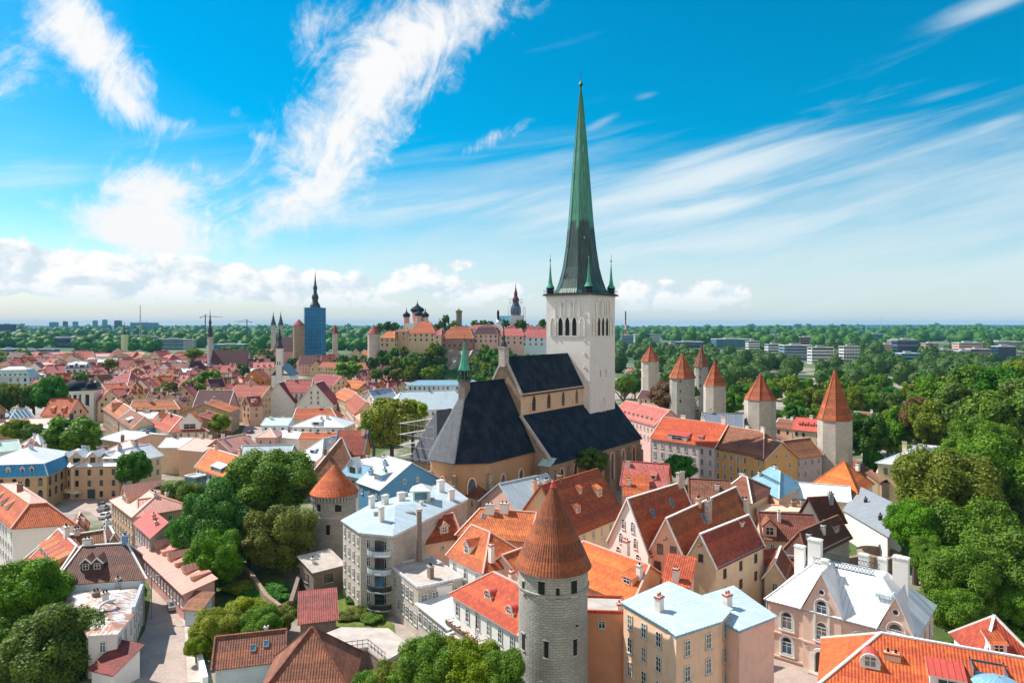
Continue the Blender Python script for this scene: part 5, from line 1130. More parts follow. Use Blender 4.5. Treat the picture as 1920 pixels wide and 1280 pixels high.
H('tiled_house', 'little orange lean-to roof with white chimney against the merchants\' gables', (1243, 1090), (1290, 1098), 11.2, w=4, rise=2.6, k='s', wall='salmon', roof='tile_orange', win=None, ch=[(.5, .1, 2.0, .9, 'limewash', 'trim_red')])
# roofs behind the gables
H('tiled_house', 'pinkish brown tile roof with open hatch left of the leafy courtyard tree', (1166, 907), (1246, 914), 9, w=9, rise=5.0, k='g', wall='salmon', roof='tile_pink', win=None, gw=1, ch=[(.08, .4, 1.4, .9, 'limewash')], dm=[('f', .72, .3, 1.5, 1.0, 'shed')], trim='tile_pink')
H('tiled_house', 'small orange mono-pitch roof between brown roofs behind the white gable', (1172, 928), (1214, 930), 8, w=7, rise=3.4, k='s', wall='sand', roof='tile_orange', win=None, ch=[(.15, .5, 1.6, .9, 'limewash')])
H('tiled_house', 'plain brown tile roof behind the big stone chimney stack', (1296, 940), (1368, 944), 9.5, w=9, rise=4.2, k='g', wall='salmon', roof='tile_old', win=None, ch=[(.7, .3, 1.0, .9, 'limewash')], trim='tile_old')
H('hipped_house', 'speckled brown hipped roof next to the pale blue ladder roof', (1345, 930), (1408, 942), 9.5, C=(1452, 918), rise=3.8, k='g', hip=(3, 4), wall='sand', roof='tile_brown', win=None, ch=[(.3, .6, 1.2, 1.3, 'limewash')])
hb = H('hipped_house', 'pale blue metal hip roof with dark roof ladders before the lilac facade', (1405, 902), (1460, 932), 9.5, C=(1504, 908), rise=3.4, k='g', hip=(4, 4), wall='salmon', roof='metal_blue', trim='metal_pale', win=None, ch=[(.5, .5, 1.0, 1.2, 'metal_pale'), (.2, .2, 1.2, .9, 'metal_pale')])
g = MB(); a, b = hb.q(.15, .22, hb.ze + 1.75), hb.q(.85, .22, hb.ze + 1.75)
for o_ in (0, .5): g.bar(a + Vector((0, 0, o_ * .7)) + hb.ev * o_, b + Vector((0, 0, o_ * .7)) + hb.ev * o_, .12, .12, 'iron')
for i in range(12): p = a.lerp(b, i / 11); g.bar(p, p + Vector((0, 0, .35)) + hb.ev * .5, .08, .08, 'iron')
g.build('roof_ladder', hb.roof)
H('low_building', 'pale grey ribbed metal roof house before the orange cone-like roof', (1478, 930), (1592, 940), 7.5, w=9, rise=2.6, k='g', wall='cream', roof='metal_white', trim='metal_white', win=None, gw=1, ch=[(.12, .3, 1.0, .7, 'metal_grey')])
H('hipped_house', 'smooth bright orange tent roof with rounded eaves near the wall tower', (1528, 903), (1606, 922), 9, C=(1636, 905), rise=5.4, k='g', hip=(6, 6), wall='white', roof='tile_bright', win=None, ch=[(.8, .6, 1.0, .9, 'limewash')], trim='tile_bright')
H('low_building', 'peach terrace wall below the pale blue ladder roof', (1424, 960), (1530, 962), 7.5, w=6, k='f', wall='salmon', roof='salmon', win=None, cornice='trim_pink', ch=[(.9, .8, 1.6, 1.0, 'metal_grey'), (.75, .9, 1.4, 1.0, 'brick')])
H('gabled_house', 'dark brown steep roof with small white triangular gable', (1500, 967), (1540, 972), 8.5, Rg=(1557, 931), rise=4.2, k='p', wall='white', roof='tile_dark', win=None, ch=[(.6, .9, 1.8, 1.0, 'metal_grey')], trim='tile_brown')
H('tiled_house', 'long brown tile roof with peach gable dormer beside the merchants\' houses', (1432, 1008), (1530, 1014), 8, w=9, rise=3.8, k='g', wall='sand', roof='tile_brown', win=(2, 3, 2.6, .9, 1.5), ch=[(.35, .35, 2.0, .6, 'limewash')], dm=[('f', .12, .05, 2.6, 2.0, 'gable')], dmw='salmon', trim='tile_brown')
H('hipped_house', 'dark brown hipped roof with two white chimneys above the orange shed roof', (1462, 1036), (1510, 1042), 7.6, C=(1592, 1003), rise=3.6, k='p', hip=(2.5, 0), wall='grey', roof='tile_dark', win=None, ch=[(.75, .2, 1.4, .9, 'limewash'), (.7, .55, 1.4, .9, 'limewash')], dm=[('r', .8, .3, 1.8, 1.2, 'shed')], trim='tile_brown')
H('shed', 'bright orange mono-pitch roof below the dark brown hipped roof', (1468, 1088), (1528, 1078), 5, w=7, rise=2.6, k='s', wall='sand', roof='tile_bright', win=(1, 3, 1.8, .9, 1.5), ch=[])
H('tiled_house', 'deep rust roof in shade squeezed beside the cream corner gable', (1434, 1078), (1472, 1084), 7, w=9, rise=2.4, k='p', wall='sand', roof='tile_rust', win=(2, 3, 2, .9, 1.5), ch=[])
H('low_building', 'long house with grey slate-like metal roof beside the big park trees', (1584, 956), (1664, 1003), 6.6, C=(1690, 975), rise=2.6, k='s', wall='white', roof='metal_grey', win=None, ch=[(.75, .3, 1.4, .5, 'iron'), (.3, .6, 1.2, .4, 'iron'), (.85, .7, 1.4, .5, 'iron')], cornice='metal_pale')
# ring of the ruined round bastion
g = MB(); c = P(1648, 1034, 3.0); t = thing('ruined_bastion', 'low ruined ring of pinkish stone wall beside the dark brown houses', 'ruin', (c.x, c.y, 0)); g.lathe([(4.2, -.3), (4.2, 3.0), (3.1, 3.05), (3.0, .3)], 30, (0, 0, 0), 'stone_warm', cap=False); g.build('ring_wall', t); g = MB(); g.bar((-4, -.5, 1.2), (-9, -2.5, 1.2), 1.0, 2.6, 'stone_warm'); g.build('spur_wall', t)
H('villa', 'yellow villa with white metal roof half hidden by the big tree', (1646, 868), (1706, 874), 12, C=(1782, 838), rise=1.6, k='g', hip=(3, 3), wall='yellow', roof='metal_white', trim='metal_white', win=(2, 3.2, 2.8, 1.0, 1.8), ch=[(.1, .5, 2.0, 1.2, 'yellow'), (.5, .6, 1.4, 1.2, 'limewash'), (.8, .5, 1.2, 1.0, 'metal_pale')])
H('low_building', 'white roofed lower part of the yellow villa with dentil cornice', (1646, 886), (1700, 892), 8, w=6, k='s', rise=.8, wall='yellow', roof='metal_white', win=None, ch=[])
# ---------------------------------------------------------------- pink palace with white roof, and the terrace house below it
def palace():
    ze = 8.8; A = P(1440, 1120, ze); B = P(1712, 1163, ze); B = A + (P(1650, 1174, ze) - A) * 1.0
    u = B - A; u.z = 0; U = u.length; eu = u / U; ev = Vector((-eu.y, eu.x, 0)); nu = -ev
    Wd = 13.5; U += 4.2
    base = A + eu * U / 2 + ev * Wd / 2; base.z = 0
    t = thing('palace', 'pink neo-gothic palace with white metal roof, pointed gables and tall white chimneys', 'house', base)
    TAKEN.append((base.x, base.y, 12)); up = Vector((0, 0, 1)); a0 = A.copy(); a0.z = 0
    q = lambda x, y, z: a0 + eu * x + ev * y + up * z - base
    b = MB(); b.prism([tuple(q(x, y, 0))[:2] for x, y in ((0, 0), (U, 0), (U, Wd), (0, Wd))], -.4, ze, 'pink')
    g1, g2 = (U * .40, 5.2, 5.6), (U * .885, 4.0, 4.6)
    for gx, gw_, gh in (g1, g2):
        b.prism([tuple(q(x, y, 0))[:2] for x, y in ((gx - gw_ / 2, -.28), (gx + gw_ / 2, -.28), (gx + gw_ / 2, .05), (gx - gw_ / 2, .05))], -.4, ze - .01, 'pink')
        b.face([q(gx - gw_ / 2, -.28, ze - .01), q(gx + gw_ / 2, -.28, ze - .01), q(gx, -.28, ze + gh)], 'pink')
        b.face([q(gx + gw_ / 2, .3, ze), q(gx - gw_ / 2, .3, ze), q(gx, .3, ze + gh)], 'pink')
    b.build('wall', t)
    r = MB(); oh = .45; zr = ze + 5.0; hi = 5.0; zo = ze - .2
    c = [q(-oh, -oh, zo), q(U + oh, -oh, zo), q(U + oh, Wd + oh, zo), q(-oh, Wd + oh, zo)]
    R0, R1 = q(hi, Wd * .5, zr), q(U - hi, Wd * .5, zr); F0, F1 = q(hi, Wd * .5 - 1.6, zr), q(U - hi, Wd * .5 - 1.6, zr); K0, K1 = q(hi, Wd * .5 + 1.6, zr), q(U - hi, Wd * .5 + 1.6, zr)
    r.shell([[c[0], c[1], F1, F0], [c[1], c[2], K1, F1], [c[2], c[3], K0, K1], [c[3], c[0], F0, K0], [F0, F1, K1, K0]], .14, 'metal_white', 'metal_grey')
    sl = (zr - zo) / (Wd * .5 - 1.6 + oh)
    for gx, gw_, gh in (g1, g2):
        run = (gh + .25) / sl
        for s in (-1, 1):
            pl = [q(gx + s * (gw_ / 2 + .35), -.62, ze - .28), q(gx, -.62, ze + gh + .12), q(gx, min(run + .2, 6), ze + gh + .12), q(gx + s * (gw_ / 2 + .35), .1, ze - .28 + .35)]
            r.shell([pl if s < 0 else pl[::-1]], .14, 'metal_white', 'trim_white')
    for i in range(2): r.bar(c[0 + i], (F0, F1)[i], .2, .16, 'metal_white')
    for i in range(26):                       # snow guards
        x = .6 + i * (U - 1) / 26
        if all(abs(x - gx) > gw_ / 2 + .3 for gx, gw_, gh in (g1, g2)): r.box(q(x, .55, zo + .55), eu * .06, ev * .06, .3, 'metal_grey')
    ro = r.build('roof', t)
    g = MB()
    for y, z in ((Wd * .5 - 1.6, zr), (Wd * .5 + 1.6, zr)):
        for zz in (.1, .9): g.bar(q(hi, y, z + zz), q(U - hi - 1, y, z + zz), .07, .07, 'iron')
        n = 18
        for k in range(n): 
            x0, x1 = hi + (U - 2 * hi - 1) * k / n, hi + (U - 2 * hi - 1) * (k + 1) / n; g.bar(q(x0, y, z + .1), q(x1, y, z + .9), .05, .05, 'iron'); g.bar(q(x1, y, z + .1), q(x0, y, z + .9), .05, .05, 'iron')
    g.build('ridge_railing', ro)
    for x, y, z, w, h in ((2.0, 8.5, ze + 1.5, 1.5, 4.8), (4.6, 7.5, ze + 3.5, 1.9, 4.6), (7.2, 3.3, ze + 2.4, 1.0, 4.2), (U * .70, 9.5, ze + 2, 1.2, 4.6), (U - 3.2, 8.2, ze + 1.5, 2.0, 6.2), (U * .55, 11, ze + 1, 1.4, 5.2)):
        put('chimney', chimney_mesh(w, .9 if w < 1.6 else 1.2, h, 'white', 'metal_white'), ro, q(x, y, z), math.atan2(eu.y, eu.x))
    g = MB(); g.box(q(U * .78, Wd * .5 - 3.4, zr - 2.1 + .25), eu * 1.0, ev * 1.1, .5, 'metal_pale'); g.build('skylight', ro)
    ang = math.atan2(eu.y, eu.x)
    def win(x, z, w, h, y=-.02, style='a', name=True):
        o = add_window(t, q(x, y, z), ang, w, h, style); return o
    def surround(x, z, w, h, y=-.03):
        g = MB(); rr = w / 2 + .3
        for s in (-1, 1): g.box(q(x + s * (w / 2 + .2), y - .06, z - .2), eu * .14, ev * .07, h + .2, 'trim_white')
        for i in range(8):
            p = [q(x + (w / 2 + .2) * math.cos(math.pi * k / 8), y - .06, z + h + (w / 2 + .2) * math.sin(math.pi * k / 8)) for k in (i, i + 1)]; g.bar(p[0], p[1], .26, .14, 'trim_white')
        g.box(q(x, y - .1, z - .36), eu * (w / 2 + .4), ev * .14, .2, 'trim_white'); g.build('window_surround', t)
    for x in (U * .145,):
        for z in (4.9, 1.2): win(x, z, 1.5, 1.8); surround(x, z, 1.5, 1.8)
    win(g1[0], 8.5, 1.5, 1.3, -.3); win(g1[0], 4.8, 1.5, 1.9, -.3); surround(g1[0], 4.8, 1.5, 5.0, -.3)
    win(U * .665, 4.6, 2.3, 1.6); surround(U * .665, 4.6, 2.3, 1.6); win(U * .665, 1.0, 2.0, 1.6)
    win(g2[0], 8.1, 1.7, .9, -.3); surround(g2[0], 6.4, 1.9, 2.6, -.3); win(g2[0], 4.4, 1.3, 1.6, -.3)
    for gx, z in ((g1[0], ze + 2.9), (g2[0], ze + 2.6)):
        g = MB(); n = 14
        for k in range(n):
            p = [q(gx + .42 * math.cos(6.283 * i / n), -.34, z + .42 * math.sin(6.283 * i / n)) for i in (k, k + 1)]; g.bar(p[0], p[1], .16, .16, 'trim_white')
        g.face([q(gx + .36 * math.cos(6.283 * i / n), -.31, z + .36 * math.sin(6.283 * i / n)) for i in range(n)], 'glass'); g.build('round_window', t)
    for x, z in ((g1[0] - 2.2, 3.7), (g1[0] + 2.2, 3.2)):
        g = MB(); n = 12
        for k in range(n):
            p = [q(x + .36 * math.cos(6.283 * i / n), -.32, z + .36 * math.sin(6.283 * i / n)) for i in (k, k + 1)]; g.bar(p[0], p[1], .18, .16, 'trim_white')
        g.build('medallion', t)
    g = MB(); g.face([q(g1[0] - .8, -.33, .2), q(g1[0] + .8, -.33, .2), q(g1[0] + .8, -.33, 2.4)] + [q(g1[0] + .8 * math.cos(math.pi * i / 8), -.33, 2.4 + .8 * math.sin(math.pi * i / 8)) for i in range(1, 8)] + [q(g1[0] - .8, -.33, 2.4)], 'frame_dark')
    for s in (-1, 1): g.box(q(g1[0] + s * 1.1, -.5, 0), eu * .25, ev * .25, 2.5, 'trim_white')
    for i in range(8):
        p = [q(g1[0] + 1.1 * math.cos(math.pi * k / 8), -.5, 2.4 + 1.1 * math.sin(math.pi * k / 8)) for k in (i, i + 1)]; g.bar(p[0], p[1], .5, .45, 'trim_white')
    g.box(q(g1[0], -.9, 0), eu * 1.5, ev * .7, .2, 'concrete'); g.build('portal', t)
    g = MB()
    for z, hh in ((4.0, .22), (ze - .45, .35), (.5, .2)): g.bar(q(-.1, -.12, z), q(U + .1, -.12, z), .24, hh, 'rose'); g.bar(q(U + .12, 0, z), q(U + .12, Wd, z), .24, hh, 'rose')
    for gx, gw_, gh in (g1, g2): g.bar(q(gx - gw_ / 2 - .05, -.4, 4.0), q(gx + gw_ / 2 + .05, -.4, 4.0), .22, .24, 'rose')
    g.build('string_course', t)
    e2 = ev; a2 = math.atan2(e2.y, e2.x)
    for y in (3.0, 7.0, 10.8):
        for z in (4.9, 1.2): add_window(t, q(U + .02, y, z), a2, 1.2, 2.0, 'w')
    for x, s_ in ((-.12, 0), (U * .53, 0)):
        g = MB(); g.tube(q(x, -.2, 0), q(x, -.2, ze - .2), .07, .07, 6, 'metal_pale'); g.build('downpipe', t)
palace()
h = H('tiled_house', 'large orange pantile roof with cut-in white terrace and arched red dormer', Vector((34.8, 76.6, 10)), Vector((54.5, 66.9, 10)), 10, w=12, rise=4.2, k='g', hip=(6, 0), wall='white', roof='tile_bright', win=None, ch=[(.32, .30, .8, 1.7, 'salmon', 'tile_orange')], dm=[('f', .22, .36, 2.0, 1.8, 'arch'), ('f', .55, .2, 3.2, 1.7, 'shed')], dmr='metal_red', trim='trim_white', verge=True, oh=.5)
g = MB(); up = Vector((0, 0, 1)); p = h.q(.73, .28, 11.3)
g.box(p, h.eu * 1.6, h.ev * 1.6, .2, 'concrete')
for s in range(4):
    c = [(-1.5, -1.5), (1.5, -1.5), (1.5, 1.5), (-1.5, 1.5)][s]; g.bar(p + h.eu * c[0] + h.ev * c[1], p + h.eu * c[0] + h.ev * c[1] + up * 2.6, .1, .1, 'iron')
    g.box(p + h.eu * c[0] * .98 + up * .2 if s % 2 else p + h.ev * c[1] * .98 + up * .2, h.eu * (.03 if s % 2 else 1.4), h.ev * (1.4 if s % 2 else .03), 2.2, 'glass_blue')
g.build('roof_terrace', h.roof)
u_ = MB(); pc = h.q(.75, .02, 11.1) + h.org; c0 = Vector((0, 0, 0)); t = thing('parasol', 'round teal blue parasol on the roof terrace beside the orange pantile roof', 'parasol', pc)
u_.lathe([(2.5, 2.2), (1.6, 2.75), (.1, 3.1)], 10, (0, 0, 0), 'metal_blue', smooth=False, cap=False); u_.build('canopy', t); u_ = MB(); u_.tube((0, 0, -.8), (0, 0, 3.15), .05, .05, 6, 'iron'); u_.build('pole', t)
H('cone_roof_house', 'small orange half-cone roof at the right edge near park trees', (1846, 1234), (1946, 1240), 11, w=7, rise=3.6, k='g', hip=(3.2, 3.2), wall='white', roof='tile_orange', win=None, ch=[], dm=[('f', .3, .1, 1.8, 1.2, 'shed')])
# ---------------------------------------------------------------- town wall, its towers, and the long street fronts before it
SL = [(a, z, .5, 1.3) for a, z in ((-115, 0), (-65, 0))]
def wall_tower(px, ytip, ybase, w, Y, lab, n=8, wall='stone', zb=0, rw=None, cone='tile_rust', cat='tower'):
    ze = at(px, ybase, Y).z - zb; S_ = [(-112.5, ze - 2.2, .6, 1.3), (-67.5, ze - 2.2, .6, 1.3), (-112.5, ze - 7, .5, 1.4), (-67.5, ze - 8.5, .5, 1.4), (-112.5, ze - 12, .6, 1.8)]
    return tower('wall_tower', lab, px, ytip, ybase, w, Y, zb, n=n, cone=cone, wall=wall, ph=math.pi / 8, slits=[s for s in S_ if s[1] > .5], corbel=False, rw=rw, group='towers of the town wall', fin=True)
wall_tower(1565, 690, 784, 62, 208, 'wall tower with tall smooth orange spire roof beside the red metal roof', 8, 'stone_pale', rw=60)
wall_tower(1425, 700, 747, 57, 250, 'wall tower with short rust pyramid roof right of the orange long house', 8, 'stone_pale', rw=56)
wall_tower(1340, 675, 722, 41, 300, 'pale narrow wall tower with rust roof and a hatch, behind white chimneys', 8, 'stone_pale', rw=41)
wall_tower(1279, 661, 707, 50, 335, 'broad wall tower with wide rust cone behind the brownish bare tree', 12, 'stone', rw=46)
wall_tower(1315, 647, 686, 29, 400, 'slender wall tower with dark rust cone standing behind the two nearer ones', 12, 'stone', rw=26, cone='tile_brown')
wall_tower(1219, 647, 676, 36, 430, 'small far wall tower with rust roof nearest the white church tower', 8, 'stone_pale', rw=33)
def town_wall():
    pts = [((1660, 905), (1597, 862)), ((1536, 850), (1452, 815)), ((1398, 812), (1360, 790)), ((1318, 775), (1300, 765))]
    labs = ['long town wall with tiled wall-walk running down from the orange spire tower', 'town wall stretch between the orange spire tower and the pyramid tower', 'short town wall piece between the pyramid tower and the narrow tower', 'far town wall piece beside the broad wall tower']
    for (p, q_), lb in zip(pts, labs):
        z = 7.0; a, b = P(*p, z), P(*q_, z); c = (a + b) / 2; c.z = 0; t = thing('town_wall', lb, 'wall', c, 'pieces of the town wall'); g = MB(); d = (b - a); d.z = 0; L = d.length; d.normalize(); n = Vector((d.y, -d.x, 0))
        g.box((0, 0, -.3), d * L / 2, n * .9, 7.3, 'stone_warm'); g.build('masonry', t); g = MB(); 
        g.shell([[d * -L / 2 + n * 1.4 + Vector((0, 0, 6.9)), d * L / 2 + n * 1.4 + Vector((0, 0, 6.9)), d * L / 2 + Vector((0, 0, 7.9)), d * -L / 2 + Vector((0, 0, 7.9))], [d * L / 2 - n * 1.4 + Vector((0, 0, 6.9)), d * -L / 2 - n * 1.4 + Vector((0, 0, 6.9)), d * -L / 2 + Vector((0, 0, 7.9)), d * L / 2 + Vector((0, 0, 7.9))]], .12, 'tile_old'); g.build('tiled_cap', t)
town_wall()
H('long_house', 'long house with brownish roof, white round dormers and pink front beside the church', (1148, 776), (1226, 797), 14, w=13, rise=5.2, k='g', wall='rose', roof='tile_pink', win=(2, 3.2, 2.6, 1.0, 1.8), ch=[(.35, .5, 1.4, 1.2)], dm=[('f', .12 + i * .105, .18, 1.2, 1.1, 'arch') for i in range(8)], dmr='tile_pink', dmw='white', trim='trim_pink', near=True)
h = H('long_house', 'long house with smooth bright orange roof, lilac front and four white chimneys', (1221, 820), (1340, 837), 13, w=15, rise=6.0, k='g', wall='lilac', roof='tile_bright', win=(3, 3.2, 2.6, 1.1, 1.9), ch=[(.3, .55, 2.0, 1.6, 'limewash'), (.62, .55, 2.0, 1.6, 'limewash'), (.95, .5, 2.4, 1.4, 'limewash'), (.88, .7, 2.2, 1.3, 'limewash')], dm=[('f', .42, .02, 7, 1.7, 'shed'), ('f', .74, .2, 1.6, .9, 'shed')], dmr='metal_red', dmw='lilac', trim='trim_pink', cornice='trim_pink', near=True)
H('long_house', 'ochre fronted long house with brown hipped tile roof before the pyramid tower', (1341, 839), (1431, 857), 12.5, w=13, rise=6.0, k='g', hip=(0, 5), wall='ochre', roof='tile_brown', win=(3, 3.2, 2.2, 1.1, 1.9), ch=[(.35, .55, 1.6, 1.2, 'limewash'), (.7, .5, 1.6, 1.2, 'limewash')], trim='trim_pink', near=True)
H('gabled_house', 'orange walled gable with balcony window adjoining a brown tiled roof', (1434, 862), (1496, 858), 12, w=10, rise=4.6, k='p', wall='ochre', roof='tile_brown', win=(2, 3.2, 5, 1.0, 1.6), gw=2, ch=[], trim='trim_pink', near=True)
H('gabled_house', 'grey lilac house with speckled brown roof at the foot of the orange spire tower', (1492, 858), (1541, 851), 11.4, w=9, rise=4.2, k='g', wall='lilac', roof='tile_brown', win=(3, 3.2, 2.2, .9, 1.6), ch=[], trim='trim_pink', near=True)
H('gabled_house', 'cream house with bright red metal roof and row of dormers left of the spire tower', (1487, 804), (1540, 809), 9, w=11, rise=4.0, k='g', wall='cream', roof='metal_red', trim='metal_red', win=(2, 3.2, 2.4, .9, 1.5), ch=[(.5, .5, 1.5, 1.2, 'limewash')], dm=[('f', .2 + i * .2, .3, 1.2, 1.0, 'shed') for i in range(4)], dmr='metal_red')
H('gabled_house', 'small brown roofed house left of the cream red-roofed house', (1452, 800), (1485, 804), 7, w=9, rise=3.2, k='g', wall='beige', roof='tile_old', win=(1, 3, 2.4, .9, 1.4), ch=[(.3, .5, 1.3, 1.0, 'limewash'), (.7, .5, 1.3, 1.0, 'limewash')])
H('gabled_house', 'brown tiled house with cream dormers behind the tall dark tree', (1645, 792), (1690, 797), 7, w=12, rise=4.0, k='g', wall='cream', roof='tile_pink', win=(1, 3, 2.4, .9, 1.4), ch=[(.2, .5, 1.2, 1.0, 'limewash'), (.8, .5, 1.2, 1.0, 'limewash')], dm=[('f', .3, .25, 3, 1.5, 'shed')], dmw='cream')
H('gabled_house', 'small rust roofed house between the spire tower and the dark tree', (1598, 786), (1640, 790), 7, w=9, rise=3.2, k='g', wall='beige', roof='tile_old', win=None)
H('gabled_house', 'grey stone gable with dark slate roof before the pyramid wall tower', (1318, 800), (1392, 803), 13, w=10, rise=4.5, k='g', hip=(0, 0), wall='stone', roof='metal_slate', trim='trim_grey', win=None, ch=[(.2, .5, 1.4, 1.2, 'limewash')])
for i, (x, y, w, rf, wl, lb) in enumerate(((1172, 700, 52, 'tile_pink', 'cream', 'pink tiled house just right of the white church tower'), (1184, 722, 44, 'tile_orange', 'cream', 'orange hipped house before the far small wall tower'), (1196, 745, 40, 'tile_purple', 'sand', 'dark brown roofed house among trees right of the church'), (1213, 708, 44, 'tile_rust', 'white', 'rust roofed house at the foot of the small wall tower'), (1238, 742, 46, 'metal_white', 'beige', 'pale metal roofed house before the bare brownish tree'))):
    H('gabled_house', lb, (x, y), (x + w, y + 3), 8, w=11, rise=4, k='g', hip=(4, 0) if i % 2 else (0, 0), wall=wl, roof=rf, win=(1, 3, 3, 1, 1.5))
# ---------------------------------------------------------------- the town beyond the church
NW = dict(win=(2, 3.2, 3.0, 1.1, 1.6))
h = H('twin_gable_house', 'white building of two broad plain gables joined by a balconied front', (490, 757), (553, 757), 8.5, w=16, rise=11, k='p', wall='white', roof='tile_red', win=None, gw=3, near=True, ch=[(.95, .3, 2, 1.0, 'brick')])
H('wing', None, (556, 758), (624, 758), 8.5, w=16, rise=11, k='p', wall='white', roof='tile_red', win=(1, 3, 7, 1.3, 1.9), gw=3, into=h.t, near=True, ch=[])
hw_ = H('wing', None, P(526, 757, 8.5) + Vector((0, 5, 6)), P(575, 757, 8.5) + Vector((0, 5, 6)), 14.5, w=10, rise=6, k='g', wall='white', roof='tile_pink', win=(3, 3.1, 2.2, 1.2, 1.7), into=h.t, near=True, ch=[(.3, .5, 1.5, 1, 'limewash')])
for s0 in (.03, .66):
    for z in (10.6, 7.4):
        g = MB(); a, b = hw_.q(s0, 0, z), hw_.q(s0 + .3, 0, z); g.bar(a + hw_.nu * .6, b + hw_.nu * .6, 1.2, .15, 'concrete'); g.bar(a + hw_.nu * 1.2 + Vector((0, 0, .5)), b + hw_.nu * 1.2 + Vector((0, 0, .5)), .08, 1.0, 'iron'); g.build('balcony', h.t)
H('tiled_house', 'orange tiled house right in front of the white twin gables', (551, 784), (632, 784), 10, w=10, rise=3.8, k='g', hip=(0, 4), wall='salmon', roof='tile_orange', ch=[(.5, .5, 1.5, 1.2, 'salmon')], win=None)
H('hipped_house', 'wide white metal hip roof with round roof light below the twin gables', (547, 799), (646, 800), 9, w=14, rise=3.6, k='g', hip=(9, 9), wall='white', roof='metal_white', trim='metal_white', win=(1, 3, 3, 1, 1.5), ch=[(.5, .3, 1.2, 1.0, 'salmon'), (.6, .35, 1.5, 1.2, 'limewash')], dm=[('f', .45, .1, 4, 1.3, 'shed')], dmr='metal_white')
H('low_building', 'mint white metal roof with small rooftop boxes left of the white hip roof', (491, 797), (538, 797), 8.5, w=12, rise=2.2, k='g', wall='paleblue', roof='metal_mint', trim='metal_white', win=(1, 3, 3, 1, 1.5), ch=[(.2, .4, 1.5, 1.2, 'limewash'), (.6, .6, 1.5, 1.0, 'salmon')])
H('hipped_house', 'small pink house with white hip roof beside the narrow street', (480, 819), (516, 819), 9, w=9, rise=2.4, k='g', hip=(3.5, 3.5), wall='rose', roof='metal_pink', trim='trim_white', win=(2, 3, 2.4, .9, 1.5), ch=[], near=True)
H('low_building', 'jumble of low white metal roofs behind the pink white-hipped house', (516, 818), (560, 822), 8.2, w=9, rise=1.6, k='g', wall='white', roof='metal_white', trim='metal_white', win=None, ch=[(.3, .4, 1.6, .8, 'brick'), (.7, .5, 1.2, .8, 'limewash')])
H('low_building', 'pink flat roofed block with rust edges below the white hip roof', (562, 822), (640, 822), 9.5, w=7, rise=1.6, k='g', wall='salmon', roof='tile_orange', win=None, ch=[(.3, .5, 1.4, .8, 'limewash'), (.6, .5, 1.2, .8, 'limewash')])
H('gabled_house', 'pink roofed row with pale chimneys between the street and orange balcony house', (384, 842), (432, 846), 9, w=12, rise=3.5, k='p', wall='rose', roof='metal_pink', trim='trim_pink', win=(1, 3, 2.4, .9, 1.5), ch=[(.5, .2, 1.6, 1.0, 'limewash'), (.3, .6, 1.6, .9, 'limewash'), (.7, .8, 1.6, .9, 'salmon')])
H('gabled_house', 'pale salmon metal roofs beside the pink roofed row', (336, 842), (382, 846), 9, w=14, rise=2.6, k='g', wall='salmon', roof='metal_pink', trim='trim_pink', win=None, ch=[(.2, .5, 1.6, .9, 'limewash'), (.6, .5, 1.6, .9, 'limewash')])
H('low_building', 'white metal roof with dark ridge left of the salmon roofs', (300, 838), (345, 838), 9, w=11, rise=2.2, k='g', wall='cream', roof='metal_white', trim='metal_white', win=None, ch=[(.3, .5, 1.4, .9, 'brick')])
H('low_building', 'broad white metal roofs right of the big round dark green tree', (188, 822), (235, 830), 8, w=18, rise=1.8, k='g', wall='salmon', roof='metal_white', trim='metal_white', win=None, ch=[(.9, .5, 1.6, 1.1, 'brick')])
H('hipped_house', 'salmon pink tent roof between white roofs near the curved orange house', (205, 842), (250, 842), 8, w=10, rise=2.4, k='g', hip=(4, 4), wall='rose', roof='metal_pink', trim='trim_pink', win=None, ch=[(.2, .5, 1.6, 1.0, 'brick')])
# curved front with orange roof and white pediment
h = H('corner_house', 'curved cream street house with orange roof and white pediment dormer', (318, 809), (389, 807), 10, Dd=(271, 791), rise=4.4, k='p', hip=(7, 6), wall='sand', roof='tile_orange', win=(2, 3.1, 2.3, 1.0, 1.7), style='a', near=True, ch=[(.4, .5, 1.4, 1.0, 'brick'), (.5, .8, 1.4, 1.0, 'limewash')], dm=[('f', .55, .05, 7.5, 2.6, 'gable'), ('l', .35, .3, 3.0, 1.5, 'gable')], dmw='limewash', trim='trim_white')
H('long_house', 'long red-brown tiled house behind the curved cream house', (243, 768), (336, 766), 11, w=11, rise=3.6, k='g', hip=(0, 4), wall='beige', roof='tile_rust', win=(1, 3, 3, 1.3, 1.7), style='a', ch=[(.35, .4, 2.2, 1.4, 'lilac'), (.9, .5, 2.2, 1.2, 'lilac')])
H('street_house', 'tan street house with brown roof at the left end of the curved row', (194, 766), (222, 785), 10, w=10, rise=4.2, k='g', wall='tan', roof='tile_rust', win=(3, 3, 2.2, .9, 1.6), near=True, dm=[('f', .5, .1, 4, 2.2, 'gable')])
H('street_house', 'house with teal glazed roof slope between brown and orange roofs', (224, 788), (247, 803), 9.5, w=9, rise=4.4, k='g', wall='sand', roof='tile_brown', win=(2, 3, 2.2, .9, 1.6), near=True, dm=[('f', .5, .15, 6, 1.2, 'shed')], dmr='metal_mint', dmw='glass_blue')
H('street_house', 'narrow sky blue house tucked beside the curved cream front', (249, 803), (267, 806), 9, w=8, rise=1.2, k='s', wall='blue', roof='metal_blue', win=None, ch=[])
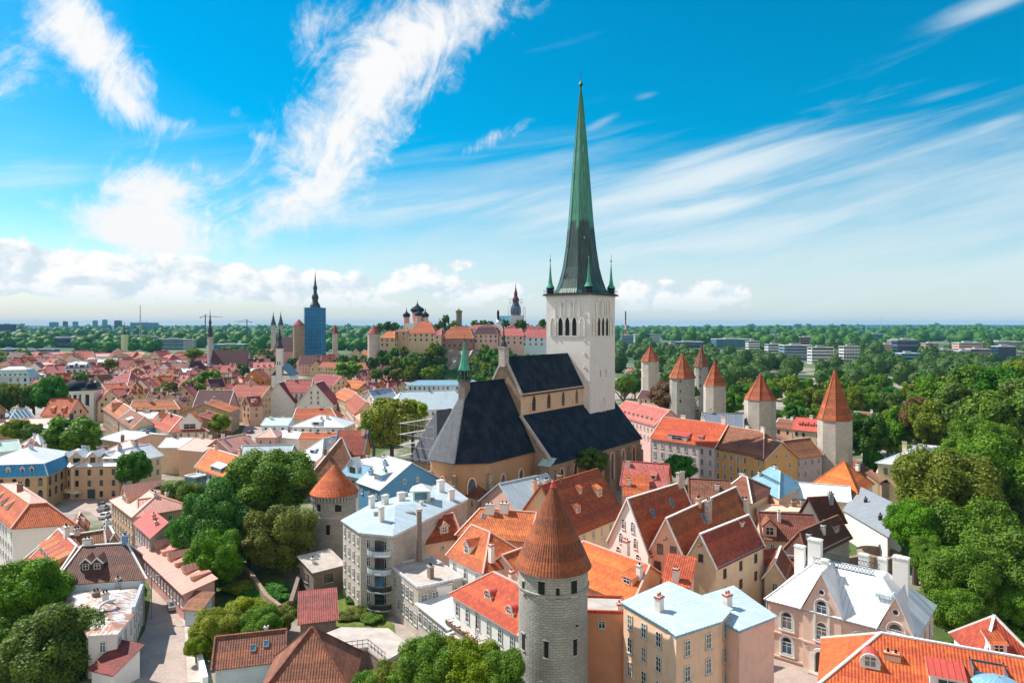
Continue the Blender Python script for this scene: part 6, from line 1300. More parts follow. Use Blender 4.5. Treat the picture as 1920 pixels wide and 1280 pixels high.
H('purple_roof_hall', 'wide dark purple tiled hall with row of round white dormers', (361, 768), (425, 768), 9.5, w=15, rise=8.4, k='g', wall='rose', roof='tile_purple', win=None, ch=[], dm=[('f', .1 + i * .2, .08, 1.6, 1.7, 'arch') for i in range(5)] , dmw='white', dmr='tile_purple', sk=[('f', .3, .4, 1, 1), ('f', .75, .4, 1, 1), ('f', .5, .65, 1, 1)])
for i, (A_, B_, ze, w, rise, k, wl, rf, lb) in enumerate((
    ((428, 742), (490, 744), 13, 14, 5, 'g', 'sand', 'tile_red', 'brick red tiled house above the narrow street canyon'),
    ((455, 712), (497, 712), 13, 12, 7, 'p', 'ochre', 'tile_rust', 'orange brown steep gable with pale verges left of white twin gables'),
    ((430, 772), (448, 765), 10, 22, 4, 'g', 'tan', 'tile_rust', 'tan walled house lining the narrow street left side'),
    ((412, 792), (434, 784), 9.5, 18, 3, 'g', 'tan', 'tile_red', 'long tan house nearer along the narrow street'),
    ((625, 741), (648, 752), 11, 12, 4, 'g', 'beige', 'tile_orange', 'beige street house with orange roof right of the twin gables'),
    ((640, 726), (676, 728), 12, 12, 4, 'g', 'sand', 'tile_orange', 'orange tiled house above the beige street fronts'),
    ((648, 757), (665, 775), 11, 10, 5, 'g', 'salmon', 'tile_rust', 'peach street house with steep brown roof before the maple'),
    ((663, 777), (681, 792), 10, 9, 2.5, 'g', 'salmon', 'metal_pink', 'pink roofed street house next to the big yellow-green maple'),
    ((677, 738), (707, 757), 12, 12, 4, 'p', 'cream', 'metal_slate', 'cream house with white pediment and slate blue roof'),
    ((706, 752), (748, 748), 12, 14, 5, 'g', 'white', 'metal_slate', 'slate blue roof with skylights behind the maple'),
    ((735, 770), (886, 764), 12, 24, 7.0, 'g', 'white', 'metal_pale', 'huge pale blue metal roof left of the black choir'),
    ((765, 722), (905, 721), 14, 10, 2.4, 'g', 'paleblue', 'metal_blue', 'long deep blue metal roof behind the huge pale blue one'),
    ((600, 688), (690, 690), 13, 12, 4, 'g', 'sand', 'tile_rust', 'long rust tiled range with white firewall chimney'),
    ((560, 682), (599, 682), 12, 14, 8, 'g', 'rose', 'tile_purple', 'steep dark purple red roof right of the white slender church'),
    ((580, 718), (624, 722), 14, 12, 5, 'g', 'sand', 'tile_red', 'red tiled house with tall white chimneys behind the right gable'),
    ((676, 672), (722, 673), 13, 14, 9, 'g', 'rose', 'tile_orange', 'bright orange steep roof with row of shed dormers'),
    ((0, 0), (0, 0), 0, 0, 0, '', '', '', ''),
    )):
    if not k: continue
    dm = [('f', .3 + .13 * j, .3, 1.8, 1.6, 'shed') for j in range(5)] if 'shed dormers' in lb else ()
    sk = [('f', .3, .5, 1.8, 2.5), ('f', .6, .5, 1.8, 2.5)] if 'skylights' in lb else ()
    H('town_house', lb, A_, B_, ze, w=w, rise=rise, k=k, hip=(6, 6) if 'huge' in lb else (0, 0), wall=wl, roof=rf, trim='metal_white' if rf.startswith('metal') else 'trim_pink', dm=dm, sk=sk, win=(3 if ze > 10 else 2, 3.1, 2.6, 1.0, 1.7), gw=1, near=base_near if (base_near := A_[1] > 735) else False)
H('town_house', 'mint green palace roof with arched dormers at the left edge', (-14, 707), (54, 706), 15, w=16, rise=2, k='m', mh=4.5, mi=2.5, wall='paleblue', roof='metal_mint', roof2='metal_white', trim='metal_mint', win=(3, 3.6, 4, 1.5, 2.2), dm=[('f', .2 + .14 * i, .1, 2, 2, 'arch') for i in range(6)], dmr='metal_mint')
H('town_house', 'sky blue block wall next to the mint green palace', (56, 704), (84, 702), 15, w=20, rise=1.5, k='g', wall='blue', roof='metal_mint', trim='metal_mint', win=None)
H('town_house', 'white and pale blue mansard block above the domed church', (122, 691), (168, 690), 15, w=14, rise=1, k='m', mh=4, mi=2, wall='paleblue', roof='metal_slate', roof2='metal_white', trim='metal_white', win=(3, 3.6, 4, 1.6, 2.0), dm=[('f', .25, .1, 5, 2.5, 'shed'), ('f', .7, .1, 6, 2.5, 'shed')], dmr='metal_white')
H('town_house', 'beige crooked gable house just right of the domed church', (181, 733), (203, 736), 12, w=12, rise=4.5, k='p', wall='sand', roof='tile_orange', win=(2, 3.2, 3, 1.1, 1.6), gw=1)
H('town_house', 'big brick brown hipped roof between domed church and purple hall', (195, 722), (238, 722), 12, w=20, rise=8, k='g', hip=(8, 3), wall='sand', roof='tile_pink', win=None)
H('low_building', 'blue striped glass roof hall left of the domed church', (16, 790), (66, 785), 8, w=18, rise=4, k='g', hip=(6, 0), wall='salmon', roof='metal_slate', trim='metal_white', win=None, sk=[('f', .25 + .16 * i, .5, 1.2, 7) for i in range(5)], ch=[])
H('low_building', 'long salmon metal roof range in front of the striped glass roof', (-30, 800), (88, 796), 7, w=10, rise=2.2, k='g', wall='tan', roof='metal_pink', trim='trim_pink', win=(1, 3, 5, 1, 1.4), ch=[])
H('low_building', 'cluster of white roofs and black chimneys before the domed church', (100, 806), (160, 800), 7, w=14, rise=3.5, k='g', hip=(4, 4), wall='tan', roof='metal_white', trim='metal_white', win=None, ch=[(.3, .4, 3, 1.4, 'iron'), (.7, .4, 3.0, 1.4, 'iron'), (.5, .6, 2, 1, 'brick')])
H('low_building', 'grey concrete range below the white domed church tower', (160, 812), (196, 806), 7, w=9, rise=1.6, k='g', wall='grey', roof='metal_pink', trim='trim_pink', win=None, ch=[(.4, .5, 1.5, 1.2)])

# ---- churches and landmarks
def domed_church():
    c = P(140, 790, 0); t = thing('domed_church', 'white orthodox church with dark grey dome and little domed belfry', 'church', c); up = Vector((0, 0, 1)); TAKEN.append((c.x, c.y, 13))
    b = MB(); b.abox(-8, 6, -2, 14, 0, 7, 'white'); b.lathe([(5.0, 7), (5.0, 12.2), (5.5, 12.4), (5.5, 13)], 20, (-3, 6, 0), 'white'); b.abox(2.8, 8.2, 0, 5.4, 0, 13.6, 'white'); b.abox(2.4, 8.6, -.4, 5.8, 13.6, 14.2, 'iron'); b.build('wall', t)
    b = MB(); b.lathe([(5.2 * math.cos(i * .157), 13 + 4.6 * math.sin(i * .157)) for i in range(10)], 24, (-3, 6, 0), 'slate'); b.lathe([(.7, 17.4), (.7, 18.3), (.8, 18.8), (.1, 19.6)], 8, (-3, 6, 0), 'iron'); b.build('dome', t)
    b = MB(); b.lathe([(2.1, 14.2), (2.3, 14.9), (1.8, 16.2), (.9, 17), (.1, 17.8)], 12, (5.5, 2.7, 0), 'slate'); b.build('belfry_dome', t)
    b = MB(); b.lathe([(1.9, 13), (1.9, 14.2), (1.8, 15.2), (1.2, 16.2), (.1, 17)], 12, (3.2, 10, 0), 'dark_copper'); b.build('side_dome', t)
    t.scale = (1.2, 1.2, 1.2)
    for a in range(-160, -10, 24):
        d = Vector((math.cos(R(a)), math.sin(R(a)), 0)); e = Vector((-d.y, d.x, 0)); g = MB(); g.box(Vector((-3, 6, 8)) + d * 5.0, e * .55, d * .08, 3.4, 'glass'); g.build('window', t)
    for (p, e, n) in (((5.5, 0, 6.5), (1, 0, 0), (0, -1, 0)), ((2.8, 2.7, 6.5), (0, 1, 0), (-1, 0, 0))):
        g = MB(); g.box(p, Vector(e) * .8, Vector(n) * .08, 5.2, 'glass'); g.build('window', t)
domed_church()
def steeple(name, label, px, Y, ybase_z, parts, cat='church', body=None):
    """lathe stages listed as (material, sides, [(r, py)...]) along one axis, py in picture rows at depth Y"""
    c = at(px, HZ, Y); t = thing(name, label, cat, (c.x, c.y, ybase_z)); TAKEN.append((c.x, c.y, 8))
    for nm, m, n, pr in parts:
        b = MB(); b.lathe([(r, at(px, py, Y).z - ybase_z) for r, py in pr], n, (0, 0, 0), m, smooth=n > 9, ph=.5); b.build(nm, t)
    return t
Y = 690
t = steeple('town_hall', 'slender grey town hall tower with dark baroque spire beside a purple roof', 394, Y, 0, [('tower_wall', 'grey', 8, [(2.5, 700), (2.5, 633), (2.9, 632.5), (2.9, 631.5)]), ('lantern', 'iron', 8, [(2.7, 631.5), (2.9, 629), (2.0, 625), (1.7, 622), (2.4, 621), (2.2, 617), (1.2, 613), (1.1, 606), (1.6, 605), (1.2, 602), (.7, 600)]), ('spire', 'iron', 8, [(.9, 600), (.35, 590), (.06, 579)])], 'town hall')
b = MB(); s = Y / F
b.abox(7 * s, 72 * s, -5, 8, 0, 11.5, 'grey'); b.build('hall_wall', t); b = MB()
b.shell([[Vector((4 * s, -5.6, 11)), Vector((73 * s, -5.6, 11)), Vector((73 * s, 1.5, 25)), Vector((4 * s, 1.5, 25))], [Vector((73 * s, 8.6, 11)), Vector((4 * s, 8.6, 11)), Vector((4 * s, 1.5, 25)), Vector((73 * s, 1.5, 25))]], .2, 'tile_purple'); b.face([Vector((73 * s - .3, -5, 11)), Vector((73 * s - .3, 8, 11)), Vector((73 * s - .3, 1.5, 24.6))], 'grey'); b.face([Vector((4 * s + .3, 8, 11)), Vector((4 * s + .3, -5, 11)), Vector((4 * s + .3, 1.5, 24.6))], 'grey'); b.build('hall_roof', t)
for i in range(16): add_window(t, (9 * s + i * 4 * s, -5.02, 6.6), 0, 1.1, 2.2, 'n', False)
t = steeple('slender_church', 'small white church tower with dark bulbous baroque spire', 524.5, 520, 0, [('spire', 'iron', 8, [(2.5, 653), (2.7, 650), (2.0, 646), (1.4, 643), (1.5, 636), (2.1, 634), (1.5, 630), (.9, 627), (.8, 622), (.3, 616), (.05, 606)])])
b = MB(); b.abox(-2.2, 2.2, -2.2, 2.2, 0, at(524, 653, 520).z, 'white'); b.abox(-2.5, 2.5, -2.5, 2.5, at(524, 653, 520).z - .6, at(524, 653, 520).z, 'white'); b.build('tower_wall', t)
for x in (-.9, .9): g = MB(); g.abox(x - .35, x + .35, -2.28, -2.1, 20, 22.6, 'glass'); g.build('window', t)
b = MB(); b.abox(-6, 8, -1, 20, 0, 12, 'white'); b.build('nave_wall', t); b = MB(); b.shell([[Vector((-6.4, -1.4, 11.6)), Vector((1, -1.4, 20)), Vector((1, 20.4, 20)), Vector((-6.4, 20.4, 11.6))][::-1], [Vector((8.4, -1.4, 11.6)), Vector((8.4, 20.4, 11.6)), Vector((1, 20.4, 20)), Vector((1, -1.4, 20))]], .2, 'metal_slate'); b.build('nave_roof', t)
Y = 830
t = steeple('wrapped_church', 'tall church tower wrapped in bright blue scaffolding netting with dark spire', 591, Y, 3, [('spire', 'iron', 8, [(6.6, 577), (6.0, 572), (3.6, 566), (3.4, 561), (4.0, 560), (4.2, 557), (3.4, 553), (2.2, 550), (2.0, 543), (2.6, 542), (2.4, 538), (1.4, 534), (.8, 524), (.35, 515), (.05, 505)])])
b = MB(); hh = at(0, 577, Y).z - 3; b.abox(-10.2, 10.2, -10, 10, 0, hh, 'tarp_blue'); b.build('netting', t); g = MB()
for i in range(9):
    for y in (-11.6,): g.bar((-10.8 + i * 2.7, y, 0), (-10.8 + i * 2.7, y, hh + 2.5), .12, .12, 'metal_blue')
for k in range(16): g.bar((-11, -11.6, k * hh / 15), (11, -11.6, k * hh / 15), .12, .12, 'metal_blue'); g.bar((10.8, -11.6, k * hh / 15), (10.8, 10, k * hh / 15), .12, .12, 'metal_blue')
g.build('pole_frame', t)
b = MB(); s = Y / F; b.abox(-72 * s, -13, -10, 10, 0, 17, 'rose'); b.build('nave_wall', t); b = MB(); b.shell([[Vector((-74 * s, -10.6, 16)), Vector((-12, -10.6, 16)), Vector((-12, 0, 33)), Vector((-69 * s, 0, 33))], [Vector((-12, 10.6, 16)), Vector((-74 * s, 10.6, 16)), Vector((-69 * s, 0, 33)), Vector((-12, 0, 33))], [Vector((-74 * s, 10.6, 16)), Vector((-74 * s, -10.6, 16)), Vector((-69 * s, 0, 33))]], .2, 'tile_purple'); b.build('nave_roof', t)
for px, lb in ((512.5, 'left of two matching thin dark twin spires by the horizon woods'), (526.5, 'right of two matching thin dark twin spires by the horizon woods')):
    steeple('twin_spire', lb, px, 1000, 0, [('tower_wall', 'grey', 4, [(3.4, 655), (3.4, 609)]), ('spire', 'dark_copper', 8, [(4.4, 609), (2.8, 603), (1.5, 596), (.6, 590), (.06, 583)])])
tower('cannon_tower', 'stout round stone tower with red cone roof beside the blue wrapped tower', 560.5, 598, 610, 23, 800, 0, n=20, cone='tile_red', wall='stone_warm', rw=21, corbel=False)
tower('cannon_tower', 'slim red pointed tower roof rising from trees right of the wrapped tower', 628.5, 609, 624, 14, 790, 0, n=8, cone='tile_red', wall='stone_pale', rw=10, corbel=False)
tower('cannon_tower', 'low round white tower with broad rust cone below the upper town', 701, 608, 625, 25, 640, 0, n=20, cone='tile_red', wall='stone_pale', rw=23, corbel=False)
Y = 690
def cathedral():
    Y = 800; zb = 26; c = at(782, HZ, Y); t = thing('cathedral', 'cathedral with five black onion domes on the upper town hill', 'church', (c.x, c.y, zb)); s = Y / F
    z = lambda py: at(0, py, Y).z - zb
    b = MB(); b.abox(-20 * s, 20 * s, -9, 14, 0, z(606), 'white'); b.build('wall', t)
    for dx, r, y0, y1, yt, yy in ((0, 8.2, 604, 585, 562, 3), (-18.5, 4.4, 604, 594, 577, -5), (16.5, 4.4, 604, 594, 577, -5), (5, 4.2, 604, 592, 576, -10), (-6, 4.0, 604, 593, 578, 12)):
        k = r * .78; b = MB(); b.lathe([(k, 0), (k, z(y1 + 2)), (k * 1.08, z(y1 + 1.5)), (k * 1.08, z(y1 + .5))], 16, (dx * s, yy, 0), 'rose'); b.build('drum', t)
        h0, h1 = z(y1 + .5), z(yt); hh = h1 - h0
        b = MB(); b.lathe([(k * .92, h0), (r, h0 + hh * .13), (r * 1.02, h0 + hh * .22), (r * .8, h0 + hh * .36), (r * .42, h0 + hh * .48), (r * .18, h0 + hh * .6), (.35, h0 + hh * .78), (.1, h0 + hh)], 18, (dx * s, yy, 0), 'slate'); b.build('onion_dome', t)
        if r < 5: b = MB(); 
    for i in range(10): g = MB(); x = -18 * s + i * 4 * s; g.abox(x - .5, x + .5, -9.1, -8.9, 4, 8, 'glass'); g.build('window', t)
cathedral()
t = steeple('flag_tower', 'plain tall brown grey tower with flat top on the upper town hill', 860.5, 860, 24, [('tower_wall', 'stone_brown', 12, [(3.7, 640), (3.7, 586), (4.3, 584.5), (4.3, 582)]), ('turret', 'stone_brown', 8, [(1.5, 582), (1.5, 579.5)])], 'tower')
b = MB(); b.bar((0, 0, at(0, 580, 860).z - 24), (0, 0, at(0, 574, 860).z - 24), .25, .25, 'steel'); b.build('flagpole', t)
def dome_church():
    Y = 760; zb = 26; t = steeple('dome_church', 'church with tiered maroon spire in scaffolding and deep blue roof, upper town', 967, Y, zb, [('lantern', 'navy', 8, [(5.4, 592), (6.2, 584), (5.8, 577), (4.2, 571), (3.6, 569), (3.4, 566)]), ('spire', 'tile_purple', 8, [(3.2, 566), (4.0, 563), (3.4, 559), (2.2, 556), (1.9, 552), (2.2, 551), (1.4, 546), (.6, 540), (.06, 531)])])
    s = Y / F; z = lambda py: at(0, py, Y).z - zb
    b = MB(); b.abox(-5.6, 9, -5.5, 5.5, 0, z(591), 'paleblue'); b.build('tower_wall', t); b = MB(); b.abox(-36 * s, -5.7, -6, 8, 0, z(604), 'white'); b.build('nave_wall', t)
    b = MB(); b.shell([[Vector((-33 * s, -6.6, z(605))), Vector((-5.5, -6.6, z(605))), Vector((-5.5, 1, z(592))), Vector((-31 * s, 1, z(592)))], [Vector((-5.5, 8.6, z(605))), Vector((-33 * s, 8.6, z(605))), Vector((-31 * s, 1, z(592))), Vector((-5.5, 1, z(592)))]], .2, 'teal_block'); b.face([Vector((-36 * s, -6, z(605))), Vector((-33 * s, -6.2, z(605))), Vector((-31 * s, 1, z(592))), Vector((-36 * s, 1, z(594)))], 'white'); b.build('nave_roof', t)
    b = MB(); b.lathe([(1.3, z(600)), (1.3, z(586)), (1.6, z(585.5)), (.9, z(583)), (.1, z(580))], 8, (-33 * s, -2, 0), 'slate'); b.build('gable_turret', t)
    g = MB()
    for x in (-8.5, -4.2, 0, 4.2, 8.5, 10.5): g.bar((x, -7.2, 0), (x, -7.2, z(575)), .2, .2, 'steel'); g.bar((x, 7, 0), (x, 7, z(575)), .2, .2, 'steel')
    for k in range(12): zz = z(606) + (z(575) - z(606)) * k / 11; g.bar((-8.7, -7.2, zz), (10.7, -7.2, zz), .2, .2, 'steel'); g.bar((10.5, -7, zz), (10.5, 7, zz), .2, .2, 'steel')
    for py in (561, 565, 568): g.bar((-8, -3, z(py)), (8, -3, z(py)), .3, .3, 'wood'); g.bar((-6, -4.5, z(py)), (-6, -4.5, z(575)), .2, .2, 'steel'); g.bar((6, -4.5, z(py)), (6, -4.5, z(575)), .2, .2, 'steel')
    g.build('pole_frame', t)
dome_church()
K = dict(near=False, zb=24)
for A_, B_, ze, w, rise, k, hip, wl, rf, lb in (
    ((738, 621), (763, 621), 44, 20, 2, 'g', (5, 5), 'beige', 'tile_old', 'beige old block below the black onion domes'),
    ((763, 624), (816, 625), 42.5, 22, 11, 'g', (12, 8), 'cream', 'tile_orange', 'cream palace with big orange hipped roof under the onion domes'),
    ((812, 628), (827, 628), 39, 18, 6, 'g', (4, 4), 'sand', 'tile_pink', 'small pink roof between cream palace and red brown block'),
    ((828, 634), (888, 634), 37, 22, 11, 'g', (8, 6), 'brick', 'tile_rust', 'red brown block with broad rust roof on the cliff edge'),
    ((888, 626), (934, 626), 41.5, 18, 6, 'm', (0, 0), 'rose', 'tile_purple', 'pale pink block with dark purple roof next to the red brown block'),
    ((936, 629), (982, 629), 39.5, 18, 7, 'g', (4, 4), 'rose', 'tile_pink', 'pink roofed range behind the thin black pinnacle'),
    ((978, 632), (1032, 632), 38, 18, 8, 'g', (6, 0), 'paleblue', 'tile_pink', 'pale house with pink roof right beside the white church tower'),
    ((950, 618), (1000, 618), 46, 16, 6, 'g', (5, 5), 'rose', 'tile_red', 'upper pink roof terrace below the deep blue church roof'),
    ((880, 616), (932, 616), 47, 16, 4, 'g', (5, 5), 'lilac', 'tile_pink', 'lilac range behind the purple roof on the hill'),
    ((998, 616), (1030, 616), 46.5, 16, 7, 'p', (0, 0), 'salmon', 'tile_orange', 'orange gable near the white church tower on the hill'),
    ((712, 633), (740, 633), 36, 16, 6, 'g', (5, 3), 'sand', 'tile_orange', 'orange roof at the left end of the upper town')):
    a_ = at(A_[0], A_[1], 655 + (ze > 44) * 70 + (ze - 38)); b_ = at(B_[0], B_[1], 655 + (ze > 44) * 70 + (ze - 38) - 3); zz = a_.z; b_.z = zz
    H('hill_house', lb, a_, b_, zz, w=w, rise=rise if k != 'm' else 2, k=k, hip=hip, wall=wl, roof=rf, roof2=rf if k == 'm' else None, mh=6, mi=3.5, zb=22, near=False, win=(2, 4.4, 4.6, 1.7, 2.5), group='houses of the upper town', trim='trim_pink')
g = MB(); rg = random.Random(4); c = at(862, 668, 640); t = thing('cliff', 'bare grey limestone cliff below the red brown hill block', 'cliff', (c.x, c.y, 0))
xs = [-26 + i * 3.2 for i in range(17)]; rows = [(0, -4), (8, -2), (16, 0), (22, 1.5), (27, 4)]
V = [[Vector((x + rg.uniform(-.6, .6), d + rg.uniform(-1.8, 1.8), z + rg.uniform(-.8, .8))) for x in xs] for z, d in rows]
for j in range(4):
    for i in range(16): g.face([V[j][i], V[j][i + 1], V[j + 1][i + 1], V[j + 1][i]], 'rock')
g.face([V[4][0], V[4][-1], Vector((26, 20, 25)), Vector((-26, 20, 25))], 'rock'); g.build('rock_face', t)
# ---------------------------------------------------------------- landmarks for the labels of the many look-alikes
MARKS += [(132, 745, 'the domed church'), (394, 650, 'the town hall spire'), (524, 655, 'the slender white church'), (591, 600, 'the blue wrapped tower'), (556, 745, 'the white twin gables'), (701, 620, 'the low white cannon tower'),
          (392, 748, 'the purple hall'), (330, 785, 'the curved cream house'), (20, 700, 'the mint green palace'), (145, 690, 'the pale mansard block'), (858, 640, 'the red brown hill block'), (790, 620, 'the cream hill palace'), (820, 740, 'the huge pale blue roof'),
          (1220, 665, 'the small far wall tower'), (1279, 690, 'the broad wall tower'), (1340, 700, 'the narrow wall tower'), (1425, 730, 'the pyramid wall tower'), (1565, 745, 'the orange spire tower'), (640, 690, 'the long rust range'), (699, 660, 'the roof with shed dormers'),
          (1720, 850, 'the yellow villa'), (1600, 1090, 'the pink palace'), (627, 900, 'the squat round tower'), (1037, 1000, 'the tall stone tower'), (180, 1140, 'the rust-patched house'), (230, 1050, 'the brown hipped house'), (735, 800, 'the black choir'), (270, 930, 'the salmon roofed house'),
          (150, 870, 'the beige curved house'), (40, 870, 'the blue mansard house'), (700, 1050, 'the limestone house'), (1592, 662, 'the white gridded office'), (1697, 650, 'the brown office block'), (1285, 647, 'the navy banded office'), (1376, 647, 'the blue glass office'), (265, 615, 'the long teal block'), (930, 630, 'the purple roofed hill house'), (1640, 975, 'the grey slate-like roof'),
          (1180, 600, 'the striped chimney'), (80, 785, 'the striped glass roof'), (520, 600, 'the twin dark spires'), (700, 1200, 'the concrete terrace'), (1480, 650, 'the white banded block'), (1110, 830, 'the great church aisle')]
# ---------------------------------------------------------------- modern city far off
def block(px0, px1, yt, yb, m, lab, band='glass', fl=None, name='office_block', depth=None, n_=None):
    Y = CAMZ * F / (yb - HZ); a, b = at(px0, yb, Y), at(px1, yb, Y); w = b.x - a.x; h = at(0, yt, Y).z; dp = depth or max(14, w * .45); c = Vector(((a.x + b.x) / 2, Y + dp / 2, 0))
    t = thing(name, lab, 'building', c); TAKEN.append((c.x, c.y, w * .5)); g = MB(); rz = -.12 * (1 if c.x > 0 else -1); g.abox(-w / 2, w / 2, -dp / 2, dp / 2, 0, h, m); g.build('wall', t)
    g = MB(); g.abox(-w / 2 - .3, w / 2 + .3, -dp / 2 - .3, dp / 2 + .3, h, h + .8, 'office_white' if m != 'office_white' else 'concrete'); 
    if w > 12: g.abox(-w * .2, w * .15, -dp * .2, dp * .2, h + .8, h + 3.2, 'metal_grey')
    g.build('roof', t)
    n = fl or max(1, int(h / (3.6 if Y < 2500 else 7)))
    for k in range(min(n, 9)):
        z = h * (k + .42) / n; hh = h / n * .48; g = MB(); nc = n_ or 0
        if nc:
            for i in range(nc): x = -w / 2 + w * (i + .5) / nc; g.box((x, -dp / 2 - .05, z), (w / nc * .36, 0, 0), (0, .1, 0), hh, band)
        else: g.box((0, -dp / 2 - .05, z), (w * .47, 0, 0), (0, .1, 0), hh, band)
        sx = -1 if c.x > 0 else 1; g.box((sx * (w / 2 + .02), 0, z), (0, dp * .44, 0), (.1, 0, 0), hh, band); g.build('window_band', t)
    return t
B = [(-4, 22, 608, 641, 'navy', 'dark navy tower block cut by the left picture edge'), (36, 44, 607, 622, 'block_brown', 'thin reddish tower right of the navy block'), (92, 106, 604, 624, 'teal_block', 'teal tower block with flat top on the left skyline'), (117.5, 125, 602.5, 624, 'navy', 'slim navy tower between two teal towers'), (136, 144.5, 603, 624, 'teal_block', 'teal tower right of the slim navy tower'),
     (173.5, 181, 601, 625, 'teal_block', 'narrow teal tower before the tallest teal one'), (191.5, 199, 599.5, 625, 'teal_block', 'tallest thin teal tower on the left skyline'), (214, 226, 601, 626, 'navy', 'broad dark tower right of the tallest thin one'), (244, 287, 605, 627, 'teal_block', 'long teal block under the lattice mast'),
     (192, 222, 630, 641, 'block_blue', 'low blue office left of the yellow church tower'), (240, 272, 629, 642, 'navy', 'long dark navy block right of the yellow church tower'), (276, 300, 632, 646, 'navy', 'dark low block beside a lilac office front'), (298, 345, 636, 656, 'block_blue', 'lilac blue office front below dark roofs'), (345, 362, 638, 656, 'office_white', 'pale end block of the lilac office'), (400, 457, 646, 658, 'teal_block', 'green glass hall with white roof behind the purple town hall roof'),
     (130, 165, 632, 642, 'office_white', 'white roofed low hall left of the skyline centre'), (66, 100, 626, 636, 'office_white', 'white stepped office among dark blocks, far left'), (100, 135, 633, 652, 'navy', 'dark bluish glass cluster left of the yellow church'), (0, 20, 655, 676, 'blue', 'sky blue block above the mint palace'), (20, 36, 657, 675, 'blue', 'second sky blue block with dark top near the left edge'), (38, 66, 656, 672, 'yellow', 'cream block beside the sky blue blocks'), (68, 100, 655, 676, 'block_blue', 'blue green block with pale gable beside the cream one'),
     (22, 40, 628, 636, 'block_blue', 'blue low block right of the navy edge tower'), (44, 64, 616, 630, 'block_blue', 'pale blue block under the left skyline'), (320, 345, 618, 630, 'teal_block', 'small teal block row far behind the town hall'), (398, 442, 620, 624.5, 'office_white', 'long thin white hall on the far plain by the town hall spire'),
     (1166, 1188, 629, 645, 'block_blue', 'blue office beside the striped chimney base'), (1180, 1200, 622, 635, 'office_white', 'pale building right behind the striped chimney'), (1190, 1238, 627, 642, 'office_white', 'stepped pale office right of the striped chimney'), (1257, 1266, 640, 652, 'office_white', 'white end block of the navy banded office'), (1266, 1320, 641, 652, 'navy', 'long navy banded office with white roof amid trees'), (1342, 1412, 636, 655, 'teal_block', 'blue glass office block with long flat roof'), (1403, 1425, 640, 668, 'office_white', 'white block at the edge of the blue glass office'),
     (1440, 1468, 646, 672, 'office_white', 'white and navy banded block behind the pyramid tower trees'), (1470, 1525, 648, 676, 'block_blue', 'grey blue office with slanted roof beside the white banded block'), (1522, 1564, 652, 682, 'office_white', 'pale office front with long window bands near a white hall'), (1582, 1613, 650, 680, 'office_white', 'white gridded office with teal glass squares'), (1545, 1568, 657, 680, 'concrete', 'plain tan block next to the white gridded office'), (1671, 1684, 638, 660, 'block_brown', 'brown slab end of the dark office'), (1683, 1723, 637, 668, 'navy', 'dark office block with brown bands'),
     (1655, 1675, 646, 664, 'salmon', 'peach low office beside the brown slab'), (1690, 1725, 663, 684, 'blue', 'blue low roof building before the dark office'), (1735, 1760, 644, 660, 'salmon', 'small peach block among trees right of the dark office'), (1760, 1798, 656, 668, 'office_white', 'white low block with many small windows'), (1798, 1843, 643, 668, 'salmon', 'long peach block on the right plain'), (1800, 1820, 658, 676, 'navy', 'dark low block before the long peach block'), (1872, 1905, 650, 680, 'navy', 'dark navy block at the right plain'), (1858, 1926, 641, 652, 'concrete', 'long tan range by the right edge'), (1886, 1926, 660, 678, 'office_white', 'white pair of blocks at the right edge'), (1820, 1858, 655, 676, 'block_brown', 'brown building with scaffold frame before the peach block'),
     (1490, 1503, 607.5, 624, 'teal_block', 'blue tower with antenna on the right skyline'), (1577, 1586, 608, 622, 'navy', 'dark little tower on the right skyline'), (1616, 1620, 613, 630, 'teal_block', 'left of two slim round-topped towers far right'), (1626, 1630, 613, 630, 'teal_block', 'right of two slim round-topped towers far right'), (1450, 1490, 627, 640, 'office_white', 'pale low block in woods left of the blue skyline tower'), (1500, 1526, 632, 650, 'brick', 'red brick block in the right woods'), (1630, 1660, 626, 642, 'teal_block', 'teal block in woods behind the gridded office'), (1858, 1890, 624, 634, 'teal_block', 'pale teal blocks far off at the right'), (1240, 1262, 622, 628, 'office_white', 'tiny white block far off right of the church'), (1310, 1335, 622, 629, 'office_white', 'white low row far off beyond the navy office')]
for r in B: block(*r, n_=6 if 'gridded' in r[5] else None)
SK = [(r[0] - 3, r[1] + 3, CAMZ * F / (r[3] - HZ) * (.80 if CAMZ * F / (r[3] - HZ) < 2500 else .88), CAMZ * F / (r[3] - HZ) * 1.04) for r in B]
far_woods('distant_woods', (520, 1500), 1150, 2010, 600, 5, 8, 1, SK)
far_woods('distant_woods', (1250, 2000), -90, 760, 420, 6, 10, 2, SK)
far_woods('distant_woods', (1500, 6000), -90, 2010, 2600, 7, 13, 3, SK)
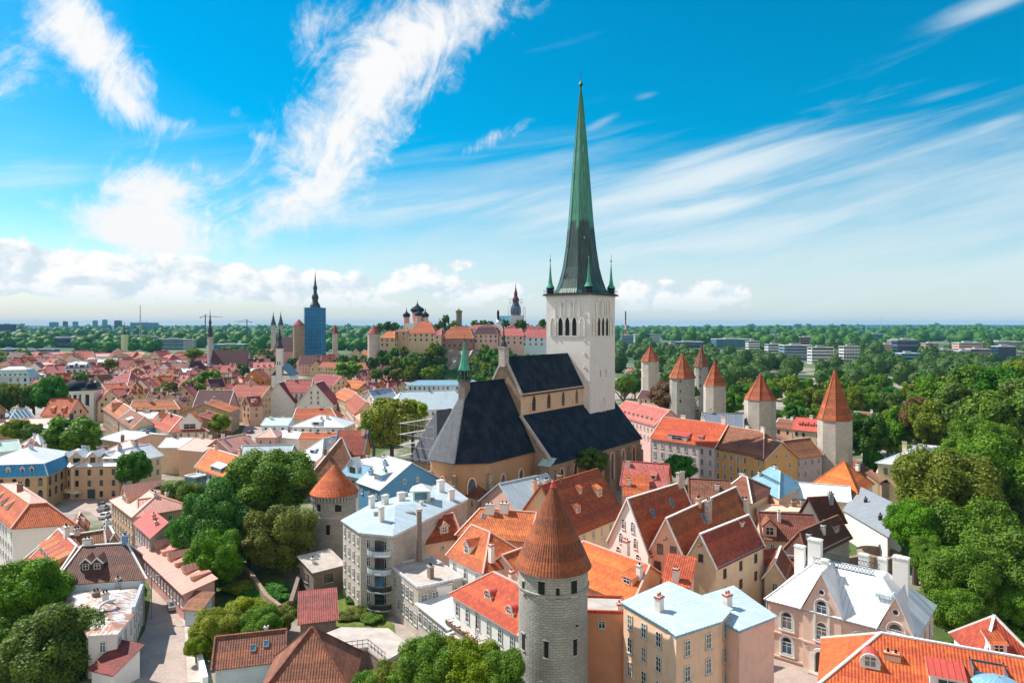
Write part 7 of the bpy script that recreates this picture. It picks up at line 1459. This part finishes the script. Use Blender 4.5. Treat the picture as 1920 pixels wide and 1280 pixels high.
def misc_far():
    Y = 1900; c = at(263, HZ, Y); t = thing('lattice_mast', 'thin red and white lattice mast above the long teal block', 'mast', (c.x, c.y, 0)); g = MB()
    for s in (-1, 1): g.bar((s * 3, 0, 0), (s * .7, 0, at(0, 590, Y).z), .9, .9, 'steel')
    for k in range(8): z = 8 + k * 9; g.bar((-2.6, 0, z), (2.4, 0, z + 9), .5, .5, 'steel')
    g.build('lattice', t); g = MB(); g.bar((0, 0, at(0, 590, Y).z), (0, 0, at(0, 572, Y).z), 1.1, 1.1, 'red_paint'); g.build('antenna', t)
    for px, py, x0, x1, lab in ((385, 594, 376, 417, 'tower crane left of the town hall spire'), (463, 603, 440, 471, 'tower crane right of the town hall spire')):
        Y = 1500; c = at(px, HZ, Y); t = thing('tower_crane', lab, 'crane', (c.x, c.y, 0), 'tower cranes on the horizon'); z = at(0, py, Y).z; s = Y / F
        g = MB(); g.bar((0, 0, 0), (0, 0, z + 5), 1.6, 1.6, 'iron'); g.build('mast', t); g = MB(); g.bar(((x0 - px) * s, 0, z), ((x1 - px) * s, 0, z), 1.1, 1.1, 'steel'); g.bar((0, 0, z + 5), ((x0 - px) * s * .7, 0, z + .5), .4, .4, 'iron'); g.bar((0, 0, z + 5), ((x1 - px) * s * .7, 0, z + .5), .4, .4, 'iron'); g.build('jib', t)
        g = MB(); g.abox(((x0 if px - x0 < x1 - px else x1) - px) * s - 1.5, ((x0 if px - x0 < x1 - px else x1) - px) * s + 1.5, -1, 1, z - 2.5, z, 'concrete'); g.build('counterweight', t)
    Y = 1900; c = at(1173, HZ, Y); t = thing('striped_chimney', 'tall thin red and white striped chimney right of the white church', 'chimney', (c.x, c.y, 0)); g = MB(); z0, z1 = 0, at(0, 583, Y).z; n = 7
    for i in range(n): g.lathe([(2.6 - .9 * i / n, z1 * i / n), (2.6 - .9 * (i + 1) / n, z1 * (i + 1) / n)], 12, (0, 0, 0), 'red_paint' if i in (2, 4) else ('office_white' if i in (1, 3) else 'iron' if i > 4 else 'concrete'), cap=False)
    g.build('shaft', t)
    Y = 2600; c = at(1652, HZ, Y); t = thing('radio_mast', 'thin radio mast standing on the right horizon', 'mast', (c.x, c.y, 0)); g = MB(); g.tube((0, 0, 0), (0, 0, at(0, 594, Y).z), 1.6, .5, 6, 'steel'); g.build('shaft', t)
    t = steeple('yellow_church', 'small yellow church tower with thin dark spire far behind red roofs', 233, 1150, 0, [('tower_wall', 'yellow', 4, [(5.0, 660), (5.0, 628), (5.5, 627)]), ('spire', 'iron', 8, [(3.6, 627), (1.6, 622), (.9, 615), (.1, 603)])])
    Y = 1000; c = at(1605, 682, Y); t = thing('white_hall', 'white barrel roofed hall among trees below the gridded office', 'building', (c.x, c.y, 0)); g = MB(); s = Y / F
    for i in range(8):
        a0, a1 = math.pi * i / 8, math.pi * (i + 1) / 8; r = 22 * s
        g.face([(-r * math.cos(a0), -12, 4 + 8 * math.sin(a0)), (-r * math.cos(a1), -12, 4 + 8 * math.sin(a1)), (-r * math.cos(a1), 12, 4 + 8 * math.sin(a1)), (-r * math.cos(a0), 12, 4 + 8 * math.sin(a0))][::-1], 'office_white')
    g.build('roof', t); g = MB(); g.abox(-22 * s + .3, 22 * s - .3, -11.5, 11.5, 0, 6, 'concrete'); g.build('wall', t)
misc_far()
# ---------------------------------------------------------------- the many roofs of the middle distance
RES = [(470, 680, 690, 810), (355, 430, 725, 775), (265, 395, 770, 850), (105, 205, 725, 800), (-20, 60, 688, 730), (115, 172, 680, 705), (385, 470, 645, 690), (505, 545, 640, 690), (545, 615, 655, 668), (735, 910, 705, 790), (785, 1170, 655, 900), (676, 722, 645, 680), (600, 692, 672, 692), (430, 500, 765, 850), (690, 715, 605, 640), (755, 1035, 600, 668), (-50, 760, 800, 1300), (730, 1960, 800, 1300), (-50, 100, 730, 800)]
def fill_roofs():
    rg = random.Random(23); RW = {'tile_red': 'brick red', 'tile_rust': 'rust brown', 'tile_orange': 'orange', 'tile_pink': 'pinkish red', 'tile_purple': 'dark maroon', 'tile_brown': 'brown', 'metal_pink': 'salmon metal', 'metal_white': 'white metal', 'metal_red': 'bright red metal', 'metal_grey': 'grey metal'}
    WW = {'white': 'white', 'cream': 'cream', 'beige': 'beige', 'salmon': 'peach', 'sand': 'sandy', 'rose': 'rose', 'tan': 'tan', 'paleblue': 'pale blue'}
    Y = 285.0; n = 0
    while Y < 980 and n < 265:
        w = max(10, Y * .0215); x = -0.80 * Y
        while x < 0.0 * Y:
            ww = w * rg.uniform(.75, 1.35); cx = x + ww / 2; cy = Y + rg.uniform(-.02, .02) * Y; x += ww * rg.uniform(.85, 1.12)
            px, pyb = 960 + cx / cy * F, HZ + CAMZ / cy * F; ze = rg.uniform(8.5, 12.5) if Y < 450 else rg.uniform(6.5, 10); pe = HZ + (CAMZ - ze) / cy * F
            if px > 735 and cy > 430: continue
            if any(a < px < b and c < pe < d for a, b, c, d in RES): continue
            if any((cx - tx) ** 2 + (cy - ty) ** 2 < (tr * .75 + ww * .36) ** 2 for tx, ty, tr in TAKEN): continue
            rf = rg.choices(('tile_red', 'tile_rust', 'tile_orange', 'tile_pink', 'tile_purple', 'tile_brown', 'metal_pink', 'metal_white', 'metal_red', 'metal_grey'), (28, 16, 7, 22, 16, 6, 6, 6, 3, 3))[0]; wl = rg.choice(('white', 'cream', 'beige', 'salmon', 'sand', 'rose', 'tan', 'sand', 'white'))
            k = rg.choice('ggpgp'); hip = rg.choice(((0, 0), (0, 0), (0, 0), (5, 5))) if k == 'g' else (0, 0); an = rg.choice((-.35, .3, .15, -.1, -.75, .7)); dx, dy = math.cos(an) * ww / 2, math.sin(an) * ww / 2
            rise = rg.uniform(3.2, 7.5) if rf[0] == 't' else rg.uniform(1.5, 3); dp = rg.uniform(.7, 1.3) * ww
            if k == 'p': rise = rise * 1.15
            rise = min(rise, ww * .52)
            dmn = rg.choice((0, 0, 1, 2, 3)) if rf[0] == 't' and Y < 700 else 0
            ph = f"{RW[rf]} {'hipped' if hip[0] else ('gable-fronted' if k == 'p' else 'ridged')} roof over {WW[wl]} house"
            H('town_house', None, Vector((cx - dx, cy - dy, ze)), Vector((cx + dx, cy + dy, ze)), ze, w=dp, rise=rise, k=k, hip=hip, wall=wl, roof=rf, trim=rg.choice(('trim_pink', 'tile_pink', 'tile_red')) if rf[0] == 't' else 'metal_white', pend=ph, group='tiled and metal roofed houses of the old town', near=False,
              win=(2 if Y < 600 else 1, 3.1, 3.2 if Y < 500 else 4.6, 1.2, 1.7) if Y < 760 else None, gw=1 if Y < 650 else 0, ch=[(rg.uniform(.15, .85), .5 if k == 'g' else rg.uniform(.2, .8), rg.uniform(1.2, 2.4), rg.choice((.9, 1.2, 1.6)), rg.choice(('limewash', 'salmon', 'brick', 'limewash'))) for _ in range(rg.choice((1, 2, 2, 3)))] if Y < 800 else [],
              dm=[('f' if k == 'g' else 'r', (i + .7) / (dmn + .4), .22, 1.7, 1.4, rg.choice(('shed', 'gable'))) for i in range(dmn)]); n += 1
        Y *= 1.041
    S['filled'] = n
fill_roofs()
# ---------------------------------------------------------------- trees
TR = [ # px, py, radius px, aspect, colour, depth
 (52, 1120, 72, 1.0, 'g', 108), (92, 1225, 92, .95, 'g', 97), (5, 1215, 60, 1.0, 'g', 101), (345, 940, 42, 1.0, 'g', None), (362, 1000, 42, 1.2, 'e', 139), (405, 985, 66, 1.2, 'e', 140), (402, 1050, 50, 1.15, 'g', 128), (440, 930, 50, 1.0, 'e', 155), (506, 905, 82, .78, 'g', 158), (466, 1005, 45, 1.1, 'd', 140), (528, 1010, 70, .95, 'o', 138),
 (140, 818, 50, .8, 'g', 240), (250, 880, 33, .98, 'd', 195), (30, 806, 26, .8, 'o', 262), (62, 812, 22, .9, 'g', 262), (412, 793, 20, .9, 'o', 285), (420, 815, 13, .8, 'b', 270),
 (18, 743, 30, .9, 'o', 330), (62, 745, 26, 1.0, 'g', 330), (97, 740, 30, 1.25, 'e', 325), (-8, 748, 22, 1, 'g', 320), (395, 714, 28, .8, 'g', 440), (360, 734, 24, .9, 'o', 400), (300, 740, 20, .8, 'g', 380), (318, 728, 16, .9, 'o', 400), (205, 683, 16, .7, 'o', 520), (150, 707, 15, .9, 'g', 480), (362, 664, 18, .6, 'o', 650), (455, 698, 16, 1.0, 'd', 520),
 (735, 795, 56, .95, 'y', 250), (700, 806, 28, 1.0, 'o', 245), (775, 770, 30, .7, 'y', 262), (1110, 864, 34, .7, 'g', 190), (1274, 878, 30, .85, 'e', 205), (1252, 742, 36, .8, 'b', 345), (1172, 722, 17, 1.1, 'g', 330), (1296, 736, 16, .9, 'o', 350),
 (654, 694, 27, .62, 'g', 470), (699, 680, 13, .95, 'd', 500), (706, 703, 14, .9, 'g', 440), (745, 703, 16, .8, 'o', 440), (727, 697, 11, .9, 'd', 445), (805, 700, 12, 1, 'o', 450),
 (1620, 815, 42, 1.1, 'd', 225), (1640, 865, 18, 1, 'd', 205), (1722, 785, 30, 1.5, 'b', 240), (1690, 800, 30, 1.3, 'g', 245), (1700, 850, 18, .9, 'g', 215),
 (1768, 930, 92, 1.0, 'o', 138), (1845, 900, 88, 1.0, 'g', 150), (1716, 985, 52, 1.0, 'g', 132), (1830, 1005, 80, .95, 'g', 128), (1905, 940, 70, 1.1, 'd', 150), (1800, 1085, 66, 1.0, 'g', 112), (1885, 1075, 84, 1.0, 'g', 116), (1900, 1160, 60, .9, 'g', 108), (1830, 1150, 40, .9, 'o', 109), (1738, 1040, 36, 1.0, 'g', 124),
 (1842, 838, 58, 1.0, 'g', 185), (1796, 1150, 52, .95, 'g', 106), (1880, 800, 76, 1.0, 'g', 195), (1752, 792, 42, 1.1, 'o', 225), (1800, 770, 56, 1.0, 'g', 225), (1882, 745, 58, 1.0, 'd', 235), (1930, 762, 56, 1.0, 'g', 215), (1760, 755, 44, 1.0, 'g', 262), (1830, 725, 50, .9, 'g', 262), (1915, 712, 40, .9, 'o', 300), (1860, 728, 40, .9, 'd', 300),
 (1560, 870, 10, 1, 'd', 205)]
TR = TR[:-1]
for a in TR: tree(a[0], a[1], a[2], a[3], a[4], a[5])
# shrubs and young trees in the yards
for a in ((545, 1105, 28, .6, 'o', 119), (655, 1150, 24, .5, 'o', 117), (700, 1148, 26, .45, 'g', 116), (672, 1135, 20, .5, 'o', 119), (612, 1206, 16, .7, 'y', 107), (585, 1225, 16, .9, 'o', 103), (500, 1075, 44, .4, 'e', 126), (455, 1070, 36, .5, 'y', 128), (668, 1105, 20, .4, 'd', 124)):
    tree(*a, kind='bush')
for a in ((408, 1183, 50, .9, 'y', 106), (452, 1160, 46, .85, 'y', 111), (487, 1175, 44, .85, 'g', 107), (522, 1168, 28, .9, 'o', 110), (368, 1212, 22, .9, 'o', 101)): tree(*a)
for a in ((800, 1262, 66, 1.0, 'g', 82), (742, 1285, 48, 1.0, 'o', 83), (880, 1262, 62, 1.0, 'o', 81), (945, 1270, 52, 1.0, 'g', 80), (835, 1235, 40, 1.0, 'y', 85), (690, 1300, 40, 1, 'g', 82)): tree(*a)
def belts():
    rg = random.Random(8)
    for Y, p0, p1, r0, zt in ((262, 1625, 1740, 6, 13), (300, 1450, 1840, 6.5, 14), (345, 1372, 1930, 6.5, 15), (400, 1345, 1950, 6.5, 14), (465, 1165, 1950, 6.5, 12.5)):
        x = p0
        while x < p1:
            r = r0 * rg.uniform(.8, 1.3); rp = r * F / Y; z = zt - r * .8 + rg.uniform(-2.5, 2.5) - (3 if rg.random() < .12 else 0)
            if rg.random() < .9 and not any(a < x < b for a, b in ((1480, 1545) if Y < 290 else (0, 0), (1195, 1245) if Y in (465,) else (0, 0))):
                tree(x, HZ + (CAMZ - z) * F / Y, rp, rg.uniform(.85, 1.15), rg.choice('ggoodgoe' if Y < 600 else 'ggdoded'), Y * rg.uniform(.97, 1.03))
            x += rp * rg.uniform(1.25, 1.7)
    # greenery below and beside the upper town and along the old bastions
    for px0, px1, Y, n, z0, r0 in ((715, 830, 628, 12, 17, 6), (885, 1020, 628, 13, 17, 6), (716, 760, 640, 5, 23, 5), (905, 960, 640, 5, 25, 5), (625, 700, 700, 9, 11, 6.5), (705, 745, 690, 6, 22, 6), (400, 512, 900, 12, 10, 8), (455, 520, 820, 6, 9, 7), (540, 622, 790, 12, 6, 5), (728, 800, 620, 9, 14, 6), (765, 835, 600, 8, 8, 6), (800, 835, 640, 4, 24, 6), (880, 960, 600, 9, 12, 6.5), (905, 950, 560, 5, 8, 6), (870, 935, 520, 6, 6, 5), (840, 880, 560, 3, 5, 4)):
        for i in range(n):
            px = px0 + (px1 - px0) * (i + rg.uniform(.2, .8)) / n; z = z0 + rg.uniform(-2, 4); r = r0 * rg.uniform(.75, 1.2); tree(px, HZ + (CAMZ - z) * F / Y, r * F / Y, rg.uniform(.8, 1.15), rg.choice('ggdoe'), Y + rg.uniform(-15, 15), zg=0)
    for px, py, r, a, c, Y in ((828, 610, 10, 1.0, 'o', 850), (836, 598, 8, 1.2, 'g', 850), (820, 616, 10, 1, 'g', 820), (852, 606, 6, 1, 'y', 840), (890, 606, 8, .8, 'o', 830), (906, 606, 9, .8, 'g', 830), (920, 608, 8, .8, 'd', 830), (948, 607, 8, 1, 'd', 720), (976, 608, 13, .8, 'd', 720), (1018, 606, 8, 1.1, 'd', 700), (728, 612, 12, .9, 'd', 760), (740, 612, 9, 1, 'g', 760), (712, 614, 9, 1, 'g', 780), (845, 612, 8, 1, 'o', 800), (770, 612, 6, 1, 'd', 850)): tree(px, py, r, a, c, Y, zg=24)
    for i in range(24):
        px = rg.choice((rg.uniform(-10, 60), rg.uniform(60, 380), rg.uniform(400, 480))); Y = rg.uniform(1000, 1150) if px > 70 else rg.uniform(800, 1000); r = rg.uniform(6, 10); tree(px, HZ + (CAMZ - r) * F / Y, r * F / Y, .9, rg.choice('gdgo'), Y)
belts()
# ---------------------------------------------------------------- cars, lamp posts, small street things
def make_car(name, label, m, loc, rz):
    t = thing(name, label, 'car', loc); t.rotation_euler = (0, 0, rz); b = MB(); L, W = 2.15, .88
    prof = [(-L, .35), (L, .35), (L, .62), (L - .12, .80), (1.15, .90), (.55, 1.42), (-.95, 1.46), (-1.65, .98), (-L + .03, .92), (-L, .6)]
    ins = lambda z: .78 if z > 1.3 else 1.0
    for s in (-1, 1):
        f = [(x, s * W * ins(z), z) for x, z in prof]; b.face(f if s < 0 else f[::-1], m)
    for i in range(len(prof)):
        (x0, z0), (x1, z1) = prof[i], prof[(i + 1) % len(prof)]; b.face([(x0, -W * ins(z0), z0), (x0, W * ins(z0), z0), (x1, W * ins(z1), z1), (x1, -W * ins(z1), z1)], m)
    b.build('body', t)
    g = MB(); g.face([(1.13, -.68, .95), (.60, -.58, 1.38), (.60, .58, 1.38), (1.13, .68, .95)][::-1], 'glass')
    o = g.build('windscreen', t); o.location = (.03, 0, .02); g = MB(); g.face([(-1.62, -.68, 1.02), (-1.0, -.58, 1.42), (-1.0, .58, 1.42), (-1.62, .68, 1.02)], 'glass'); o = g.build('rear_window', t); o.location = (-.03, 0, .02)
    for s in (-1, 1):
        g = MB(); q = [(-1.35, s * .865, 1.0), (.9, s * .865, .96), (.5, s * .74, 1.34), (-.95, s * .74, 1.38)]; g.face(q if s < 0 else q[::-1], 'glass'); o = g.build('side_window', t); o.location = (0, s * .015, 0)
        g = MB(); g.box((L - .02, s * .62, .62), (.05, 0, 0), (0, .17, 0), .14, 'lamp_glass'); g.build('headlight', t); g = MB(); g.box((-L + .01, s * .66, .7), (.04, 0, 0), (0, .14, 0), .16, 'red_paint'); g.build('tail_light', t)
        for x in (-1.3, 1.35):
            g = MB(); g.tube((x, s * .72, .32), (x, s * .92, .32), .32, .32, 14, 'rubber'); w = g.build('wheel', t); g = MB(); g.tube((x, s * .90, .32), (x, s * .935, .32), .19, .19, 10, 'steel'); g.build('rim', w)
    return t
for px, py, m, rz, lab in ((325, 1139, 'car_grey', 2.1, 'silver grey car parked on the cobbled street by the little shed'), (190, 947, 'car_black', 2.2, 'black car with sun glint parked on the square'), (194, 956, 'car_grey', 1.7, 'grey car parked second behind the black one on the square'), (197, 970, 'car_white', 1.68, 'white van-like car parked on the street below the square'), (204, 988, 'car_grey', 1.75, 'grey car half hidden behind the brown roofs'), (470, 812, 'car_black', 1.4, 'black car in the narrow street canyon'), (463, 822, 'car_black', 1.4, 'dark car nearer in the narrow street canyon')):
    make_car('parked_car', lab, MATS and m, P(px, py, .01), rz)
def lamp_post(px, py, lab):
    p = P(px, py, 0); t = thing('street_lamp', lab, 'street lamp', p, 'street lamps'); g = MB(); g.tube((0, 0, 0), (0, 0, 7.2), .09, .06, 8, 'metal_grey'); g.bar((0, 0, 7.2), (.9, 0, 7.4), .08, .08, 'metal_grey'); g.build('pole', t); g = MB(); g.box((1.0, 0, 7.32), (.35, 0, 0), (0, .12, 0), .12, 'metal_grey'); g.build('lamp_head', t)
lamp_post(1652, 868, 'grey street lamp in front of the dark tree near the yellow villa'); lamp_post(284, 1160, 'grey street lamp on the cobbled street opposite the grey car')
def garden_wall(pts, lab, h=2.0, m='stone_warm'):
    w = [P(x, y, 0) for x, y in pts]; c = sum(w, Vector()) / len(w); t = thing('garden_wall', lab, 'wall', c); g = MB()
    for i in range(len(w) - 1): g.bar(w[i] - c + Vector((0, 0, h / 2)), w[i + 1] - c + Vector((0, 0, h / 2)), .7, h, m)
    g.build('masonry', t)
garden_wall([(448, 1075), (470, 1095), (500, 1140), (525, 1160)], 'old rubble wall running downhill between trees and yard', 2.4)
garden_wall([(385, 1290), (372, 1235), (362, 1195)], 'low white wall along the street beside the white cottage', 1.6, 'white')
garden_wall([(600, 1085), (560, 1100), (545, 1150)], 'stone yard wall below the small stone shed', 2.2, 'stone_brown')
garden_wall([(1786, 1180), (1850, 1205), (1900, 1215)], 'broken rubble wall under the park trees by the pink palace', 2.0)
def cafe_tables():
    rg = random.Random(2)
    for i, (px, py) in enumerate(((108, 925), (116, 930), (124, 934), (133, 936), (142, 938))):
        p = P(px, py, .01); t = thing('cafe_parasol', f'cream cafe parasol on the square, {ORD[i]} to the blue mansard house', 'parasol', p, 'cafe parasols on the square'); g = MB(); g.lathe([(1.6, 2.2), (.9, 2.6), (.05, 2.9)], 8, (0, 0, 0), 'cream', smooth=False, cap=False); g.build('canopy', t); g = MB(); g.tube((0, 0, 0), (0, 0, 2.85), .04, .04, 6, 'steel'); g.build('pole', t)
cafe_tables()
settle_labels()
